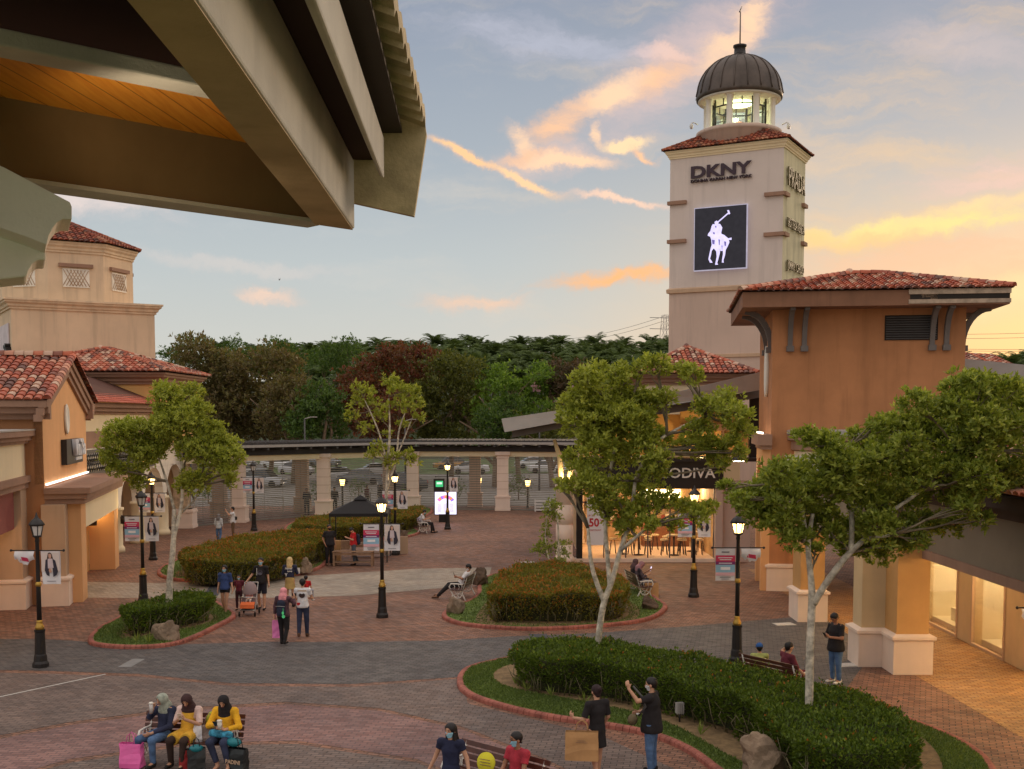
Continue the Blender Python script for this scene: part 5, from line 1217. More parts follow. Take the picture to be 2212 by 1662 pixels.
# rocks
m_rock = mat('sandstone_rock', s(142, 122, 102), rough=.9, var=.35, scale=2.2, bump=.8, bscale=9, stain=.3)
def rock(name, loc, d, seed, label, rz=0, m_=m_rock):
    import bmesh
    bm = bmesh.new(); bmesh.ops.create_icosphere(bm, subdivisions=4, radius=1.0); rn = random.Random(seed)
    pl = [(Vector((rn.gauss(0, 1), rn.gauss(0, 1), rn.gauss(.3, .8))).normalized(), rn.uniform(.38, .72)) for _ in range(13)]
    for v in bm.verts:
        p = v.co.copy()
        for n_, k in pl:
            t = p.dot(n_)
            if t > k: p -= n_*(t-k)*.92
        p += p.normalized()*(.16*mnoise.noise(p*2.2+Vector((seed, 0, 0)))+.09*mnoise.noise(p*5)+.05*abs(mnoise.noise(p*11)))
        v.co = Vector((p.x*d[0]/2, p.y*d[1]/2, max(p.z, -.45)*d[2]*.62+.26*d[2]))
    me = bpy.data.meshes.new(name); bm.to_mesh(me); bm.free(); me.materials.append(m_)
    o = bpy.data.objects.new(name, me); COL.objects.link(o); o.location = loc; o.rotation_euler.z = rz
    return tag(o, label, 'rock')
rock('rock', G(364, 1383, .09), (1.0, .6, .8), 3, 'brown sandstone boulder at the kerb of the front left island', .3)
rock('rock', G(655, 1236, .09), (1.15, .8, .95), 5, 'rounded sandstone boulder beside the long rusty hedge')
rock('rock', G(985, 1325, .09), (.8, .6, .8), 8, 'pale knobbly rock next to the reclining man\'s bench')
rock('rock', G(1040, 1262, .09), (.95, .8, .75), 10, 'dark brown boulder behind the reclining man\'s bench', 0, mat('dark_rock', s(96, 78, 64), rough=.9, var=.3, scale=2, bump=.7, bscale=9))
rock('rock', G(1402, 1316, .09), (.95, .7, .55), 12, 'low brown boulder at the right end of the central island', 0, MATS['dark_rock'])
rock('rock', G(1655, 1676, .09), (1.35, .9, 1.0), 15, 'large jagged sandstone boulder at the lower edge of the picture', .4)
rock('rock', G(865, 1158, .09), (1.0, .7, .5), 18, 'low reddish boulder half behind the woman banner', 0, MATS['dark_rock'])
rock('rock', G(1860, 1560, .09), (.7, .5, .4), 19, 'small stone on the right flank of the big hedge')
# garden spotlight
q = G(1468, 1560, .09); t_ = thing('garden_spotlight', q, 0, 'small grey garden spotlight standing in the soil by the big hedge', 'spotlight')
mb = MB(); mb.tube([(0, 0, 0), (0, 0, .2)], .02, 6); mb.build('stake', m_black, t_)
mb = MB(); mb.box((0, 0, .3), (.16, .1, .22), .3); 
for i in range(4): mb.box((-.06+.04*i, -.06, .3), (.012, .04, .24), .3)
mb.build('lamp_head', m_grey, t_)
# ================================================================ trees
m_bark = mat('pale_bark', s(158, 146, 128), rough=.9, var=.3, scale=4, bump=.5, bscale=14, stain=.45)
m_barkT = mat('lichen_bark', s(196, 186, 168), rough=.9, var=.45, scale=7, bump=.7, bscale=18, stain=.6)
m_bark = mat('twig_bark', s(124, 112, 92), rough=.9, var=.3, scale=4)
m_bark2 = mat('brown_bark', s(128, 108, 88), rough=.9, var=.3, scale=3, bump=.5, bscale=14)
LV = dict(
 fresh=[s(160, 170, 66), s(190, 194, 86), s(134, 146, 56), s(212, 212, 108), s(106, 118, 48), s(168, 176, 76)],
 deep=[s(150, 162, 66), s(124, 140, 56), s(178, 186, 84), s(92, 110, 46), s(206, 208, 104), s(136, 148, 60)])
def bez(a, b, up, n=6, rn=None, wob=.05):
    a, b = Vector(a), Vector(b); c = a.lerp(b, .45)+Vector((0, 0, up)); out = []
    for i in range(n+1):
        t = i/n; p = a*(1-t)**2+c*2*t*(1-t)+b*t*t
        if rn and 0 < i < n: p += Vector((rn.gauss(0, wob), rn.gauss(0, wob), rn.gauss(0, wob)))
        out.append(p)
    return out
def sprig_leaves(rg, centers, radii, per, ls, up=.75, nl=7, shell=.5, wr=.42):
    Pt = []; Ax = []
    for c, r in zip(centers, radii):
        k = int(per*(r[0]*r[1]+r[0]*r[2]+r[1]*r[2])/3)+4
        d = unit(rg.normal(0, 1, (k, 3))); d[:, 2] = np.where(rg.uniform(0, 1, k) < .35, np.abs(d[:, 2]), d[:, 2])
        rad = rg.uniform(shell**2, 1, (k, 1))**.5*(1+.18*rg.normal(0, 1, (k, 1)))
        p = np.array(c)+d*rad*np.array(r); Pt.append(p); Ax.append(unit(d*.7+np.array([0, 0, up])+rg.normal(0, .3, (k, 3))))
    Pt = np.concatenate(Pt); Ax = np.concatenate(Ax); n = len(Pt)
    ref = unit(np.cross(Ax, rg.normal(0, 1, (n, 3)))); ref2 = np.cross(Ax, ref)
    V = []; F = []; D_all = []; P_all = []; N_all = []
    for j in range(nl):
        a = 2*math.pi*j/nl+rg.uniform(-.4, .4, (n, 1)); tilt = rg.uniform(.35, 1.25, (n, 1))
        rad_ = ref*np.cos(a)+ref2*np.sin(a); D = unit(rad_*np.sin(tilt)+Ax*np.cos(tilt)); D_all.append(D); P_all.append(Pt+rg.normal(0, ls*.18, (n, 3)))
        N_all.append(unit(Ax*np.sin(tilt)-rad_*np.cos(tilt)+rg.normal(0, .15, (n, 3))))
    D = np.concatenate(D_all); P_ = np.concatenate(P_all); N_ = np.concatenate(N_all); m_ = len(D)
    return leafquads(P_, D, N_, rg.uniform(.6, 1.2, m_)*ls, rg.uniform(.8, 1.15, m_)*ls*wr)
def tree(label, base, stems, blobs, Y, per, ls, kind, seed, bark=None, zjit=.9, cat='tree', name='tree', nl=7, twigs=4, group=None, shell=.45, depth=.9, tr=.06):
    """stems: list of (points, radii) in world; blobs: (u, v, radius px) measured at distance Y"""
    rn = random.Random(seed); rg = np.random.RandomState(seed); base = Vector(base)
    root = thing(name, base, 0, label, cat, group); mb = MB(); mbt = mb
    for pts, rd in stems:
        pp = smooth3([Vector(p)-base for p in pts]); rr = np.interp(np.linspace(0, 1, len(pp)), np.linspace(0, 1, len(rd)), rd); mb.tube(pp, list(rr), 9)
    mb = MB()
    mids = [Vector(p)-base for s_ in stems for p in s_[0][1:]]
    C = []; Rr = []
    for (u, v, r) in blobs:
        yo = rn.uniform(-1, 1)*zjit; c = P(u, v, Y+yo)-base; rw = 1.1*r/FP*Y; C.append(tuple(c)); Rr.append((rw, rw*depth, rw*.82))
        st_ = min(mids, key=lambda m_: (m_-c).length+max(0, m_.z-c.z)*2.0)
        br = bez(st_, c, .25*rw, 6, rn, .05*rw); mb.tube(br, [max(tr*(.25+.6*(1-i/6)), .01) for i in range(7)], 6)
        for _ in range(twigs):
            d = Vector((rn.gauss(0, 1), rn.gauss(0, 1), rn.gauss(.3, .8))).normalized(); q = br[rn.randint(3, 5)]; e_ = c+Vector((d.x*rw, d.y*rw, d.z*rw*.8))*.85
            mb.tube(bez(q, e_, .1*rw, 4, rn, .04*rw), [.022, .018, .013, .009, .005], 4)
    mbt.build('trunk', bark or m_barkT, root); tag(mb.build('branches', bark or m_bark, root), kind='stuff')
    v, f = sprig_leaves(rg, C, Rr, per, ls, nl=nl, shell=shell); fast_mesh('crown', v, f, leafmat('leaf_'+kind, LV[kind], .42, .42), root)
    return root
def smooth3(pts, n=5):
    out = []; N = len(pts)
    for i in range(N-1):
        p0, p1, p2, p3 = (pts[min(max(i+k-1, 0), N-1)] for k in range(4))
        for j in range(n):
            t = j/n; out.append(.5*((2*p1)+(-p0+p2)*t+(2*p0-5*p1+4*p2-p3)*t*t+(-p0+3*p1-3*p2+p3)*t**3))
    out.append(pts[-1]); return out
def fill_blobs(poly, step, r, seed, jit=.35):   # blobs covering an outline drawn in picture units
    rn = random.Random(seed); xs = [p[0] for p in poly]; ys = [p[1] for p in poly]; out = []; y = min(ys); k = 0
    while y < max(ys):
        x = min(xs)+(step/2 if k % 2 else 0)
        while x < max(xs):
            q = (x+rn.uniform(-jit, jit)*step, y+rn.uniform(-jit, jit)*step)
            if inside(q, poly): out.append((q[0], q[1], r*rn.uniform(.75, 1.2)))
            x += step
        y += step*.85; k += 1
    return out
# T1, slim tree in the front left island
Y1 = G(366, 1352).y; b1_ = P(366, 1352, Y1); b1_.z = .05
bl = fill_blobs([(345, 850), (385, 828), (425, 860), (445, 900), (490, 930), (515, 985), (500, 1010), (460, 990), (440, 1010), (400, 990), (350, 1005), (300, 1000), (262, 990), (235, 958), (260, 915), (300, 905), (320, 870)], 40, 29, 1)
bl += [(415, 1040, 26), (440, 1036, 24), (400, 1050, 20), (250, 1015, 18), (285, 1025, 20), (492, 1018, 17), (232, 992, 16), (350, 838, 14), (300, 1045, 16), (500, 1040, 12)]
tree('slim tree with a broad light green crown in the front left island', b1_, [([P(366, 1352, Y1), P(366, 1262, Y1), P(374, 1180, Y1), P(376, 1100, Y1)], [.12, .10, .085, .06]), ([P(374, 1170, Y1), P(392, 1090, Y1), P(394, 1020, Y1), P(388, 950, Y1), P(385, 880, Y1)], [.06, .055, .05, .035, .02]), ([P(376, 1100, Y1), P(360, 1040, Y1), P(340, 980, Y1)], [.05, .04, .02]), ([P(378, 1120, Y1+.2), P(420, 1080, Y1+.2), P(430, 1050, Y1)], [.04, .03, .015])], bl, Y1, 980, .135, 'fresh', 1, tr=.05)
# T3, centre tree
Y3 = 27.6; 
bl = fill_blobs([(1245, 905), (1235, 830), (1270, 785), (1310, 800), (1350, 790), (1375, 830), (1430, 850), (1450, 900), (1470, 950), (1520, 930), (1560, 960), (1540, 990), (1490, 1000), (1460, 970), (1440, 1010), (1380, 1010), (1330, 990), (1270, 1000), (1230, 975)], 46, 36, 2)
bl += [(1420, 792, 26), (1395, 790, 20), (1495, 812, 24), (1475, 800, 18), (1530, 880, 28), (1565, 870, 30), (1590, 900, 32), (1600, 930, 26), (1580, 960, 24), (1548, 990, 22), (1600, 980, 16), (1560, 1010, 14), (1410, 1030, 30), (1370, 1060, 32), (1310, 1060, 34), (1270, 1045, 26), (1235, 1050, 20), (1255, 1015, 22), (1330, 1105, 32), (1370, 1110, 24), (1400, 1090, 28), (1440, 1085, 24), (1480, 1100, 24), (1510, 1115, 22), (1535, 1100, 18), (1350, 1140, 26), (1400, 1135, 22), (1460, 1135, 18), (1300, 1090, 22), (1440, 860, 18), (1212, 1050, 14), (1230, 990, 18)]
tree('tall forked tree with pale trunk in front of the cafe', (P(1283, 1466, Y3).x, Y3, .05), [
 ([P(1280, 1470, Y3), P(1290, 1400, Y3), P(1303, 1310, Y3), P(1322, 1255, Y3), P(1340, 1190, Y3), P(1362, 1120, Y3), P(1372, 1040, Y3)], [.09, .082, .076, .066, .06, .052, .04]),
 ([P(1306, 1300, Y3), P(1290, 1262, Y3), P(1277, 1215, Y3), P(1270, 1140, Y3+.2)], [.07, .06, .05, .035]),
 ([P(1318, 1270, Y3), P(1312, 1200, Y3+.3), P(1308, 1120, Y3+.3), P(1318, 1020, Y3+.3), P(1340, 920, Y3+.3)], [.06, .055, .05, .04, .02]),
 ([P(1372, 1040, Y3), P(1398, 980, Y3), P(1440, 940, Y3), P(1520, 900, Y3)], [.05, .045, .035, .02]), ([P(1340, 1190, Y3), P(1375, 1160, Y3-.3), P(1398, 1140, Y3-.3)], [.05, .04, .03])],
 bl, Y3, 900, .135, 'fresh', 3, tr=.05)
# T4, right tree
Y4 = 21.6
bl = fill_blobs([(1585, 1060), (1600, 1030), (1680, 1000), (1715, 950), (1790, 950), (1850, 940), (1905, 935), (1960, 880), (2020, 850), (2100, 835), (2260, 850), (2260, 1010), (2130, 1090), (2060, 1060), (2000, 1090), (1900, 1100), (1860, 1110), (1790, 1080), (1720, 1110), (1640, 1105)], 52, 42, 4)
bl += [(1690, 1140, 30), (1720, 1165, 26), (1850, 1150, 40), (1900, 1140, 42), (1950, 1150, 36), (2000, 1130, 34), (2040, 1145, 30), (1880, 1195, 34), (1830, 1185, 22), (1935, 1180, 30), (1985, 1170, 22), (2085, 1100, 26), (2120, 1125, 22), (2080, 1130, 18), (1635, 1115, 26), (1600, 1085, 24), (1575, 1055, 18), (1665, 1120, 24), (1745, 1110, 30), (1790, 1125, 30), (1762, 1190, 16), (1745, 1150, 22), (1800, 1160, 24), (2140, 1050, 36), (2190, 1020, 40), (1740, 945, 20), (1895, 925, 22), (2120, 835, 26), (2060, 845, 26)]
tree('large leaning forked tree with lichen-pale trunk in the front right hedge', (P(1747, 1630, Y4).x, Y4, .05), [
 ([P(1747, 1632, Y4), P(1748, 1520, Y4), P(1750, 1400, Y4), P(1754, 1300, Y4), P(1752, 1250, Y4), P(1746, 1180, Y4), P(1756, 1110, Y4)], [.088, .08, .076, .072, .06, .05, .035]),
 ([P(1757, 1305, Y4), P(1790, 1252, Y4-.2), P(1835, 1195, Y4-.3), P(1868, 1165, Y4-.3), P(1905, 1120, Y4-.3), P(1990, 1060, Y4-.3), P(2080, 980, Y4-.3)], [.07, .066, .06, .05, .04, .03, .02]),
 ([P(1838, 1195, Y4-.3), P(1840, 1120, Y4-.1), P(1830, 1050, Y4), P(1800, 990, Y4)], [.055, .05, .04, .02]),
 ([P(1746, 1185, Y4), P(1735, 1120, Y4+.1), P(1725, 1080, Y4), P(1660, 1050, Y4)], [.05, .045, .035, .02]),
 ([P(1870, 1165, Y4-.3), P(1890, 1160, Y4-.5), P(1922, 1157, Y4-.6)], [.05, .04, .025])],
 bl, Y4, 950, .128, 'deep', 4, tr=.034, nl=8)
# T2, thin sparse tree behind
Y2 = 52.5
bl = [(790, 850, 20), (805, 880, 18), (770, 870, 16), (850, 830, 22), (862, 850, 20), (885, 850, 20), (880, 880, 18), (900, 870, 16), (820, 900, 14), (760, 900, 14), (790, 925, 13), (905, 905, 12), (845, 880, 12), (830, 975, 14), (850, 990, 15), (815, 965, 12), (880, 985, 16), (895, 998, 12), (840, 1005, 10), (870, 920, 12), (775, 840, 12), (800, 985, 10), (836, 940, 10)]
tree('thin sparse tree with several bare pale stems before the colonnade', G(836, 1200), [
 ([P(836, 1200, Y2), P(834, 1100, Y2), P(838, 1000, Y2), P(842, 930, Y2), P(840, 860, Y2)], [.09, .08, .07, .05, .02]),
 ([P(835, 1060, Y2), P(856, 990, Y2), P(862, 930, Y2), P(880, 880, Y2)], [.05, .045, .04, .02]), ([P(836, 1000, Y2), P(820, 940, Y2), P(800, 890, Y2), P(785, 860, Y2)], [.045, .04, .03, .015]), ([P(858, 985, Y2), P(880, 930, Y2), P(900, 880, Y2)], [.035, .03, .015])],
 bl, Y2, 200, .2, 'fresh', 6, tr=.035, zjit=.5, twigs=3)
Ys = G(1190, 1262).y
tree('lean sapling with clipped leaf clusters in the central hedge', G(1200, 1258), [([P(1206, 1258, Ys), P(1207, 1200, Ys), P(1205, 1130, Ys), P(1195, 1085, Ys)], [.05, .04, .03, .02]), ([P(1206, 1235, Ys), P(1185, 1205, Ys), P(1178, 1160, Ys), P(1182, 1110, Ys)], [.04, .03, .025, .015])],
 [(1192, 1092, 17), (1185, 1112, 16), (1178, 1138, 12), (1180, 1160, 14), (1172, 1182, 18), (1190, 1188, 14), (1160, 1190, 12), (1214, 1178, 14), (1220, 1200, 13), (1208, 1215, 14), (1205, 1118, 12), (1206, 1095, 9)], Ys, 700, .09, 'deep', 7, tr=.02, zjit=.25, twigs=1, cat='sapling')
# ---------------------------------------------------------------- trees beyond the colonnade
LV.update(
 brown=[s(122, 118, 72), s(104, 100, 62), s(140, 130, 80), s(86, 88, 54), s(118, 98, 70)],
 red=[s(128, 64, 54), s(108, 56, 48), s(144, 76, 58), s(94, 62, 48), s(112, 86, 56)],
 bright=[s(128, 158, 60), s(106, 138, 52), s(150, 176, 72), s(88, 118, 46)],
 olive=[s(112, 116, 54), s(96, 100, 48), s(130, 130, 60), s(78, 86, 42)],
 mid=[s(94, 120, 54), s(80, 104, 50), s(112, 136, 62), s(66, 90, 46)],
 plum=[s(106, 80, 66), s(90, 72, 60), s(118, 94, 72), s(80, 76, 54)])
def bgtree(label, Y, outline, step, kind, seed, ls=.42, per=46, bark=m_bark2, flowers=None):
    cx_ = sum(p[0] for p in outline)/len(outline); base = Vector((P(cx_, 900, Y).x, Y, 0 if Y < 150 else hillz(P(cx_, 900, Y).x, Y)))
    bl = fill_blobs(outline, step, step*.85, seed); rn = random.Random(seed)
    top = min(p[1] for p in outline); h = P(cx_, top, Y).z
    st_ = [([base, base+Vector((rn.uniform(-.3, .3), 0, h*.35)), base+Vector((rn.uniform(-1, 1), 0, h*.7))], [.28, .2, .1])]
    for k in range(3): st_.append(([base+Vector((0, 0, h*.25)), base+Vector((rn.uniform(-2, 2), rn.uniform(-1, 1), h*.5)), base+Vector((rn.uniform(-4, 4), rn.uniform(-1, 1), h*.75))], [.16, .12, .05]))
    t_ = tree(label, base, st_, bl, Y, per, ls, kind, seed, bark=bark, zjit=2.2, nl=5, twigs=0, shell=.3, depth=1.2, tr=.05, group='trees beyond the colonnade')
    if flowers:
        rg = np.random.RandomState(seed); pts = np.array([list(P(u+rg.uniform(-9, 9), v+rg.uniform(-7, 7), Y-2.6)-base) for u, v in flowers for _ in range(14)]); n = len(pts)
        D = unit(rg.normal(0, 1, (n, 3))); N_ = unit(np.cross(D, rg.normal(0, 1, (n, 3)))); v, f = leafquads(pts, D, N_, np.full(n, .38), np.full(n, .3)); fast_mesh('blossom', v, f, leafmat('pink_blossom', [s(206, 170, 178), s(190, 150, 160)], .3), t_)
    return t_
bgtree('dark brown-green tree nearest the tan tower, lower left of the grove', 112, [(340, 960), (345, 830), (365, 765), (420, 750), (480, 762), (500, 820), (490, 960)], 44, 'brown', 21)
bgtree('broad brown-leaved tree with bare twigs, left of the centre', 116, [(470, 960), (470, 800), (520, 760), (580, 758), (640, 775), (670, 810), (660, 880), (640, 960)], 44, 'brown', 22)
bgtree('brownish tree between the broad brown tree and the light green one', 109, [(560, 960), (570, 870), (620, 810), (670, 800), (690, 850), (680, 960)], 40, 'brown', 23)
bgtree('light green bushy tree just left of the red-leaved one', 106, [(640, 960), (650, 880), (680, 840), (715, 815), (735, 850), (740, 960)], 36, 'mid', 24)
bgtree('dark red-leaved tree, tallest of the grove', 118, [(740, 960), (735, 860), (760, 800), (800, 775), (850, 762), (905, 756), (945, 775), (960, 810), (900, 850), (820, 870), (790, 960)], 40, 'red', 25)
bgtree('low dark red shrub tree behind the sparse stems', 108, [(790, 960), (790, 890), (840, 860), (900, 870), (910, 960)], 38, 'red', 26)
bgtree('olive green spreading tree right of the red-leaved one', 113, [(900, 960), (900, 850), (940, 800), (980, 778), (1020, 800), (1042, 850), (1040, 960)], 42, 'olive', 27)
bgtree('bright green feathery tree behind the canopy tip', 110, [(1035, 900), (1040, 840), (1080, 805), (1120, 795), (1170, 800), (1200, 830), (1200, 900), (1120, 890)], 34, 'bright', 28)
bgtree('rounded mid green tree above the canopy tip', 104, [(1000, 960), (1010, 900), (1050, 865), (1090, 862), (1130, 890), (1130, 960)], 36, 'mid', 29)
bgtree('plum-brown tree with pale pink blossoms behind the forked tree', 112, [(1180, 900), (1180, 830), (1215, 785), (1270, 775), (1300, 820), (1290, 900)], 34, 'plum', 30, flowers=[(1222, 858), (1190, 870), (1236, 845), (1160, 838), (1250, 880)])
bgtree('olive bush low behind the colonnade right of the grove', 103, [(1120, 960), (1130, 905), (1200, 890), (1260, 900), (1260, 960)], 34, 'olive', 31)
bgtree('green tree standing tall at the left end of the palm estate', 150, [(340, 800), (345, 760), (380, 742), (430, 738), (450, 770), (440, 800)], 30, 'mid', 32, ls=.42, per=30)
bgtree('dull green tree second along the left skyline', 152, [(440, 800), (445, 762), (500, 752), (560, 746), (570, 780), (560, 800)], 30, 'mid', 33, ls=.42, per=30)
bgtree('dull green tree third along the left skyline', 154, [(555, 800), (560, 762), (600, 748), (645, 745), (680, 760), (680, 800)], 30, 'mid', 34, ls=.42, per=30)
bgtree('dark green tree beside the first palms on the skyline', 156, [(680, 820), (680, 768), (720, 750), (770, 752), (780, 820)], 30, 'mid', 35, ls=.42, per=30)
# ---------------------------------------------------------------- palm estate
m_palm = leafmat('palm_leaflet', [s(92, 108, 58), s(76, 94, 50), s(108, 124, 66), s(62, 78, 44)], .2, .9)
def palm_proto(seed, H=9.0, nf=30):
    rn = random.Random(seed); root = thing('palm_tree', (0, 0, 0), 0, 'dark green oil palm in the dense estate on the skyline', 'palm tree', 'oil palms of the estate on the skyline')
    mb = MB(); mb.tube([(0, 0, 0), (.1, 0, H*.5), (0, 0, H)], [.36, .3, .3], 7); mb.build('trunk', m_bark2, root)
    V = []; F = []
    def quad(a, b, c, d): o_ = len(V); V.extend([a, b, c, d]); F.append((o_, o_+1, o_+2, o_+3))
    for i in range(nf):
        az = i*2.399; el_ = rn.uniform(-.1, 1.4); L = rn.uniform(3.8, 5.2); pts = []; p = Vector((0, 0, H)); e_ = el_
        for k in range(9):
            pts.append(p.copy()); p = p+Vector((math.cos(az)*math.cos(e_), math.sin(az)*math.cos(e_), math.sin(e_)))*L/8; e_ -= .10+.022*k
        side = Vector((-math.sin(az), math.cos(az), 0))
        for k in range(1, 9):
            q = pts[k]; d = (pts[k]-pts[k-1]).normalized()
            for sg_ in (-1, 1):
                for m_ in range(2):
                    o_ = q-d*(m_*L/16); ll = .85*(1-.5*abs(k/8-.45)); tipp = o_+side*sg_*ll+d*ll*.55+Vector((0, 0, -.38*ll)); w_ = d*.12
                    quad(tuple(o_-w_), tuple(o_+w_), tuple(tipp+w_*.5), tuple(tipp-w_*.5))
    fast_mesh('crown', np.array(V), np.array(F), m_palm, root)
    return root
protos = [palm_proto(1), palm_proto(2, 8.2, 26), palm_proto(3, 9.8, 34)]
used = [False]*3; rn = random.Random(77); k = 0
rows = [(232, 5, 0), (246, 5, 1), (262, 5, 1), (280, 5.2, 0), (300, 5.2, 0), (322, 5.4, 1), (346, 5.6, 0), (372, 5.8, 0), (392, 6, 0)]
for (Yr, stp, odd) in rows:
    x = P(470 if Yr > 290 else 640, 900, Yr).x; xe = P(1450, 900, Yr).x
    while x < xe:
        xx = x+rn.uniform(-1.2, 1.2); y_ = Yr+rn.uniform(-4, 4); i = rn.randrange(3); z_ = hillz(xx, y_)-.2; rz_ = rn.uniform(0, 6.28); sc_ = rn.uniform(.9, 1.12)
        if not used[i]: o_ = protos[i]; used[i] = True; o_.location = (xx, y_, z_); o_.rotation_euler.z = rz_; o_.scale = (sc_,)*3
        else: copy_tree(protos[i], (xx, y_, z_), rz_, scale=sc_)
        x += stp
for (Yr, x0_, x1_) in ((215, 2075, 2260), (235, 2075, 2260), (260, 2075, 2260)):
    x = P(x0_, 900, Yr).x; xe = P(x1_, 900, Yr).x
    while x < xe:
        i = rn.randrange(3); xx = x+rn.uniform(-1, 1)
        copy_tree(protos[i], (xx, Yr+rn.uniform(-3, 3), (Yr-130)*.075), rn.uniform(0, 6), label='oil palm seen to the right of the orange block', scale=rn.uniform(.85, 1)); x += 4.5
# ================================================================ street lamps
def lamp_post(loc, label, lit, banners=None, ang=0.0, h=3.87, group='old-fashioned lantern posts around the plaza', arm=None):
    """banners: ('text'|'woman'|'rolled'|None, ...) left and right as seen by the camera; ang turns the arm"""
    r = thing('street_lamp', loc, ang, label, 'street lamp', group)
    mb = MB(); mb.lathe([(.2, 0), (.2, .1), (.165, .16), (.15, .3), (.135, .34), (.12, .9), (.135, .93), (.135, .97)], 8, rot=.39, sm=False); mb.build('base', m_black, r)
    mb = MB(); mb.lathe([(.1, .97), (.11, 1.0), (.115, 1.04), (.085, 1.1), (.07, 1.16), (.08, 1.19), (.055, 1.22)], 14); mb.build('gold_collar', m_gold, r)
    mb = MB(); mb.lathe([(.062, 1.2), (.056, 2.08), (.056, 2.2), (.045, 3.2), (.06, 3.24), (.045, 3.3), (.08, 3.36)], 12); mb.build('pole', m_black, r)
    mb = MB(); mb.lathe([(.06, 2.08), (.075, 2.1), (.08, 2.14), (.065, 2.18), (.055, 2.2)], 14); mb.build('gold_ring', m_gold, r)
    mb = MB(); n = 6; z0, z1 = 3.38, 3.64; r0, r1 = .105, .165
    mb.lathe([(.1, 3.34), (.125, 3.36), (.115, 3.39)], n); mb.lathe([(.175, 3.63), (.215, 3.65), (.2, 3.69), (.13, 3.78), (.09, 3.8), (.05, 3.85), (.03, 3.9), (.012, 3.97)], n)
    for k in range(n):
        a = 2*math.pi*k/n; mb.tube([(r0*math.cos(a), r0*math.sin(a), z0), (r1*math.cos(a), r1*math.sin(a), z1)], .012, 4)
    mb.build('lantern_frame', m_black, r)
    mb = MB(); mb.lathe([(r0-.008, z0), (r1-.008, z1)], n, sm=False); mb.build('lantern_glass', m_lampglass if lit else m_lampoff, r)
    if lit: point((0, 0, 3.5), 70, (1, .66, .28), .05, r)
    if banners:
        mb = MB(); mb.tube([(-.66, 0, 3.0), (.66, 0, 3.0)], .014, 6)
        for sx_ in (-1, 1): mb.ball((sx_*.67, 0, 3.0), .035)
        mb.build('banner_arm', m_black, r)
        for side, kind in zip((-1, 1), banners):
            if kind: banner(r, side, kind)
    return r
m_ban = mat('banner_cloth', s(226, 222, 224), rough=.8, var=.03)
BC = dict(pink=mat('print_pink', s(206, 62, 96), var=.04), purple=mat('print_purple', s(128, 50, 110), var=.04), blue=mat('print_blue', s(150, 190, 214), var=.05), rose=mat('print_rose', s(226, 178, 186), var=.05),
          ink=mat('print_ink', s(104, 100, 112), var=.05), hair=mat('print_hair', s(62, 44, 42), var=.1), coat=mat('print_coat', s(58, 54, 66), var=.1), skin=mat('print_skin', s(206, 160, 140), var=.04), blouse=mat('print_blouse', s(214, 196, 198)), bgp=mat('print_background', s(222, 206, 198), var=.05), whiteink=mat('print_white', s(236, 232, 236)))
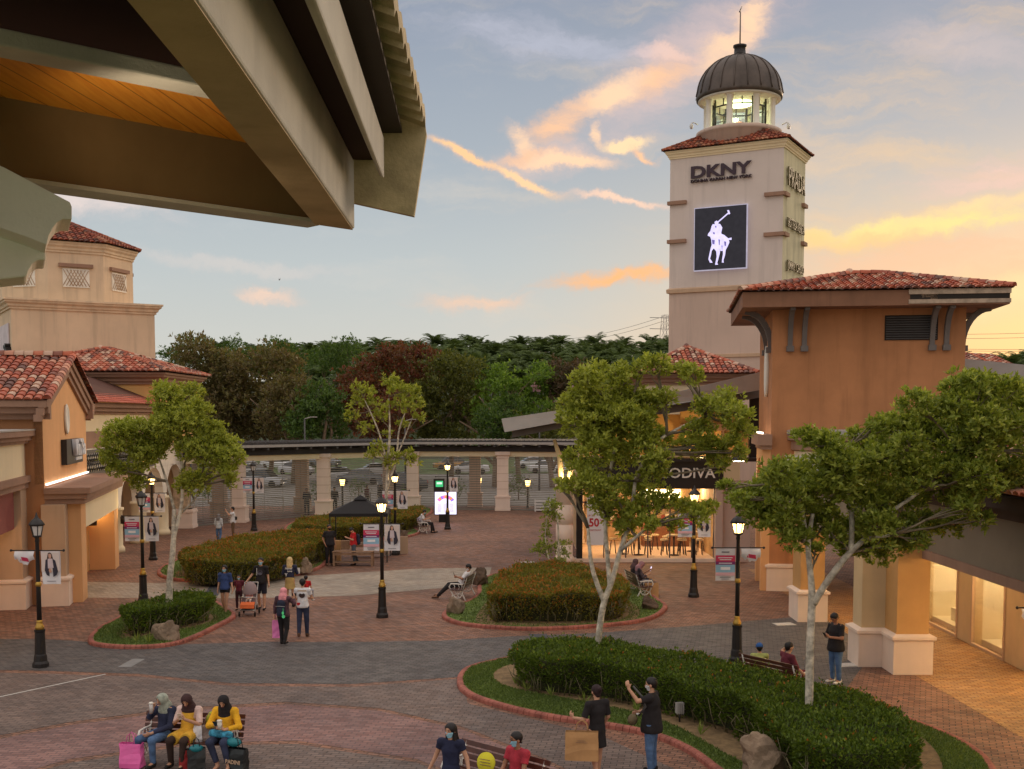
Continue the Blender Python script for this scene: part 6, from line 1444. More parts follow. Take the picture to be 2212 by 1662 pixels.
def banner(r, side, kind, zt=2.98, w=.5, hh=.84):
    x0 = side*.08 if side > 0 else -.08-w; x1 = x0+w; rn = random.Random(hash((side, kind, round(r.location.x, 1))) % 999)
    if kind == 'rolled':
        mb = MB(); n = 9; vs = []
        for i in range(n+1):
            f = i/n; x = x0+w*f; top = zt; d = .20+.12*math.sin(f*3.1)+.05*rn.uniform(-1, 1)
            for (dz, dy) in ((0, 0), (-d*.5, -.06-.04*math.sin(f*9)), (-d, .03*math.sin(f*7))): vs.append((x, dy, top+dz))
        mb.add(vs, [(i*3+j, i*3+j+1, i*3+j+4, i*3+j+3) for i in range(n) for j in range(2)], 0, True); b = mb.build('banner', m_ban, r)
        mb = MB(); mb.ext([(x0+.03, -.03, zt-.12), (x0+.36, -.09, zt-.16), (x0+.38, -.05, zt-.27), (x0+.1, -.02, zt-.22)], (0, -.004, 0)); mb.build('print', BC['pink'], b); return
    bend = lambda z: -.02*math.sin((zt-z)*3)
    nx, nz = 5, 9; vs = []
    cl = .16 if kind == 'woman' and rn.random() < .6 else 0.0
    for j in range(nz+1):
        z = zt-hh*j/nz; k = cl*(max(0, j/nz-.15))**1.3
        for i in range(nx+1):
            f = i/nx; f2 = f if not cl else k*.9+f*(1-k*.9)
            vs.append((x0+w*f2, .015*math.sin(f*6+j*.5)-(k*.2*(1-f)), z))
    mb = MB(); mb.add(vs, [(j*(nx+1)+i, j*(nx+1)+i+1, (j+1)*(nx+1)+i+1, (j+1)*(nx+1)+i) for j in range(nz) for i in range(nx)], 0, True)
    b = mb.build('banner', m_ban, r)
    def rect(mt, a, c, b0, b1, o=.03, nm='print'):     # fractions: a..c across, b0..b1 down
        k = (b0+b1)/2; sh = (cl*(max(0, k-.15))**1.3)*.9
        A_ = lambda f: x0+w*(sh+f*(1-sh))
        m2 = MB()
        for ysd in (-1,): m2.ext([(A_(a), ysd*o, zt-hh*b1), (A_(c), ysd*o, zt-hh*b1), (A_(c), ysd*o, zt-hh*b0), (A_(a), ysd*o, zt-hh*b0)], (0, -.003, 0))
        return m2.build(nm, BC[mt], b)
    if kind == 'text':
        rect('ink', .3, .7, .09, .125, .032); rect('pink', 0, 1, .21, .4); rect('purple', 0, 1, .4, .5); rect('blue', 0, 1, .5, .74); rect('rose', 0, 1, .74, .84)
        rect('whiteink', .12, .86, .27, .295, .036); rect('whiteink', .2, .8, .33, .355, .036); rect('whiteink', .16, .84, .44, .465, .036); rect('whiteink', .25, .75, .57, .66, .036)
        rect('ink', .22, .78, .885, .9, .032); rect('ink', .3, .7, .94, .955, .032)
    else:
        rect('bgp', .03, .97, .03, .62, .024)
        def pol(mt, pts, o):
            m2 = MB(); q = []
            for fx_, fy in pts:
                sh = (cl*(max(0, fy-.15))**1.3)*.9; q.append((x0+w*(sh+fx_*(1-sh)), -o, zt-hh*fy))
            m2.ext(q, (0, -.003, 0)); m2.build('print', BC[mt], b)
        pol('hair', [(.40, .05), (.50, .03), (.58, .08), (.64, .22), (.72, .36), (.66, .42), (.36, .42), (.28, .38), (.34, .2)], .03)
        pol('skin', [(.42, .08), (.50, .065), (.57, .09), (.57, .18), (.50, .23), (.43, .18)], .041)
        pol('coat', [(.26, .26), (.36, .23), (.64, .23), (.76, .28), (.88, .60), (.80, .72), (.62, .78), (.60, .50), (.42, .50), (.40, .76), (.26, .72), (.18, .58)], .033)
        pol('blouse', [(.38, .22), (.62, .22), (.66, .50), (.36, .52)], .039)
        pol('skin', [(.42, .5), (.5, .53), (.55, .62), (.46, .66), (.40, .6)], .039)
        rect('ink', .25, .75, .9, .915, .03)
L_ = lambda u, v: G(u, v)
lamp_post(L_(88, 1441), 'unlit lantern post at far left with one banner blown up over its arm', False, ('rolled', 'woman'))
lamp_post(L_(310, 1303), 'unlit lantern post beside the slim tree with two hanging banners', False, ('text', 'woman'))
lamp_post(L_(331, 1210), 'lit lantern post half hidden behind the slim tree crown', True, ('text', 'woman'))
lamp_post(L_(826, 1334), 'lit lantern post in the middle of the plaza near the group of walkers', True, ('text', 'woman'))
lamp_post(L_(854, 1199), 'lit lantern post rising from the hedge behind the black gazebo', True, ('text', 'woman'))
lamp_post(L_(549, 1147), 'unlit lantern post in front of the roller grille, near the man taking a photo', False, ('text', 'woman'))
lamp_post(L_(967, 1144), 'lit lantern post directly in front of the lit directory board', True, (None, 'woman'))
lamp_post(L_(1498, 1290), 'lit lantern post in front of the cafe glass', True, ('text', 'woman'))
lamp_post(L_(1591, 1430), 'lit lantern post behind the big hedge with a twisted right banner', True, ('text', 'rolled'))
lamp_post(P(2262, 1440, 24.0)-Vector((0, 0, P(2262, 1440, 24.0).z+.62)), 'lantern post cut by the right edge, only its left banner showing', True, ('rolled', None))
def bollard(u, v, label):
    p = G(u, v); r = thing('bollard_lamp', p, 0, label, 'bollard lamp', 'short glowing bollards beyond the grilles')
    mb = MB(); mb.lathe([(.12, 0), (.1, .1), (.07, .14), (.07, 1.5), (.12, 1.55)], 10); mb.lathe([(.2, 1.95), (.24, 2.0), (.06, 2.12)], 6); mb.build('post', m_black, r)
    mb = MB(); mb.lathe([(.13, 1.55), (.19, 1.95)], 6, sm=False); mb.build('lamp_glass', m_lampglass, r)
bollard(740, 1096, 'short glowing bollard beyond the grille left of the gazebo'); bollard(1035, 1092, 'short glowing bollard between directory board and colonnade pillar'); bollard(1140, 1098, 'short glowing bollard beyond the grille next to the cafe')
# ================================================================ benches
def bench(loc, rz, label, L=1.75):
    """seat faces local -Y"""
    r = thing('park_bench', loc, rz, label, 'bench', 'benches with white cast iron ends and brown slats')
    for sx_ in (-1, 1):
        x = sx_*(L/2-.12); mb = MB()
        mb.tube([(x, -.26, 0), (x, -.22, .1), (x, -.17, .25), (x, -.24, .40)], [.03, .025, .025, .03], 6)
        mb.tube([(x, .30, 0), (x, .24, .12), (x, .16, .28), (x, .17, .42), (x, .26, .66), (x, .32, .84)], [.03, .026, .026, .03, .024, .022], 6)
        mb.tube([(x, -.24, .40), (x, 0, .37), (x, .17, .40)], .026, 6)
        mb.tube([(x, -.24, .40), (x, -.30, .52), (x, -.24, .62), (x, -.02, .62), (x, .16, .60), (x, .24, .62)], .022, 6)
        mb.tube([(x, -.17, .25), (x, -.05, .12), (x, .08, .14), (x, .18, .26)], .02, 6); mb.tube([(x, -.1, .36), (x, 0, .22), (x, .1, .36)], .016, 5); mb.tube([(x, -.05, .13), (x, 0, .22), (x, .08, .14)], .014, 5); mb.tube([(x, -.2, .2), (x, 0, .3), (x, .2, .2)], .014, 5)
        for (y, z) in ((-.14, .52), (.02, .5), (.12, .52)): mb.tube([(x, y, .40), (x, y+.04, z), (x, y, .62)], .012, 5)
        mb.build('cast_iron_end', m_iron, r)
    for i in range(5):
        mb = MB(); mb.box((0, -.22+i*.095, .425-.012*(2-abs(i-2))), (L, .075, .028), 0, 0, 0, 0); mb.build('seat_slat', m_slat, r, bev=.006)
    for i in range(4):
        mb = MB(); mb.box((0, .195+i*.036, .50+i*.105), (L, .026, .085), 0, 0, 0, -.3); mb.build('back_slat', m_slat, r, bev=.006)
    return r
B1 = (Vector((-5.98, 20.95, 0)), math.radians(-8)); B2 = (Vector((-.33, 18.64, 0)), math.radians(-42)); B3 = (Vector((6.1, 26.2, 0)), math.radians(180-54))
B4 = (Vector((-1.75, 40.2, 0)), math.radians(-100)); B5 = (Vector((4.55, 40.9, 0)), math.radians(100)); B6 = (Vector((-4.85, 63.2, 0)), math.radians(88))
bench(*B1, 'bench under the three women in headscarves, bottom left', 1.95)
bench(*B2, 'bench beside the woman in navy and the man in red, bottom centre', 2.0)
bench(*B3, 'bench seen from behind beyond the big hedge, with a child in a blue cap')
bench(*B4, 'bench carrying the reclining man in white, seen from its end')
bench(*B5, 'bench by the right end of the central hedge, seen from its end')
bench(*B6, 'distant bench with the man in black trousers near the directory board')
def seat_pt(B, x, y=0, z=0): a = B[1]; return B[0]+Vector((x*math.cos(a)-y*math.sin(a), x*math.sin(a)+y*math.cos(a), z))
# ================================================================ gazebo, stall, boards
gz = P(779, 1109, 51.4); gx = gz.x
t = thing('gazebo', (gx, 51.4, 0), .05, 'black pop-up gazebo with a peaked top next to the long hedge', 'gazebo')
m_tent = mat('tent_black', s(34, 32, 34), rough=.8, var=.1)
mb = MB(); w = 1.28; zt_ = 2.16
mb.add([(-w, -w, zt_), (w, -w, zt_), (w, w, zt_), (-w, w, zt_), (-w, -w, zt_-.14), (w, -w, zt_-.14), (w, w, zt_-.14), (-w, w, zt_-.14), (-.22, -.22, zt_+.52), (.22, -.22, zt_+.52), (.22, .22, zt_+.52), (-.22, .22, zt_+.52)],
       [(0, 1, 9, 8), (1, 2, 10, 9), (2, 3, 11, 10), (3, 0, 8, 11), (4, 5, 1, 0), (5, 6, 2, 1), (6, 7, 3, 2), (7, 4, 0, 3), (8, 9, 10, 11)])
cnp = mb.build('canopy', m_tent, t)
mb = MB(); mb.add([(-.3, -.3, zt_+.54), (.3, -.3, zt_+.54), (.3, .3, zt_+.54), (-.3, .3, zt_+.54), (0, 0, zt_+.74)], [(0, 1, 4), (1, 2, 4), (2, 3, 4), (3, 0, 4), (0, 1, 2, 3)]); mb.build('vent_cap', m_tent, cnp)
for a in (-1, 1):
    for b in (-1, 1): mb = MB(); mb.box((a*(w-.04), b*(w-.04), zt_/2-.02), (.05, .05, zt_)); mb.build('leg', m_black, t)
def wood_table(loc, rz, w, d, h, label, shelf=True):
    r = thing('wooden_table', loc, rz, label, 'table', 'low wooden tables under the gazebo'); mb = MB()
    for i in range(4): mb.box((0, -d/2+d*(i+.5)/4, h), (w, d/4-.012, .035))
    mb.build('table_top', m_wood, r)
    for a in (-1, 1):
        for b in (-1, 1): mb = MB(); mb.box((a*(w/2-.06), b*(d/2-.06), h/2), (.08, .08, h)); mb.build('leg', m_wood, r)
    mb = MB(); mb.box((0, 0, .16), (w-.14, d-.12, .03)); mb.box((0, -d/2+.05, h-.1), (w-.12, .03, .1)); mb.build('lower_shelf', m_wood, r)
q = G(764, 1222); wood_table((q.x, q.y, 0), .0, 1.75, .6, .62, 'longer weathered wooden table in front of the red-shirted man'); q = G(795, 1203); wood_table((q.x, q.y, 0), .05, 1.5, .6, .62, 'shorter weathered wooden table behind the longer one')
def panelbox(name, loc, d, m_, label, cat, rz=0, bev=.01): mb = MB(); mb.box((0, 0, d[2]/2), d); return tag(mb.build(name, m_, loc=loc, rz=rz, bev=bev), label, cat)
q = G(729, 1215); panelbox('cardboard_box', (q.x, q.y-.1, .0), (.34, .3, .98), m_kraft, 'tall narrow cardboard box standing by the gazebo leg', 'box')
q = G(747, 1218); panelbox('cash_box', (q.x, q.y-.02, .64), (.36, .3, .38), m_wood, 'brown wooden crate on the longer table', 'crate')
q = G(866, 1197); r = thing('sandwich_board', (q.x, q.y, 0), .1, 'plain pale notice board with a black foot beside the woman banner', 'notice board')
mb = MB(); mb.box((.12, 0, .42), (.42, .06, .82), 0, 0, 0, .08); mb.build('panel', m_trimL, r); mb = MB(); mb.box((-.22, -.1, .09), (.36, .25, .18)); mb.build('foot', m_black, r)
# directory board
q = G(963, 1128); r = thing('directory_board', (q.x, q.y, 0), 0, 'large lit white and violet directory board on a black base', 'directory board')
mb = MB(); mb.box((-.1, 0, .24), (.62, .35, .5)); mb.box((0, .02, 1.15), (1.38, .14, 1.46)); mb.box((-.4, .05, 2.25), (.66, .1, .76)); mb.build('cabinet', m_black, r)
mb = MB(); mb.box((0, -.06, 1.15), (1.3, .02, 1.36)); pn = mb.build('lit_panel', emis('board_white', s(236, 226, 255), 1.15), r)
mb = MB()
for i in range(9):
    a0 = math.pi*(.18+.64*i/9); a1 = math.pi*(.18+.64*(i+1)/9)
    mb.ext([(.62*math.cos(a0), -.073, 1.02+.62*math.sin(a0)), (.62*math.cos(a1), -.073, 1.02+.62*math.sin(a1)), (.42*math.cos(a1), -.073, 1.02+.42*math.sin(a1)), (.42*math.cos(a0), -.073, 1.02+.42*math.sin(a0))], (0, -.004, 0), i % 3)
mb.build('map_arc', [emis('map_violet', s(150, 120, 235), 1), emis('map_orange', s(240, 150, 90), 1), emis('map_pink', s(230, 120, 190), 1)], pn)
mb = MB()
for c_ in range(3):
    for k in range(9): mb.ext([(-.5+c_*.36, -.073, .62+k*.06), (-.24+c_*.36, -.073, .62+k*.06), (-.24+c_*.36, -.073, .645+k*.06), (-.5+c_*.36, -.073, .645+k*.06)], (0, -.003, 0))
mb.build('list_lines', emis('list_lines', s(170, 165, 200), .8), pn)
mb = MB(); mb.box((-.38, -.01, 2.32), (.44, .02, .36)); gp_ = mb.build('green_sign', emis('sign_green', s(70, 190, 120), .9), r)
mb = MB(); mb.box((-.38, -.025, 2.36), (.32, .01, .12)); mb.build('sign_text', emis('sign_pale', s(220, 245, 225), .9), gp_)
# hanging sale banner in the cafe
q = P(1286, 1130, 50.0); r = thing('sale_banner', (q.x, 50.0, 0), 0, 'tall white sale banner with a red number hanging at the cafe front', 'banner')
zt, zb = P(1286, 1072, 50).z, P(1286, 1178, 50).z; w = .74
mb = MB(); mb.box((0, 0, (zt+zb)/2), (w, .02, zt-zb)); mb.build('cloth', m_ban, r)
text('50', .5, mat('sale_red', s(190, 40, 50)), r, wallM((-.06, -.02, (zt+zb)/2-.1), (1, 0, 0)), .01, bold=.012, sx=.9)
text('%', .2, MATS['sale_red'], r, wallM((.27, -.02, (zt+zb)/2-.02), (1, 0, 0)), .01)
text('UP TO', .11, MATS['sale_red'], r, wallM((-.18, -.02, (zt+zb)/2+.22), (1, 0, 0)), .01)
text('DISCOUNT', .1, MATS['sale_red'], r, wallM((0, -.02, (zt+zb)/2-.42), (1, 0, 0)), .01)
mb = MB(); mb.lathe([(.05, 0), (.09, .12), (.0, .2)], 8, (0, -.02, zt-.28)); mb.build('mark', BC['ink'], r)
# cafe furniture
rr = random.Random(9); m_stool = mat('stool_dark', s(60, 44, 36)); m_chairp = mat('chair_pale', s(224, 206, 170))
k = 0
for i, (fx_, fy) in enumerate(((.45, 1.0), (.62, 2.2), (.72, .9), (.85, 1.0), (.9, 2.4), (.55, 3.0), (.33, 1.4))):
    x = x0c = px(1258, Yc)+(px(1545, Yc)-px(1258, Yc))*fx_; y = Yc+fy
    if i % 2 == 0:
        r = thing('cafe_table', (x, y, .155), 0, 'cafe table with a pale top inside the glass front, '+['left group', '', 'centre', '', 'right corner', '', 'behind the sale banner'][i], 'table', 'cafe tables'); mb = MB(); mb.lathe([(.36, .9), (.36, .94)], 20); mb.build('table_top', m_chairp, r)
        mb = MB(); mb.lathe([(.24, 0), (.24, .03), (.04, .06), (.04, .9)], 12); mb.build('leg', m_stool, r)
    for sx_ in (-1, 1):
        r = thing('bar_stool', (x+sx_*.42, y+.1, .155), 0, 'dark-legged bar stool inside the cafe', 'stool', 'bar stools in the cafe'); mb = MB(); mb.lathe([(.17, .66), (.19, .7), (.18, .74)], 14); mb.build('seat', m_chairp, r)
        for a in range(4): mb = MB(); mb.tube([(.1*math.cos(a*1.57+.78), .1*math.sin(a*1.57+.78), .67), (.2*math.cos(a*1.57+.78), .2*math.sin(a*1.57+.78), 0)], .016, 5); mb.build('leg', m_stool, r)
# ================================================================ bags
def bag(name, loc, w, d, h, m_, label, rz=0, handle=True, taper=1.0, rumple=.015, hang=False):
    r = thing(name, loc, rz, label, 'bag'); rn = random.Random(hash(label) % 1000 if False else len(label)); mb = MB(); n = 5; vs = []
    for j in range(n+1):
        f = j/n; k = 1+(taper-1)*f
        for (a, b) in ((-1, -1), (0, -1.12), (1, -1), (1.04, 0), (1, 1), (0, 1.12), (-1, 1), (-1.04, 0)):
            vs.append((a*w/2*k+rn.uniform(-1, 1)*rumple, b*d/2*(1-.5*f)+rn.uniform(-1, 1)*rumple, h*f))
    fs = [(j*8+i, j*8+(i+1) % 8, (j+1)*8+(i+1) % 8, (j+1)*8+i) for j in range(n) for i in range(8)]+[tuple(range(8))]
    mb.add(vs, fs, 0, False); mb.build('bag_body', m_, r)
    if handle:
        mb = MB()
        for sy in (-1, 1): mb.tube([(-w*.2, sy*d*.25, h), (-w*.15, sy*d*.2, h+.14), (0, 0, h+.2), (w*.15, sy*d*.2, h+.14), (w*.2, sy*d*.25, h)], .008, 5)
        mb.build('handle', m_, r)
    return r
m_pinkbag = mat('pink_plastic', s(240, 110, 180), rough=.35, var=.1, scale=4); m_blackbag = mat('black_plastic_bag', s(40, 44, 46), rough=.3, var=.3, scale=6); m_teal = mat('teal_plastic', s(30, 120, 130), rough=.4)
q = seat_pt(B1, -.98, -.48); bag('shopping_bag', (q.x+.08, q.y, .02), .4, .26, .44, m_pinkbag, 'pink plastic shopping bag on the ground by the woman sipping a drink', -.1)
q = seat_pt(B1, .35, -.5); b_ = bag('shopping_bag', (q.x, q.y, .0), .3, .22, .42, m_blackbag, 'black printed shopping bag at the feet of the middle woman', .3)
mb = MB(); mb.ball((0, 0, .42), (.13, .1, .07)); mb.build('teal_lining', m_teal, b_)
q = seat_pt(B1, 1.13, -.38); b_ = bag('shopping_bag', (q.x-.05, q.y, .0), .36, .24, .42, m_blackbag, 'black shopping bag with pale lettering right of the woman in yellow', -.4)
text('PADINI', .1, m_trimL, b_, wallM((0, -.15, .2), (1, 0, 0)), .006, bold=.003, name='bag_print'); mb = MB(); mb.ball((-.08, 0, .52), (.16, .12, .08)); mb.build('teal_lining', m_teal, b_)
q = seat_pt(B1, .13, -.4); bag('shopping_bag', (q.x, q.y, .0), .26, .16, .36, mat('red_paper', s(150, 40, 40)), 'narrow red paper bag between the two right women', .2)
q = seat_pt(B1, .38, .02, .43); b_ = bag('handbag', (q.x, q.y, q.z), .36, .2, .30, mat('taupe_leather', s(146, 126, 116), rough=.5), 'taupe handbag standing on the bench between two women', .1)
q = seat_pt(B1, .2, .0, .43); bag('paper_pouch', (q.x-.0, q.y-.1, q.z), .14, .1, .3, m_ban, 'small white pouch on the bench next to the taupe handbag', .1, handle=False)
q = seat_pt(B1, .42, .16, .44); mb = MB(); mb.ball((0, 0, .25), (.17, .08, .26)); tag(mb.build('soft_bag', mat('lime_cloth', s(190, 196, 70)), loc=q), 'lime green soft bag behind the taupe handbag', 'bag')
q = G(1407, 1291); b_ = bag('paper_carrier', (q.x, q.y, 0), .48, .22, .52, m_kraft, 'brown paper carrier bag on the ground beside the right-hand bench', .1, rumple=.004)
q = seat_pt(B2, -.02, -.12, .36); r = thing('paper_fan', q, math.radians(-30), 'round yellow printed fan propped on the bench beside the man in red', 'fan')
mb = MB(); mb.lathe([(.001, -.012), (.17, -.012), (.17, .012), (.001, .012)], 26); f_ = mb.build('fan_disc', mat('fan_yellow', s(236, 226, 60)), r); f_.rotation_euler = (math.pi/2-.2, 0, 0); f_.location = (0, 0, .36)
mb = MB(); mb.tube([(0, 0, 0), (0, 0, .2)], .012, 6); mb.build('handle', m_lampoff, r)
mb = MB()
for k in range(3): mb.box((0, -.045+.008*k, .42-.05*k), (.2, .004, .012))
mb.build('print', m_wood, r)
# ================================================================ stroller
q = G(539, 1329); r = thing('pushchair', q, 0, 'grey hooded pushchair with an orange footrest pushed by the man in black', 'pushchair')
m_pcf = mat('pushchair_fabric', s(150, 130, 130), rough=.8); m_alu = mat('aluminium', s(200, 196, 192), rough=.35, metal=.7)
mb = MB()
for sx_ in (-1, 1):
    x = sx_*.24; mb.tube([(x, -.32, .1), (x*.95, 0, .5), (x*.9, .35, 1.02)], .014, 6); mb.tube([(x, .3, .1), (x*.97, .05, .42)], .014, 6)
mb.tube([(-.22, .35, 1.02), (.22, .35, 1.02)], .016, 6); mb.tube([(-.24, -.25, .2), (.24, -.25, .2)], .012, 6); mb.build('frame', m_alu, r)
mb = MB(); n = 10; m_ = 8; vs = []
for i in range(n+1):
    a = math.pi*i/n
    for j in range(m_+1):
        b = math.radians(-10+ 100*j/m_); vs.append((.25*math.cos(a)*(.92+.08*math.cos(b)), .02-.34*math.sin(a)*math.cos(b)*.85+.18, .68+.34*math.sin(a)*math.sin(b)+.05))
mb.add(vs, [(i*(m_+1)+j, i*(m_+1)+j+1, (i+1)*(m_+1)+j+1, (i+1)*(m_+1)+j) for i in range(n) for j in range(m_)], 0, True); mb.build('hood', m_pcf, r)
mb = MB(); mb.box((0, .02, .42), (.42, .34, .06), 0, 0, 0, .2); mb.box((0, .2, .62), (.42, .06, .44), 0, 0, 0, -.4); mb.box((-.22, 0, .5), (.03, .34, .14)); mb.box((.22, 0, .5), (.03, .34, .14)); mb.build('seat', m_pcf, r)
mb = MB(); mb.box((0, -.24, .40), (.44, .16, .05), 0, 0, 0, .5); mb.box((0, -.33, .33), (.46, .04, .12)); mb.build('footrest', mat('orange_fabric', s(240, 120, 66)), r)
mb = MB(); mb.tube([(-.23, -.18, .6), (0, -.3, .62), (.23, -.18, .6)], .022, 6); mb.build('bumper_bar', m_alu, r)
mb = MB(); mb.box((0, .05, .22), (.4, .36, .14)); mb.build('basket', m_black, r)
for sx_ in (-1, 1):
    for y in (-.33, .3):
        mb = MB()
        for dx in (-.035, .035): mb.lathe([(.03, -.012), (.08, -.014), (.085, 0), (.08, .014), (.03, .012)], 16)
        w_ = mb.build('wheel', m_black, r); w_.rotation_euler = (0, math.pi/2, 0); w_.location = (sx_*.25, y, .085)
# ================================================================ cars beyond the grilles
m_tyre = mat('tyre', s(34, 34, 36), rough=.9); m_rim = mat('wheel_rim', s(170, 170, 172), rough=.3, metal=.7); m_cgl = mat('car_glass', s(36, 44, 50), rough=.08, spec=.9)
def car_proto(col, nm, suv=0.0):
    r = thing('parked_car', (0, 0, 0), 0, 'x', 'car', 'cars parked beyond the colonnade'); L, Wd, H = 4.3, 1.72, 1.46+suv*.2
    top = [(-2.15, .62), (-2.1, .82), (-1.25, .95), (-.55, H-.02), (.0, H), (.85, H-.05), (1.5+suv*.3, 1.02+suv*.1), (2.02, .98), (2.15, .7)]
    mp_ = mat('car_paint_'+nm, col, rough=.22, var=.02, spec=.7)
    mb = MB(); xs = [-2.15, -2.08, -1.3, -.6, 0, .8, 1.5, 2.05, 2.15]; bt = [.35, .25, .22, .22, .22, .22, .22, .25, .38]; bl_ = [.62, .8, .93, .96, .97, .97, .98, .95, .72]
    vs = []
    for x, b, t_ in zip(xs, bt, bl_):
        k = 1-.10*(abs(x)/2.15)**4
        for (yy_, z) in ((-Wd/2*k*.96, b), (-Wd/2*k, (b+t_)/2), (-Wd/2*k*.95, t_), (0, t_+.03), (Wd/2*k*.95, t_), (Wd/2*k, (b+t_)/2), (Wd/2*k*.96, b)): vs.append((x, yy_, z))
    mb.add(vs, [(i*7+j, i*7+j+1, (i+1)*7+j+1, (i+1)*7+j) for i in range(8) for j in range(6)]+[tuple(range(7)), tuple(56+j for j in range(7))], 0, True); mb.build('body', mp_, r)
    mb = MB(); pr = [(-1.25, .93), (-.6, H-.08), (.1, H-.04), (.85, H-.1), (1.45+suv*.3, .97)]; vs = []
    for x, z in pr:
        wt = Wd/2*(.93-.22*(z-.93)/(H-.93)); vs += [(x, -wt, z), (x, wt, z)]
    mb.add(vs, [(0, 2, 4, 6, 8), (1, 3, 5, 7, 9), (0, 1, 3, 2), (6, 7, 9, 8)]); mb.build('windows', m_cgl, r)
    mb = MB(); vs = []
    for x, z in ((-.62, H-.07), (.1, H), (.88, H-.07)):
        wt = Wd/2*.73; vs += [(x, -wt, z-.03), (x, 0, z+.02), (x, wt, z-.03)]
    mb.add(vs, [(0, 1, 4, 3), (1, 2, 5, 4), (3, 4, 7, 6), (4, 5, 8, 7)], 0, True); mb.build('roof', mp_, r)
    for x in (-1.35, 1.32):
        for sy in (-1, 1):
            mb = MB(); mb.lathe([(.2, -.09), (.31, -.09), (.33, 0), (.31, .09), (.2, .09)], 18); w_ = mb.build('wheel', m_tyre, r); w_.rotation_euler = (math.pi/2, 0, 0); w_.location = (x, sy*(Wd/2-.08), .32)
            mb = MB(); mb.lathe([(.001, -.095*sy*-1-.0), (.2, -.095*sy*-1)], 12); m2 = mb.build('rim', m_rim, w_); 
    for sy in (-1, 1):
        mb = MB(); mb.box((-2.1, sy*.6, .7), (.1, .32, .14)); mb.build('headlight', m_lampoff, r); mb = MB(); mb.box((2.12, sy*.62, .82), (.08, .26, .16)); mb.build('tail_light', mat('tail_red', s(150, 30, 30)), r)
    return r
pr_ = dict(w=car_proto(s(214, 214, 216), 'white'), g=car_proto(s(120, 124, 130), 'grey'), k=car_proto(s(50, 52, 58), 'dark', 1), v=car_proto(s(176, 178, 182), 'silver', 1), o=car_proto(s(180, 130, 60), 'amber', 1))
cars = [('w', 545, 1032, 2.6), ('k', 430, 1030, 2.7), ('w', 600, 1014, 2.7), ('v', 566, 1052, 2.9), ('g', 520, 1012, 2.6), ('w', 640, 1026, 2.5), ('w', 664, 1006, 2.8), ('v', 470, 1052, 2.8), ('w', 730, 1040, .2), ('g', 776, 1046, .1), ('w', 810, 1030, .3), ('w', 1180, 1022, .1), ('w', 1015, 1024, .1), ('o', 975, 1015, .2), ('k', 870, 1062, .1), ('v', 590, 996, 2.6), ('w', 1150, 1012, .2), ('g', 700, 1008, 2.7), ('k', 380, 1050, 2.7)]
clb = ['white hatchback third along the front parked row', 'dark car showing left of the tree crown', 'white car in the second parked row', 'silver car nearest the grille, by the unlit banner post', 'grey car far back in the parked rows', 'white car just left of the rear pillar', 'white car far back right of the rear pillar', 'silver car low behind the slim tree crown', 'white car directly behind the grille left of the gazebo', 'grey car above the gazebo peak', 'white car near the sparse tree stems', 'white pick-up beyond the grille next to the cafe', 'white car beyond the directory board', 'amber car above the directory board lantern', 'black car just beyond the hedge behind the directory', 'silver car in the farthest row', 'white car far beyond the cafe grille', 'grey car in the farthest row by the second pillar', 'dark car at the left end of the parked rows']
usedc = set()
for (c_, u, v, a), lb_ in zip(cars, clb):
    p = G(u, v)
    if c_ not in usedc: o_ = pr_[c_]; usedc.add(c_); o_.location = p; o_.rotation_euler.z = a; o_['label'] = lb_
    else: copy_tree(pr_[c_], p, a, lb_)
# white railing sections, shrubs and wires beyond
for i, (u0, u1, v) in enumerate(((420, 500, 1112), (530, 612, 1108), (650, 690, 1102), (720, 800, 1096), (800, 870, 1096))):
    a, b = G(u0, v), G(u1, v); r = thing('white_railing', a, math.atan2(b.y-a.y, b.x-a.x), 'white crowd railing behind the grille, '+('farthest left', 'behind the unlit banner post', 'left of the second pillar', 'left of the gazebo peak', 'right of the gazebo peak')[i], 'railing', 'white railings behind the grilles'); L = (b-a).length
    mb = MB(); mb.tube([(0, 0, 1.0), (L, 0, 1.0)], .025, 5); mb.tube([(0, 0, .15), (L, 0, .15)], .02, 5)
    n = int(L/.22)
    for k in range(n+1): mb.tube([(L*k/n, 0, .15), (L*k/n, 0, 1.0)], .012, 4)
    mb.build('rail_panel', m_iron, r)
    for k in (0, L): mb = MB(); mb.box((k, 0, .5), (.06, .3, .03)); mb.box((k, 0, .52), (.05, .05, 1.04)); mb.build('post', m_iron, r)
def shrub(u, v, rpx, label, kind='mid', seed=1, name='shrub'):
    b = G(u, v); Y = b.y; rg = np.random.RandomState(seed); rw = rpx/FP*Y; r = thing(name, b, 0, label, 'shrub')
    mb = MB(); mb.tube([(0, 0, 0), (0, 0, rw)], .05, 5); mb.build('stem', m_bark2, r)
    vv, f = sprig_leaves(rg, [(0, 0, rw*1.1), (rw*.4, 0, rw*.8), (-rw*.4, 0, rw*.8)], [(rw, rw, rw), (rw*.6,)*3, (rw*.6,)*3], 130, .13, nl=5, shell=.3); fast_mesh('foliage', vv, f, leafmat('leaf_'+kind, LV[kind], .32), r)
shrub(683, 1085, 20, 'dark rounded shrub hugging the second pillar', 'mid', 1); shrub(775, 1075, 24, 'rounded shrub behind the gazebo peak', 'mid', 2); shrub(1120, 1080, 30, 'broad shrub behind the grille beside the cafe', 'mid', 3); shrub(985, 1078, 22, 'shrub behind the directory board', 'mid', 4); shrub(450, 1088, 22, 'shrub behind the leftmost railing', 'mid', 5); shrub(880, 1085, 20, 'shrub right of the third pillar', 'mid', 6)
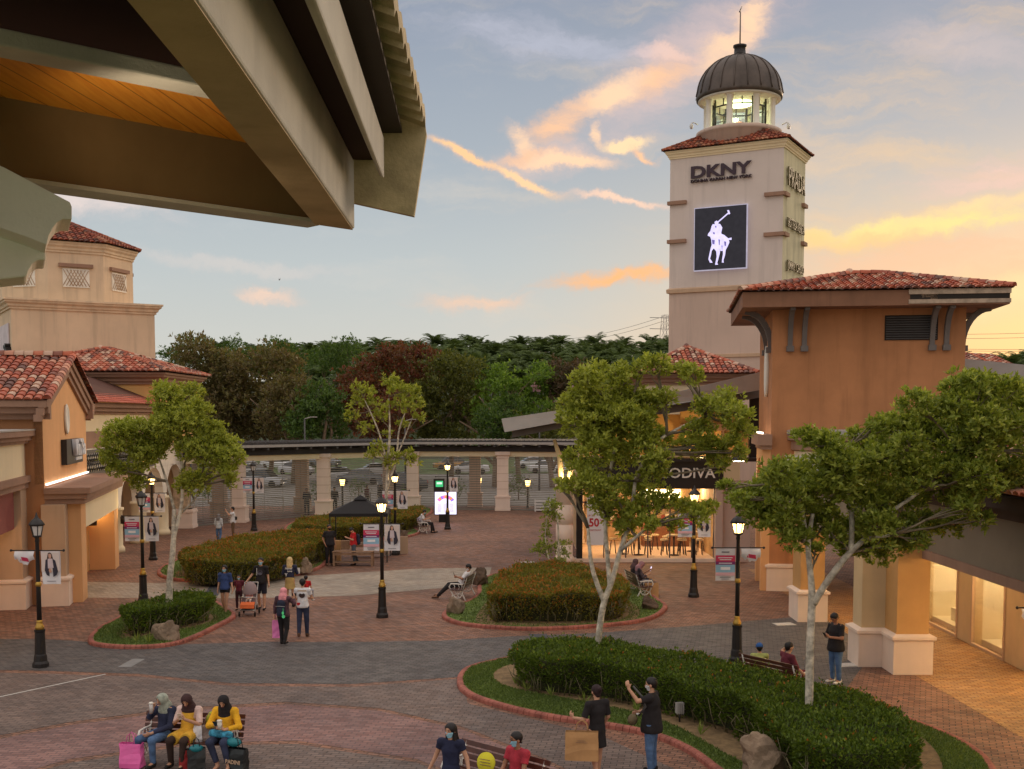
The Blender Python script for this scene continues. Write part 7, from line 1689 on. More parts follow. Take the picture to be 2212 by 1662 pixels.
# utility poles beyond
for i, (u, v, vt) in enumerate(((660, 1080, 990), (1165, 1060, 984), (876, 1060, 985))):
    b = G(u, v); h_ = P(u, vt, b.y).z+3; r = thing('lamp_column', b, 0, 'plain slim street column in the car park, '+('behind the first full grille', 'near the cafe grille', 'between two pillars')[i], 'street light', 'slim columns in the car park'); mb = MB(); mb.tube([(0, 0, 0), (0, 0, h_)], [.09, .05], 8); mb.build('pole', m_greyd, r); mb = MB(); mb.tube([(0, 0, h_), (.5, 0, h_+.15)], .035, 6); mb.box((.7, 0, h_+.15), (.5, .18, .07)); mb.build('lamp_head', m_grey, r)
b = P(805, 827, 125); r = thing('car_park_light', (b.x, 125, 0), 0, 'twin floodlight glowing above the red-leaved tree', 'street light'); mb = MB(); mb.tube([(0, 0, 0), (0, 0, b.z)], [.12, .06], 7); mb.build('pole', m_grey, r); mb = MB(); mb.box((-.25, 0, b.z), (.3, .2, .18)); mb.box((.25, 0, b.z), (.3, .2, .18)); mb.build('lamp_head', emis('flood', s(255, 240, 200), 5), r)
# pylon and wires
b = P(1436, 760, 420); r = thing('lattice_pylon', (b.x, 420, 0), .3, 'faint lattice power pylon far behind the left edge of the tower', 'pylon'); zt = P(1436, 681, 420).z; mb = MB(); z0 = 4; N_ = 9
cs_ = lambda f: 3.4*(1-f*.75)
for a in (-1, 1):
    for b_ in (-1, 1): mb.tube([(a*cs_(0), b_*cs_(0), z0), (a*cs_(1), b_*cs_(1), zt)], .12, 4)
for i in range(N_):
    f0, f1 = i/N_, (i+1)/N_; z_0, z_1 = z0+(zt-z0)*f0, z0+(zt-z0)*f1
    for b_ in (-1, 1): mb.tube([(-cs_(f0), b_*cs_(f0), z_0), (cs_(f1), b_*cs_(f1), z_1)], .07, 3); mb.tube([(cs_(f0), b_*cs_(f0), z_0), (-cs_(f1), b_*cs_(f1), z_1)], .07, 3); mb.tube([(-cs_(f1), b_*cs_(f1), z_1), (cs_(f1), b_*cs_(f1), z_1)], .07, 3)
mb.build('lattice', m_grey, r); mb = MB()
for z_ in (zt-1, zt-5, zt-9): mb.tube([(-6, 0, z_), (6, 0, z_)], .12, 4)
mb.build('cross_arm', m_grey, r)
pw = [P(1436, 684, 420), P(1436, 696, 420)]
for i, (a, bq) in enumerate(((P(1433, 684, 420), P(1180, 735, 600)), (P(1433, 694, 420), P(1180, 742, 600)), (P(1440, 684, 420), P(2400, 712, 330)), (P(1440, 692, 420), P(2400, 722, 330)), (P(1440, 700, 420), P(2400, 752, 330)), (P(1440, 703, 420), P(2400, 756, 330)))):
    n = 14; pts = [a.lerp(bq, k/n)-Vector((0, 0, 14*(k/n)*(1-k/n)*(1 if i > 1 else .6))) for k in range(n+1)]
    mb = MB(); mb.tube(pts, .07, 3); tag(mb.build('power_line', m_greyd), 'thin power line '+('left of the tower, upper', 'left of the tower, lower', 'right of the orange block, topmost', 'right of the orange block, second', 'right of the orange block, third', 'right of the orange block, lowest')[i], 'power line', 'power lines on the horizon')
q = P(603, 605, 120); mb = MB(); mb.add([(0, 0, 0), (.1, .1, .22), (.08, .12, 0), (-.1, .1, .2), (-.06, .12, 0)], [(0, 1, 2), (0, 3, 4)]); mb.ball((0, .05, 0), (.04, .1, .05)); tag(mb.build('bird', m_int, loc=q), 'tiny dark bird flying in the open sky', 'bird')
q = P(10, 560, 60)
# ================================================================ people: bodies as one smooth surface grown round a skeleton
def sd_cap(Pp, a, b, ra, rb, flat=1.0, fd=(0, 1, 0), cut=False):
    a = np.array(a, float); b = np.array(b, float); q = Pp-a; fdv = np.array(fd, float)
    ab = b-a; L2 = max(ab@ab, 1e-9)
    if flat != 1.0:
        k = (1/flat-1); q = q+(q@fdv)[..., None]*fdv*k; ab = ab+(ab@fdv)*fdv*k; L2 = max(ab@ab, 1e-9)
    t = np.clip((q@ab)/L2, 0, 1); d = np.linalg.norm(q-t[..., None]*ab, axis=-1)-(ra+(rb-ra)*t)
    if flat != 1.0: d = d*min(1, flat*1.15)
    if cut: d = np.maximum(d, (q@ab-L2)/math.sqrt(L2))
    return d
def sd_ell(Pp, c, r): 
    r = np.array(r, float); q = (Pp-np.array(c, float))/r; return (np.linalg.norm(q, axis=-1)-1)*r.min()
def smin(a, b, k):
    h = np.clip(.5+.5*(b-a)/k, 0, 1); return b*(1-h)+a*h-k*h*(1-h)
def bbox_of(items):
    lo = np.array([1e9]*3); hi = -lo
    for it in items:
        if it[0] == 'c': pts = [(np.array(it[1]), it[3]), (np.array(it[2]), it[4])]
        elif it[0] == 'e': pts = [(np.array(it[1]), max(it[2]))]
        else: continue
        for p, r in pts: lo = np.minimum(lo, p-r); hi = np.maximum(hi, p+r)
    return lo-.03, hi+.03
def nets(items, vox, k=.02, sub=None, clip=None):
    """items: ('c',a,b,ra,rb[,flat,cut]) capsules / ('e',c,r) ellipsoids -> smooth closed surface; sub: carved away"""
    lo, hi = bbox_of(items); n = np.maximum(((hi-lo)/vox).astype(int)+2, 3)
    ax = [lo[i]+vox*np.arange(n[i]) for i in range(3)]; Pp = np.stack(np.meshgrid(*ax, indexing='ij'), -1)
    D = None
    for it in items:
        if it[0] == 'c': d = sd_cap(Pp, it[1], it[2], it[3], it[4], it[5] if len(it) > 5 else 1.0, it[7] if len(it) > 7 else (0, 1, 0), it[6] if len(it) > 6 else False)
        else: d = sd_ell(Pp, it[1], it[2])
        D = d if D is None else smin(D, d, k)
    for it in (sub or []):
        if it[0] == 'e': d = sd_ell(Pp, it[1], it[2])
        elif it[0] == 'c': d = sd_cap(Pp, it[1], it[2], it[3], it[4])
        else: d = (Pp-np.array(it[1]))@np.array(it[2])*-1          # half space: carve where normal side positive
        if it[0] == 'p': D = np.maximum(D, -d)
        else: D = np.maximum(D, -d)
    for (p, nn_) in (clip or []): D = np.maximum(D, (Pp-np.array(p))@np.array(nn_))
    D[0] = D[-1] = 1; D[:, 0] = D[:, -1] = 1; D[:, :, 0] = D[:, :, -1] = 1
    S = D < 0; c = [n[i]-1 for i in range(3)]
    cnt = np.zeros(c); acc = np.zeros((*c, 3)); base_ = np.stack(np.meshgrid(*[np.arange(x) for x in c], indexing='ij'), -1).astype(float)
    def sl(o): return tuple(slice(o[i], o[i]+c[i]) for i in range(3))
    for axis in range(3):
        o2 = [i for i in range(3) if i != axis]
        for a in (0, 1):
            for b in (0, 1):
                o0 = [0, 0, 0]; o0[o2[0]] = a; o0[o2[1]] = b; o1 = list(o0); o1[axis] = 1
                d0, d1 = D[sl(o0)], D[sl(o1)]; m_ = (d0 < 0) != (d1 < 0); t = np.where(m_, d0/np.where(m_, d0-d1, 1), 0)
                pos = np.array(o0, float)*np.ones((*c, 3)); pos[..., axis] += t; acc += pos*m_[..., None]; cnt += m_
    has = cnt > 0; idx = -np.ones(c, int); idx[has] = np.arange(has.sum())
    V = (base_[has]+acc[has]/cnt[has][:, None])*vox+lo; F = []
    for axis in range(3):
        u_, v_ = [(1, 2), (2, 0), (0, 1)][axis]
        s0 = [slice(1, c[i]) for i in range(3)]; s0[axis] = slice(0, c[axis]); s1 = list(s0); s1[axis] = slice(1, c[axis]+1)
        A_, B_ = S[tuple(s0)], S[tuple(s1)]; ed = np.argwhere(A_ != B_)
        if not len(ed): continue
        off = np.array([0 if i == axis else 1 for i in range(3)]); ed2 = ed+off; flip = A_[tuple(ed.T)]
        e0 = ed2.copy(); eu = ed2.copy(); eu[:, u_] -= 1; ev = ed2.copy(); ev[:, v_] -= 1; euv = eu.copy(); euv[:, v_] -= 1
        q = np.stack([idx[tuple(x.T)] for x in (e0, eu, euv, ev)], 1); q[~flip] = q[~flip][:, ::-1]; F.append(q)
    return V, np.concatenate(F)
def grow(name, items, vox, m_, parent, k=.02, sub=None, clip=None):
    V, F = nets(items, vox, k, sub, clip); return fast_mesh(name, V, F, m_, parent, True)
def va(*a): return np.array(a, float)
def lerp(a, b, t): return tuple(np.array(a)*(1-t)+np.array(b)*t)
STAND = dict(pel=(0, 0, .93), wst=(0, 0, 1.08), chs=(0, 0, 1.26), nck=(0, .01, 1.44), hd=(0, -.015, 1.60),
  shL=(.175, .0, 1.385), elL=(.225, .03, 1.12), wrL=(.235, -.06, .88), shR=(-.175, .0, 1.385), elR=(-.225, .03, 1.12), wrR=(-.235, -.06, .88),
  hpL=(.09, 0, .90), knL=(.105, -.01, .49), anL=(.11, .02, .08), hpR=(-.09, 0, .90), knR=(-.105, -.01, .49), anR=(-.11, .02, .08), toL=(.02, -.16, -.045), toR=(-.02, -.16, -.045), face=(0, -1, 0))
SIT = dict(pel=(0, .04, .52), wst=(0, .08, .67), chs=(0, .10, .85), nck=(0, .10, 1.02), hd=(0, .06, 1.17),
  shL=(.175, .10, .97), elL=(.22, .0, .72), wrL=(.13, -.22, .62), shR=(-.175, .10, .97), elR=(-.22, .0, .72), wrR=(-.13, -.22, .62),
  hpL=(.1, -.02, .52), knL=(.13, -.42, .51), anL=(.13, -.44, .08), hpR=(-.1, -.02, .52), knR=(-.13, -.42, .51), anR=(-.13, -.44, .08), toL=(.02, -.16, -.045), toR=(-.02, -.16, -.045), face=(0, -1, 0))
m_skin = mat('skin_tan', s(196, 148, 120), rough=.6, var=.04); m_skinD = mat('skin_brown', s(160, 114, 88), rough=.6, var=.04); m_hair = mat('hair_black', s(30, 24, 24), rough=.5, var=.3, scale=30)
m_mask = mat('surgical_mask', s(150, 200, 220), rough=.8, var=.03); m_eye = mat('eye_dark', s(30, 22, 20), rough=.3); m_lip = mat('lip', s(160, 90, 84))
def cloth(name, col, var=.12): return mat('cloth_'+name, col, rough=.9, var=var+.08, scale=5, bump=.9, bscale=11)
def person(loc, rz, label, J, shirt=None, sleeve=.55, legs=None, leglen=1.0, skirt=None, hair='short', haircol=None, hijab=None, mask=None, shoes='black', skin=None, sc=1.0, vox=.016, near=False, build_=1.0, hem=0.0, dress=None, extra=None, group=None, bare_feet=False, prints=None):
    base = STAND if J[0] == 'stand' else SIT; J = {**base, **J[1]}; sk = skin or m_skin; b = build_
    r = thing('person', loc, rz, label, 'person', group); r.scale = (sc,)*3
    g_ = lambda k: np.array(J[k], float)
    f = g_('face'); f = f/np.linalg.norm(f); hd = g_('hd'); sd = np.array([-f[1], f[0], 0]); sd /= np.linalg.norm(sd); up = np.cross(sd, f)*-1
    up = np.cross(f, sd) if np.cross(f, sd)[2] > 0 else -np.cross(f, sd)
    H = lambda x, y, z: tuple(hd+sd*x+f*y+up*z)
    shd = g_('shL')-g_('shR'); bdir = np.array([-shd[1], shd[0], 0]); bdir = bdir/(np.linalg.norm(bdir)+1e-9)      # chest depth direction
    tz = tuple(bdir)
    body = [('c', J['pel'], J['wst'], .135*b, .115*b, .74, False, tz), ('c', J['wst'], J['chs'], .115*b, .145*b, .72, False, tz), ('c', J['shL'], J['shR'], .058, .058), ('c', J['chs'], lerp(J['shL'], J['shR'], .5), .13*b, .07, .75, False, tz), ('c', lerp(J['shL'], J['shR'], .5), tuple(hd-up*.07), .052, .048),
            ('c', tuple(hd+up*.02), tuple(hd+up*.02+f*.012), .082, .082), ('c', H(0, .012, -.02), H(0, .03, -.085), .066, .038), ('c', H(0, .085, -.0), H(0, .105, -.03), .011, .015)]
    for S_ in (-1, 1): body.append(('e', H(S_*.082, -.005, -.015), (.018, .022, .03)))
    for s_ in 'LR':
        body += [('c', J['hp'+s_], J['kn'+s_], .082*b, .055), ('c', J['kn'+s_], lerp(J['kn'+s_], J['an'+s_], .35), .052, .054), ('c', lerp(J['kn'+s_], J['an'+s_], .3), J['an'+s_], .054, .036),
                 ('c', J['an'+s_], tuple(g_('an'+s_)+g_('to'+s_)), .036, .028), ('c', J['sh'+s_], J['el'+s_], .047*b, .038), ('c', J['el'+s_], J['wr'+s_], .038, .026)]
        wr = g_('wr'+s_); el_ = g_('el'+s_); hdv = J.get('hand'+s_); hdv = np.array(hdv, float) if hdv is not None else (wr-el_)
        hdv = hdv/np.linalg.norm(hdv); pn = J.get('palm'+s_); pn = np.array(pn, float) if pn is not None else np.array([-1.0 if s_ == 'L' else 1.0, 0, 0]); pn = pn-hdv*(pn@hdv); pn /= np.linalg.norm(pn)+1e-9; ac = np.cross(hdv, pn); cu = J.get('curl', .5)
        if near or vox < .013:
            body.append(('c', tuple(wr+hdv*.02), tuple(wr+hdv*.075), .026, .033, .5, False, tuple(pn)))
            for i, ln in enumerate((.062, .074, .07, .055)):
                b0 = wr+hdv*.088+ac*((i-1.5)*.0185); d1 = hdv*math.cos(cu)+pn*math.sin(cu); p1 = b0+d1*ln*.55; d2 = hdv*math.cos(cu*2)+pn*math.sin(cu*2); p2 = p1+d2*ln*.5
                body += [('c', tuple(b0-hdv*.02), tuple(p1), .0095, .009), ('c', tuple(p1), tuple(p2), .009, .0075)]
            tb_ = wr+hdv*.03+ac*(-.026 if s_ == 'L' else .026)*(1); td = hdv*.75+ac*(-.6 if s_ == 'L' else .6)+pn*.35; body += [('c', tuple(tb_), tuple(tb_+td*.055), .0125, .0095)]
        else:
            body += [('c', tuple(wr), tuple(wr+hdv*.08), .027, .03, .6, False, tuple(pn)), ('c', tuple(wr+hdv*.08), tuple(wr+hdv*.15+pn*.03), .026, .014), ('c', tuple(wr+hdv*.03), tuple(wr+hdv*.08+ac*.045), .014, .01)]
    grow('body', body, vox, sk, r, .018 if not near else .012)
    # face
    if vox < .02:
        mb = MB()
        for S_ in (-1, 1): mb.ball(H(S_*.032, .083, .012), (.014, .007, .008), 0, 8)
        mb.build('eyes', m_eye, r)
        mb = MB()
        for S_ in (-1, 1): mb.tube([H(S_*.05, .082, .034), H(S_*.032, .092, .04), H(S_*.016, .092, .036)], .0045, 4)
        mb.build('eyebrows', m_hair, r)
        if not mask: mb = MB(); mb.ball(H(0, .082, -.062), (.024, .008, .008), 0, 8); mb.build('mouth', m_lip, r)
    cv = vox
    if shirt:
        it = [('c', lerp(J['pel'], J['wst'], .2-hem), J['wst'], (.182 if hem else .150)*b, .150*b if hem else .138*b, .92 if hem else .78, False, tz), ('c', J['wst'], J['chs'], .138*b, .162*b, .76, False, tz), ('c', J['shL'], J['shR'], .073, .073), ('c', J['chs'], lerp(J['shL'], J['shR'], .5), .152*b, .088, .78, False, tz)]
        for s_ in 'LR':
            it.append(('c', J['sh'+s_], lerp(J['sh'+s_], J['el'+s_], min(sleeve, 1)), .068, .062 if sleeve < 1 else .056, 1.0, sleeve < 1))
            if sleeve > 1: it.append(('c', J['el'+s_], lerp(J['el'+s_], J['wr'+s_], sleeve-1), .056, .042, 1.0, True))
        n_ = g_('nck'); c_ = [(tuple(n_+va(0, 0, .015)), tuple((hd-n_)/np.linalg.norm(hd-n_)))]
        lowp = np.array(lerp(J['pel'], J['wst'], -.25-hem)); axis = np.array(J['pel'])-np.array(J['wst']); axis /= np.linalg.norm(axis); c_.append((tuple(lowp), tuple(axis)))
        sh = grow('shirt', it, cv, shirt, r, .03, clip=c_)
        if prints:
            for pt in prints: pt(sh, J, f)
    if legs:
        it = [('c', J['pel'], J['wst'], .148*b, .13*b, .80, False, tz)]
        for s_ in 'LR':
            it.append(('c', J['hp'+s_], lerp(J['hp'+s_], J['kn'+s_], min(leglen*2, 1)), .098*b, .072 if leglen >= .5 else .09*b, 1.0, leglen < .5))
            if leglen > .5: it.append(('c', J['kn'+s_], lerp(J['kn'+s_], J['an'+s_], (leglen-.5)*2), .07, .052, 1.0, True))
        ax = np.array(J['wst'])-np.array(J['pel']); ax = ax/np.linalg.norm(ax)
        grow('trousers' if leglen > .6 else 'shorts', it, cv, legs, r, .025, clip=[(tuple(np.array(lerp(J['pel'], J['wst'], .6-.9*min(hem, .7)))), tuple(ax))])
    if skirt:
        m_, z1, rr_ = skirt; kc = (g_('knL')+g_('knR'))/2; pe = g_('pel'); e_ = pe+(kc-pe)*z1
        it = [('c', J['pel'], tuple(e_), .150*b, rr_, .85, True, tz), ('c', J['pel'], J['wst'], .148, .125, .8, False, tz)]
        if J['pel'][2] < .7: it = [('c', J['pel'], J['wst'], .15, .13, .8, False, tz)]+[('c', J['hp'+s_], lerp(J['hp'+s_], J['kn'+s_], z1), .125, .115, 1, True) for s_ in 'LR']
        grow('skirt', it, cv, m_, r, .05)
    if shoes:
        it = []
        for s_ in 'LR': a = g_('an'+s_); t_ = g_('to'+s_); it += [('c', tuple(a+va(0, .02, -.03)), tuple(a+t_*1.05), .043, .036), ('c', tuple(a+va(0, .02, -.035)), tuple(a+va(0, .03, .01)), .043, .043)]
        grow('shoes', it, cv, shoes if not isinstance(shoes, str) else cloth('shoe_'+shoes, dict(black=s(40, 36, 36), white=s(220, 214, 206), pale=s(206, 184, 168), brown=s(96, 70, 54))[shoes]), r, .015, clip=None)
    hc = haircol or m_hair
    if hijab:
        m_, drape = hijab; n_ = g_('nck')
        it = [('c', H(0, -.012, .02), H(0, .0, .02), .103, .103), ('c', H(0, -.01, -.04), tuple(n_+va(0, 0, -.0)), .092, .12), ('c', tuple(n_), tuple(lerp(J['nck'], J['chs'], drape)), .125, .15, .8, False, tz)]
        grow('headscarf', it, cv, m_, r, .03, sub=[('e', H(0, .105, -.022), (.062, .064, .084))])
    elif hair == 'short':
        grow('hair', [('c', H(0, -.018, .032), H(0, -.005, .036), .095, .092), ('c', H(0, -.04, -.01), H(0, -.05, -.05), .074, .05)], cv, hc, r, .02, sub=[('e', H(0, .095, -.03), (.08, .075, .088)), ('e', H(0, .02, -.13), (.11, .11, .09))])
    elif hair == 'long':
        grow('hair', [('c', H(0, -.015, .03), H(0, -.003, .034), .099, .096), ('c', H(0, -.05, -.0), H(0, -.085, -.2), .088, .085, .7), ('c', H(.06, -.02, -.02), H(.085, .0, -.25), .04, .045), ('c', H(-.06, -.02, -.02), H(-.085, .0, -.25), .04, .045), ('c', H(0, -.08, -.2), H(0, -.09, -.34), .085, .05, .6)], cv, hc, r, .03, sub=[('e', H(0, .10, -.03), (.066, .075, .10))])
    elif hair == 'bun':
        grow('hair', [('c', H(0, -.018, .032), H(0, -.005, .036), .095, .092), ('c', H(0, -.04, -.01), H(0, -.05, -.05), .074, .05), ('c', H(0, -.09, .05), H(0, -.105, .06), .045, .045)], cv, hc, r, .02, sub=[('e', H(0, .095, -.03), (.075, .075, .088))])
    if mask:
        grow('face_mask', [('c', H(0, .02, -.03), H(0, .035, -.085), .078, .05), ('c', H(0, .088, -.035), H(0, .092, -.05), .02, .02)], cv*.8, mask if not isinstance(mask, str) else m_mask, r, .02, clip=[(H(0, 0, -.012), tuple(up)), (H(0, .02, 0), tuple(-f)), (H(0, 0, -.115), tuple(-up))])
    if extra: extra(r, J, H)
    return r
def capm(mb, pts, rad, mi=0): mb.tube(pts, rad, 8, mi)
def phone(r, p, rx=0.6, m_=None, d=(.08, .01, .155), rz=0): mb = MB(); mb.box(p, d, rz, 0, 0, rx); mb.build('phone', m_ or m_black, r, bev=.004)
c_navy = cloth('navy', s(44, 48, 72)); c_black = cloth('black', s(38, 34, 36)); c_white = cloth('white', s(222, 220, 222)); c_jean = cloth('denim', s(82, 110, 148), .2); c_djean = cloth('dark_denim', s(52, 58, 82), .2); c_ndress = cloth('navy_dress', s(36, 40, 66))
c_yel = cloth('mustard', s(222, 172, 60)); c_yelc = cloth('yellow_cardigan', s(236, 176, 40)); c_maroon = cloth('maroon', s(104, 40, 52)); c_red = cloth('red', s(192, 40, 44)); c_rose = cloth('rose_red', s(176, 52, 66)); c_blue = cloth('blue_tee', s(56, 74, 122)); c_tan = cloth('tan_skirt', s(184, 156, 98)); c_olive = cloth('olive_brown', s(112, 88, 66)); c_lime = cloth('lime', s(176, 184, 110)); c_grey = cloth('pale_grey', s(190, 194, 198))
NR = dict(vox=.0105, near=True)
def cup(r, p, h=.12, m_=None, rr_=.04, lid=True):
    mb = MB(); mb.lathe([(rr_*.75, 0), (rr_, h)], 14, p); c_ = mb.build('cup', m_ or m_kraft, r)
    if lid: mb = MB(); mb.lathe([(rr_*1.08, h), (rr_*1.08, h+.015), (rr_*.8, h+.03)], 14, p); mb.build('lid', m_white, c_)
# three women on bench 1
p = seat_pt(B1, -.52, -.02); 
person((p.x, p.y, 0), B1[1]-.35, 'seated woman in a grey-green headscarf, dark jacket and jeans sipping a clear cup', ('sit', dict(hd=(0, .02, 1.16), wrR=(-.06, -.16, 1.02), elR=(-.26, -.04, .82), handR=(.3, -.2, 1), wrL=(.02, -.30, .60), elL=(.24, -.04, .70), knL=(.16, -.42, .52), anL=(.12, -.36, .08), knR=(-.14, -.44, .50), anR=(-.30, -.50, .08), face=(-.3, -.9, -.25))),
  shirt=c_navy, sleeve=1.85, legs=c_jean, hijab=(mat('scarf_sage', s(158, 164, 150), var=.3, scale=12), .45), shoes='black', extra=lambda r, J, H: (cup(r, (-.04, -.22, .96), .17, mat('clear_cup', s(210, 204, 200), rough=.2)), ), **NR)
p = seat_pt(B1, -.02, -.02)
person((p.x, p.y, 0), B1[1], 'seated woman in a dark brown headscarf and mustard pinafore looking at her phone', ('sit', dict(hd=(0, -.02, 1.17), nck=(0, .08, 1.02), wrR=(-.05, -.26, .88), elR=(-.25, -.06, .74), wrL=(.06, -.26, .88), elL=(.26, -.06, .74), handR=(.3, -.3, .6), handL=(-.3, -.3, .6), knL=(.1, -.42, .52), knR=(-.16, -.43, .52), anL=(.06, -.42, .08), anR=(-.2, -.3, .08), face=(0, -.85, -.45))),
  shirt=cloth('blush_sleeve', s(220, 190, 180)), sleeve=.95, skirt=(c_yel, .8, .2), legs=cloth('brown_leggings', s(60, 44, 38)), hijab=(cloth('brown_scarf', s(66, 44, 44)), .1), shoes='black', extra=lambda r, J, H: (grow('pinafore', [('c', (0, .06, .56), (0, .09, .92), .165, .14, .84)], .012, c_yel, r, .02, clip=[((0, 0, .96), (0, 0, 1))]), phone(r, (0, -.33, .95), .5, m_base)), **NR)
p = seat_pt(B1, .68, -.02)
person((p.x, p.y, 0), B1[1], 'seated woman in a black headscarf and yellow cardigan holding a takeaway cup', ('sit', dict(hd=(0, .0, 1.17), nck=(0, .08, 1.02), wrR=(-.03, -.25, .80), elR=(-.27, -.04, .72), wrL=(.12, -.28, .72), elL=(.30, -.02, .72), handL=(-.5, -.3, .4), knL=(.16, -.42, .52), knR=(-.1, -.43, .52), anL=(.24, -.40, .08), anR=(.02, -.36, .08), face=(0, -.88, -.42))),
  shirt=c_yelc, sleeve=1.75, legs=c_djean, leglen=.92, hijab=(c_black, .75), shoes=None, extra=lambda r, J, H: (cup(r, (.06, -.34, .76), .13, m_white, .045), phone(r, (-.02, -.33, .84), .8, m_black), grow('scarf_bundle', [('c', (-.12, -.24, .64), (.2, -.24, .62), .07, .07)], .012, mat('print_scarf', s(60, 140, 170), var=.6, scale=14), r)), **NR)
# bottom centre
person((-.96, 17.75, 0), math.radians(-20), 'woman with long black hair, blue mask and navy dress standing by the bench end', ('stand', dict(elL=(.28, .02, 1.14), wrL=(.36, -.06, .90), elR=(-.28, .02, 1.14), wrR=(-.38, -.06, .90), face=(-.25, -.95, -.1))),
  shirt=c_ndress, sleeve=.45, skirt=(c_ndress, .9, .2), sc=.93, hair='long', mask='blue', shoes='black', **NR)
p = seat_pt(B2, .52, -.04)
person((p.x, p.y, 0), math.radians(-45), 'seated man in a dark red polo with glasses and a blue mask', ('sit', dict(hd=(0, .05, 1.19), face=(-.35, -.93, -.08), wrL=(.1, -.3, .56), wrR=(-.1, -.28, .56))),
  shirt=c_rose, sleeve=.6, legs=c_djean, mask='blue', shoes='black', skin=m_skinD, extra=lambda r, J, H: [ (lambda mb: (mb.tube([H(-.05, .1, .01), H(-.018, .105, .012), H(.018, .105, .012), H(.05, .1, .01)], .005, 4), mb.build('glasses', m_black, r)))(MB())], **NR)
# two standing front
p = Vector((1.50, 19.95, 0))
def bagx(r, J, H):
    mb = MB(); mb.tube([(-.25, -.12, .92), (-.28, -.12, 1.0), (-.22, -.12, .92)], .006, 4); mb.build('bag_strap', m_kraft, r)
person(p, math.radians(-150), 'woman with tied-up dark hair in a black dress walking with a large paper bag', ('stand', dict(elR=(.30, -.05, 1.12), shR=(-.175, 0, 1.385), elL=(.27, -.03, 1.12), wrL=(.32, -.28, 1.10), handL=(.2, -.6, .5), wrR=(-.22, -.12, .95), hd=(0, -.03, 1.60), anL=(.12, .18, .10), anR=(-.12, -.14, .08), knL=(.11, .06, .5), knR=(-.11, -.08, .5))  | dict(elR=(-.24, .0, 1.12))),
  shirt=c_black, sleeve=.85, skirt=(c_black, .75, .19), hair='bun', haircol=mat('hair_brown', s(46, 30, 32), var=.3, scale=20), shoes='pale', sc=.98, **NR)
bb_ = bag('paper_carrier', (p.x-.28, p.y-.22, .42), .56, .2, .50, m_kraft, 'large brown paper shopping bag carried by the woman in black', -.12, rumple=.01)
mb = MB(); mb.box((0, -.115, .36), (.14, .004, .012)); mb.box((0, -.115, .33), (.2, .004, .01)); mb.build('bag_print', m_wood, bb_)
def strap7(r, J, H):
    mb = MB(); mb.tube([(.28, -.26, 1.60), (.22, -.12, 1.42), (.22, -.05, 1.25), (.14, -.2, 1.05)], [.02, .02, .02, .018], 6); mb.build('bag_strap', m_greyd, r)
    mb = MB(); mb.ball((.16, -.30, .98), (.11, .09, .10)); mb.build('small_bag', cloth('camouflage', s(96, 84, 62), .4), r)
    mb = MB(); mb.lathe([(.036, -.01), (.036, .01)], 12, (.09, -.22, 1.07)); mb.build('watch', m_lampoff, r)
person(Vector((2.50, 20.25, 0)), math.radians(-112), 'man in a black tee and jeans lifting a shoulder strap, wearing a mask', ('stand', dict(elL=(.34, -.16, 1.36), wrL=(.34, -.32, 1.56), handL=(0, -.2, .6), elR=(-.27, -.02, 1.12), wrR=(-.10, -.26, 1.06), face=(.1, -1, -.1))),
  shirt=c_black, sleeve=.75, hem=.9, legs=c_jean, mask=c_white, shoes='black', build_=1.18, sc=1.02, extra=strap7, **NR)
# bench 3
p = seat_pt(B3, .55, -.02)
def capx(r, J, H): grow('cap', [('c', H(0, -.01, .05), H(0, 0, .055), .1, .098), ('c', H(0, .06, .04), H(0, .15, .03), .05, .04, .3, False, (0, 0, 1))], .012, cloth('cap_blue', s(52, 96, 160)), r, .01, clip=[(H(0, 0, .015), (0, 0, -1))])
person((p.x, p.y, 0), B3[1]+.9, 'child in a blue cap and lime top on the bench beyond the hedge', ('sit', dict(wrR=(-.06, -.2, 1.0), elR=(-.25, -.1, .82), handR=(.2, -.1, .6))), shirt=c_lime, legs=c_tan, hair='short', shoes='white', sc=.85, vox=.013, extra=capx)
p = seat_pt(B3, -.42, -.02)
person((p.x, p.y, 0), B3[1]-.3, 'seated adult in maroon with an arm raised to the head, bench beyond the hedge', ('sit', dict(elL=(.34, .02, 1.02), wrL=(.14, -.02, 1.18), handL=(-.5, 0, .3), elR=(-.3, .04, .74), wrR=(-.4, -.1, .6))), shirt=c_maroon, sleeve=1.0, legs=c_maroon, hair='short', vox=.013, build_=1.12)
person(Vector((7.78, 27.3, 0)), math.radians(-62), 'man in black tee and jeans looking down at his phone beside the pale pier', ('stand', dict(hd=(0, -.06, 1.59), elL=(.25, -.06, 1.13), wrL=(.08, -.27, 1.15), elR=(-.25, -.06, 1.13), wrR=(-.06, -.28, 1.15), handL=(-.4, -.3, .3), handR=(.4, -.3, .3), face=(0, -.8, -.6))), shirt=c_black, sleeve=.8, hem=.7, legs=c_jean, build_=1.22, shoes='white', vox=.013, skin=m_skinD, extra=lambda r, J, H: phone(r, (0, -.36, 1.2), .6))
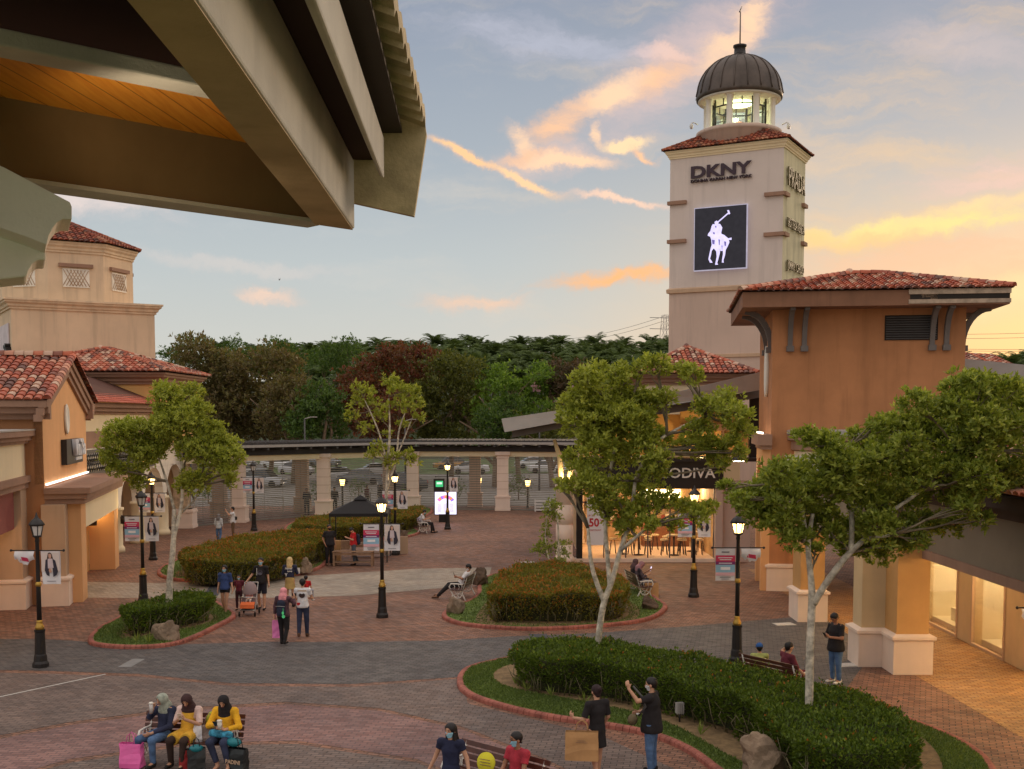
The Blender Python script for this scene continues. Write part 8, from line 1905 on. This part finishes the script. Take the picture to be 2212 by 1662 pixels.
# family walking towards us
def ring_print(sh, J, f):
    mb = MB(); mb.lathe([(.085, 0), (.085, .004), (.07, .004), (.07, 0)], 18); o_ = mb.build('print', BC['ink'], sh); o_.rotation_euler = (math.pi/2, 0, 0); o_.location = (.01, -.148, 1.24)
    mb = MB(); mb.box((-.1, -.135, 1.27), (.02, .01, .24)); mb.build('print', m_lampoff, sh)
person(G(487, 1327), math.radians(-8), 'woman in a loose blue tee, black shorts and mask walking with the family', ('stand', dict(anL=(.06, -.12, .08), knL=(.08, -.1, .5), anR=(-.08, .16, .1), knR=(-.1, .02, .5), wrL=(.3, -.08, .9))), shirt=c_blue, sleeve=.95, hem=.15, legs=c_black, leglen=.17, mask='blue', hair='long', haircol=m_hair, shoes='pale', sc=.93, vox=.015)
person(G(517, 1318), 0, 'boy in a dark red shirt and mask between the woman and the pushchair', ('stand', dict(wrR=(-.3, -.06, .92))), shirt=c_maroon, sleeve=.7, legs=cloth('dark_maroon', s(66, 34, 42)), mask='blue', shoes='black', sc=.68, vox=.018)
person(G(565, 1316), math.radians(-5), 'man in a black tee with ring print and navy shorts pushing the pushchair', ('stand', dict(elR=(-.30, .02, 1.16), wrR=(-.40, -.22, .98), wrL=(.27, -.04, .88), anL=(.13, -.1, .08), anR=(-.08, .1, .08))), shirt=c_black, sleeve=.8, hem=.2, legs=cloth('navy_shorts', s(38, 38, 50)), leglen=.46, mask='blue', shoes='black', sc=1.0, vox=.014, prints=[ring_print])
q = G(539, 1329); person((q.x, q.y+.02, 0.02), 0, 'infant in pale pink lying in the grey pushchair', ('sit', dict()), shirt=cloth('baby_pink', s(216, 150, 140)), sleeve=1.6, legs=cloth('baby_print', s(220, 200, 190), .4), sc=.44, vox=.022).location.z = .28
def writ(sh, J, f):
    text('Mercedes', .075, m_lampoff, sh, wallM((0, .15, 1.36), (-1, 0, 0)), .006, bold=.002, shear=.3, name='print'); text('Benz', .07, m_lampoff, sh, wallM((0, .155, 1.29), (-1, 0, 0)), .006, bold=.002, shear=.3, name='print')
def writ2(sh, J, f):
    text('Marvel', .09, m_lampoff, sh, wallM((.02, .142, 1.34), (-1, 0, 0)), .008, bold=.003, shear=.3, name='print'); text('Love', .085, m_lampoff, sh, wallM((-.02, .142, 1.25), (-1, 0, 0)), .008, bold=.003, shear=.3, name='print'); text('Y', .14, m_lampoff, sh, wallM((.1, .142, 1.12), (-1, 0, 0)), .008, bold=.006, name='print')
person(G(627, 1311), math.radians(180), 'blonde woman seen from behind in a navy printed top and tan skirt', ('stand', dict(elL=(.24, -.04, 1.14), wrL=(.1, -.2, 1.16), elR=(-.24, -.06, 1.16), wrR=(-.16, -.22, 1.2))), shirt=c_navy, sleeve=1.0, skirt=(c_tan, .7, .19), hair='long', haircol=mat('hair_blonde', s(206, 178, 128), var=.2, scale=20), shoes='black', sc=.98, vox=.014, prints=[writ2], extra=lambda r, J, H: phone(r, (-.24, -.2, 1.22), .3, m_lampoff, (.14, .02, .2)))
def pack(r, J, H):
    grow('backpack', [('c', (0, .2, 1.0), (0, .19, 1.24), .14, .13, .7), ('c', (0, .27, .98), (0, .27, 1.06), .1, .1, .6)], .015, cloth('backpack_navy', s(40, 44, 62)), r, .02)
    mb = MB(); mb.ball((-.10, .33, 1.0), (.035, .03, .05)); mb.ball((-.12, .34, .9), (.05, .03, .05)); mb.tube([(-.11, .33, 1.05), (-.11, .33, 1.14)], .006, 4); mb.build('green_charm', emis('charm_green', s(90, 190, 120), .5), r)
    mb = MB(); mb.tube([(-.14, .27, 1.18), (0, .32, 1.2), (.14, .27, 1.18)], .008, 4); mb.build('zip', m_grey, r)
person(G(613, 1393), math.radians(172), 'woman in a pink headscarf with a dark backpack, walking away holding up a phone', ('stand', dict(elL=(.25, .0, 1.14), wrL=(.26, .02, .88), elR=(-.30, -.12, 1.22), wrR=(-.22, -.32, 1.34), handR=(0, -.2, .6), hd=(0, -.04, 1.58), anL=(.1, -.12, .08), anR=(-.08, .14, .12), knL=(.1, -.1, .5), knR=(-.1, -.0, .5))), shirt=cloth('floral_dark', s(84, 58, 66), .5), sleeve=1.85, hem=.3, legs=c_black, hijab=(cloth('pink_scarf', s(228, 150, 156)), .25), shoes='black', sc=.95, vox=.014, build_=1.1, extra=lambda r, J, H: (pack(r, J, H), phone(r, (-.2, -.4, 1.44), .2, m_black, (.14, .01, .08))))
q = G(597, 1388); b_ = bag('carrier_bag', (q.x, q.y+.1, .12), .24, .14, .5, mat('pink_bag_soft', s(236, 130, 190), rough=.5), 'pink carrier bag hanging from the hand of the woman in the pink headscarf', 0)
def tee17(sh, J, f):
    mb = MB(); mb.ext([(-.09, .15, 1.27), (-.07, .15, 1.20), (0, .15, 1.17), (.07, .15, 1.2), (.1, .15, 1.27), (.06, .15, 1.31), (0, .15, 1.29), (-.05, .15, 1.31)], (0, .008, 0)); mb.build('print', BC['hair'], sh)
    mb = MB(); mb.ext([(-.13, .125, 1.36), (.13, .125, 1.36), (.12, .13, 1.4), (-.12, .13, 1.4)], (0, .008, 0)); mb.build('print', m_trimL, sh); mb = MB(); mb.ext([(.06, .14, .96), (.15, .13, .96), (.15, .13, 1.04), (.06, .14, 1.04)], (0, .008, 0)); mb.build('print', c_red, sh)
person(G(655, 1377), math.radians(183), 'man seen from behind in a white printed tee carrying a small child', ('stand', dict(elR=(-.26, -.08, 1.14), wrR=(-.1, -.26, 1.1), elL=(.25, -.06, 1.13), wrL=(.06, -.24, 1.05), anL=(.1, .16, .12), knL=(.1, .04, .5), anR=(-.1, -.1, .08))), shirt=c_white, sleeve=.55, hem=.1, legs=c_djean, shoes='brown', sc=1.0, vox=.014, prints=[tee17])
q = G(668, 1376); person((q.x-.10, q.y+.22, 0), math.radians(170), 'small child in red held over the shoulder of the man in the white tee', ('sit', dict(elL=(.24, -.05, .98), wrL=(.1, -.2, .98))), shirt=c_red, sleeve=.6, legs=cloth('child_grey', s(160, 160, 170)), shoes='white', sc=.62, vox=.018).location.z = .98
# by the gazebo
person(G(712, 1222), math.radians(25), 'heavy man all in black with a black mask standing by the gazebo leg', ('stand', dict(wrR=(-.22, -.12, .92), elR=(-.27, .03, 1.14))), shirt=c_black, sleeve=.75, hem=.3, legs=c_black, mask=c_black, shoes='brown', skin=m_skinD, build_=1.25, sc=1.03, vox=.018)
def pack20(r, J, H): grow('backpack', [('c', (0, .22, 1.02), (0, .2, 1.26), .14, .12, .7)], .018, cloth('backpack_navy', s(40, 44, 62)), r, .02)
person(G(764, 1221), math.radians(-70), 'man in a red shirt with a dark backpack looking down under the gazebo', ('stand', dict(hd=(0, -.08, 1.54), nck=(0, -.03, 1.42), elL=(.24, -.08, 1.14), wrL=(.1, -.28, 1.22), elR=(-.24, -.08, 1.14), wrR=(-.1, -.28, 1.22), anR=(-.08, .2, .14), knR=(-.1, .06, .5), face=(0, -.7, -.7))), shirt=c_red, sleeve=.8, hem=.1, legs=cloth('grey_jean', s(84, 92, 104)), shoes='black', skin=m_skin, sc=.98, vox=.018, extra=pack20)
# bench 4, reclining man
p = seat_pt(B4, .1, .02)
person((p.x, p.y, 0), B4[1]+.12, 'man in a white shirt and black trousers reclining on a bench with crossed legs', ('sit', dict(pel=(0, -.08, .50), wst=(0, .02, .62), chs=(0, .14, .80), nck=(0, .22, .96), hd=(0, .22, 1.12), shL=(.175, .2, .93), shR=(-.175, .2, .93), hpL=(.09, -.12, .50), hpR=(-.09, -.12, .50), elL=(.24, .02, .74), elR=(-.24, .02, .74), wrL=(.06, -.2, .80), wrR=(-.06, -.18, .76), knL=(.1, -.5, .44), knR=(-.08, -.48, .50), anL=(.05, -.88, .10), anR=(-.02, -.82, .16), face=(0, -.85, -.4))), shirt=c_white, sleeve=.85, legs=c_black, mask=c_white, shoes='brown', vox=.016, skin=m_skinD, extra=lambda r, J, H: (phone(r, (0, -.28, .86), .4)))
p = seat_pt(B5, -.25, .0)
person((p.x, p.y, 0), B5[1], 'seated woman in a mauve headscarf and striped top looking at a glowing phone', ('sit', dict(hd=(0, -.02, 1.14), wrL=(.06, -.3, .92), elL=(.22, -.1, .76), wrR=(-.06, -.26, .8), face=(0, -.8, -.5))), shirt=cloth('striped_dark', s(70, 60, 66), .6), sleeve=1.8, legs=cloth('grey_trousers', s(110, 108, 116)), hijab=(cloth('mauve_scarf', s(150, 108, 112)), .3), shoes='brown', vox=.016, extra=lambda r, J, H: phone(r, (.06, -.38, .98), .3, emis('phone_glow', s(230, 220, 255), 1.4)))
p = seat_pt(B5, .3, .0)
person((p.x, p.y, 0), B5[1]+.1, 'second seated person in a dark headscarf behind the mauve one', ('sit', dict(hd=(0, .04, 1.17))), shirt=c_black, sleeve=1.8, legs=c_black, hijab=(cloth('plum_scarf', s(90, 66, 66)), .3), shoes='brown', vox=.02)
p = seat_pt(B6, 0, 0)
person((p.x, p.y, 0), B6[1], 'man in a white tee and black trousers on the distant bench by the directory', ('sit', dict(hd=(0, -.03, 1.15), wrL=(.06, -.26, .78), wrR=(-.06, -.26, .78), anL=(.1, -.55, .08), face=(0, -.8, -.5))), shirt=c_white, sleeve=.8, legs=c_black, mask='blue', shoes='black', vox=.02)
person(G(473, 1172), math.radians(170), 'woman in a grey headscarf and pale top walking away in blue jeans', ('stand', dict(anL=(.14, -.2, .08), anR=(-.12, .2, .1))), shirt=c_grey, sleeve=1.6, hem=.3, legs=c_jean, hijab=(cloth('grey_scarf', s(120, 116, 116)), .7), shoes='white', sc=.85, vox=.022)
person(G(504, 1166), math.radians(-75), 'man in a white tee and brown trousers photographing with both hands raised', ('stand', dict(elL=(.24, -.2, 1.3), wrL=(.06, -.34, 1.5), elR=(-.24, -.2, 1.3), wrR=(-.06, -.34, 1.5), handL=(0, -.2, .6), handR=(0, -.2, .6))), shirt=c_white, sleeve=.7, hem=.2, legs=c_olive, shoes='brown', vox=.022, extra=lambda r, J, H: (phone(r, (0, -.42, 1.6), .1), (lambda mb: (mb.box((0, .16, 1.12), (.26, .1, .16)), mb.build('waist_bag', m_black, r)))(MB())))
person(Vector((-20.6, 58.5, 0)), .8, 'person in a pale top standing among the cream arches at left', ('stand', {}), shirt=c_white, legs=c_black, sc=.98, vox=.024)
person(G(723, 1108), .3, 'dark-clothed person behind the grille left of the gazebo', ('stand', {}), shirt=c_black, sleeve=1.6, legs=c_black, vox=.026)
person(G(793, 1102), 1.2, 'person in plum and black behind the grille above the gazebo', ('stand', {}), shirt=c_maroon, sleeve=1.6, legs=c_black, vox=.026)
person(G(822, 1100), -.6, 'person in a dark robe behind the grille right of the gazebo peak', ('stand', {}), shirt=c_black, sleeve=1.7, skirt=(c_black, 1.6, .24), vox=.026, hijab=(c_black, .5))
person(G(663, 1112), 0, 'person in navy behind the grille left of the second pillar', ('stand', {}), shirt=c_navy, sleeve=1.6, legs=c_djean, vox=.026)
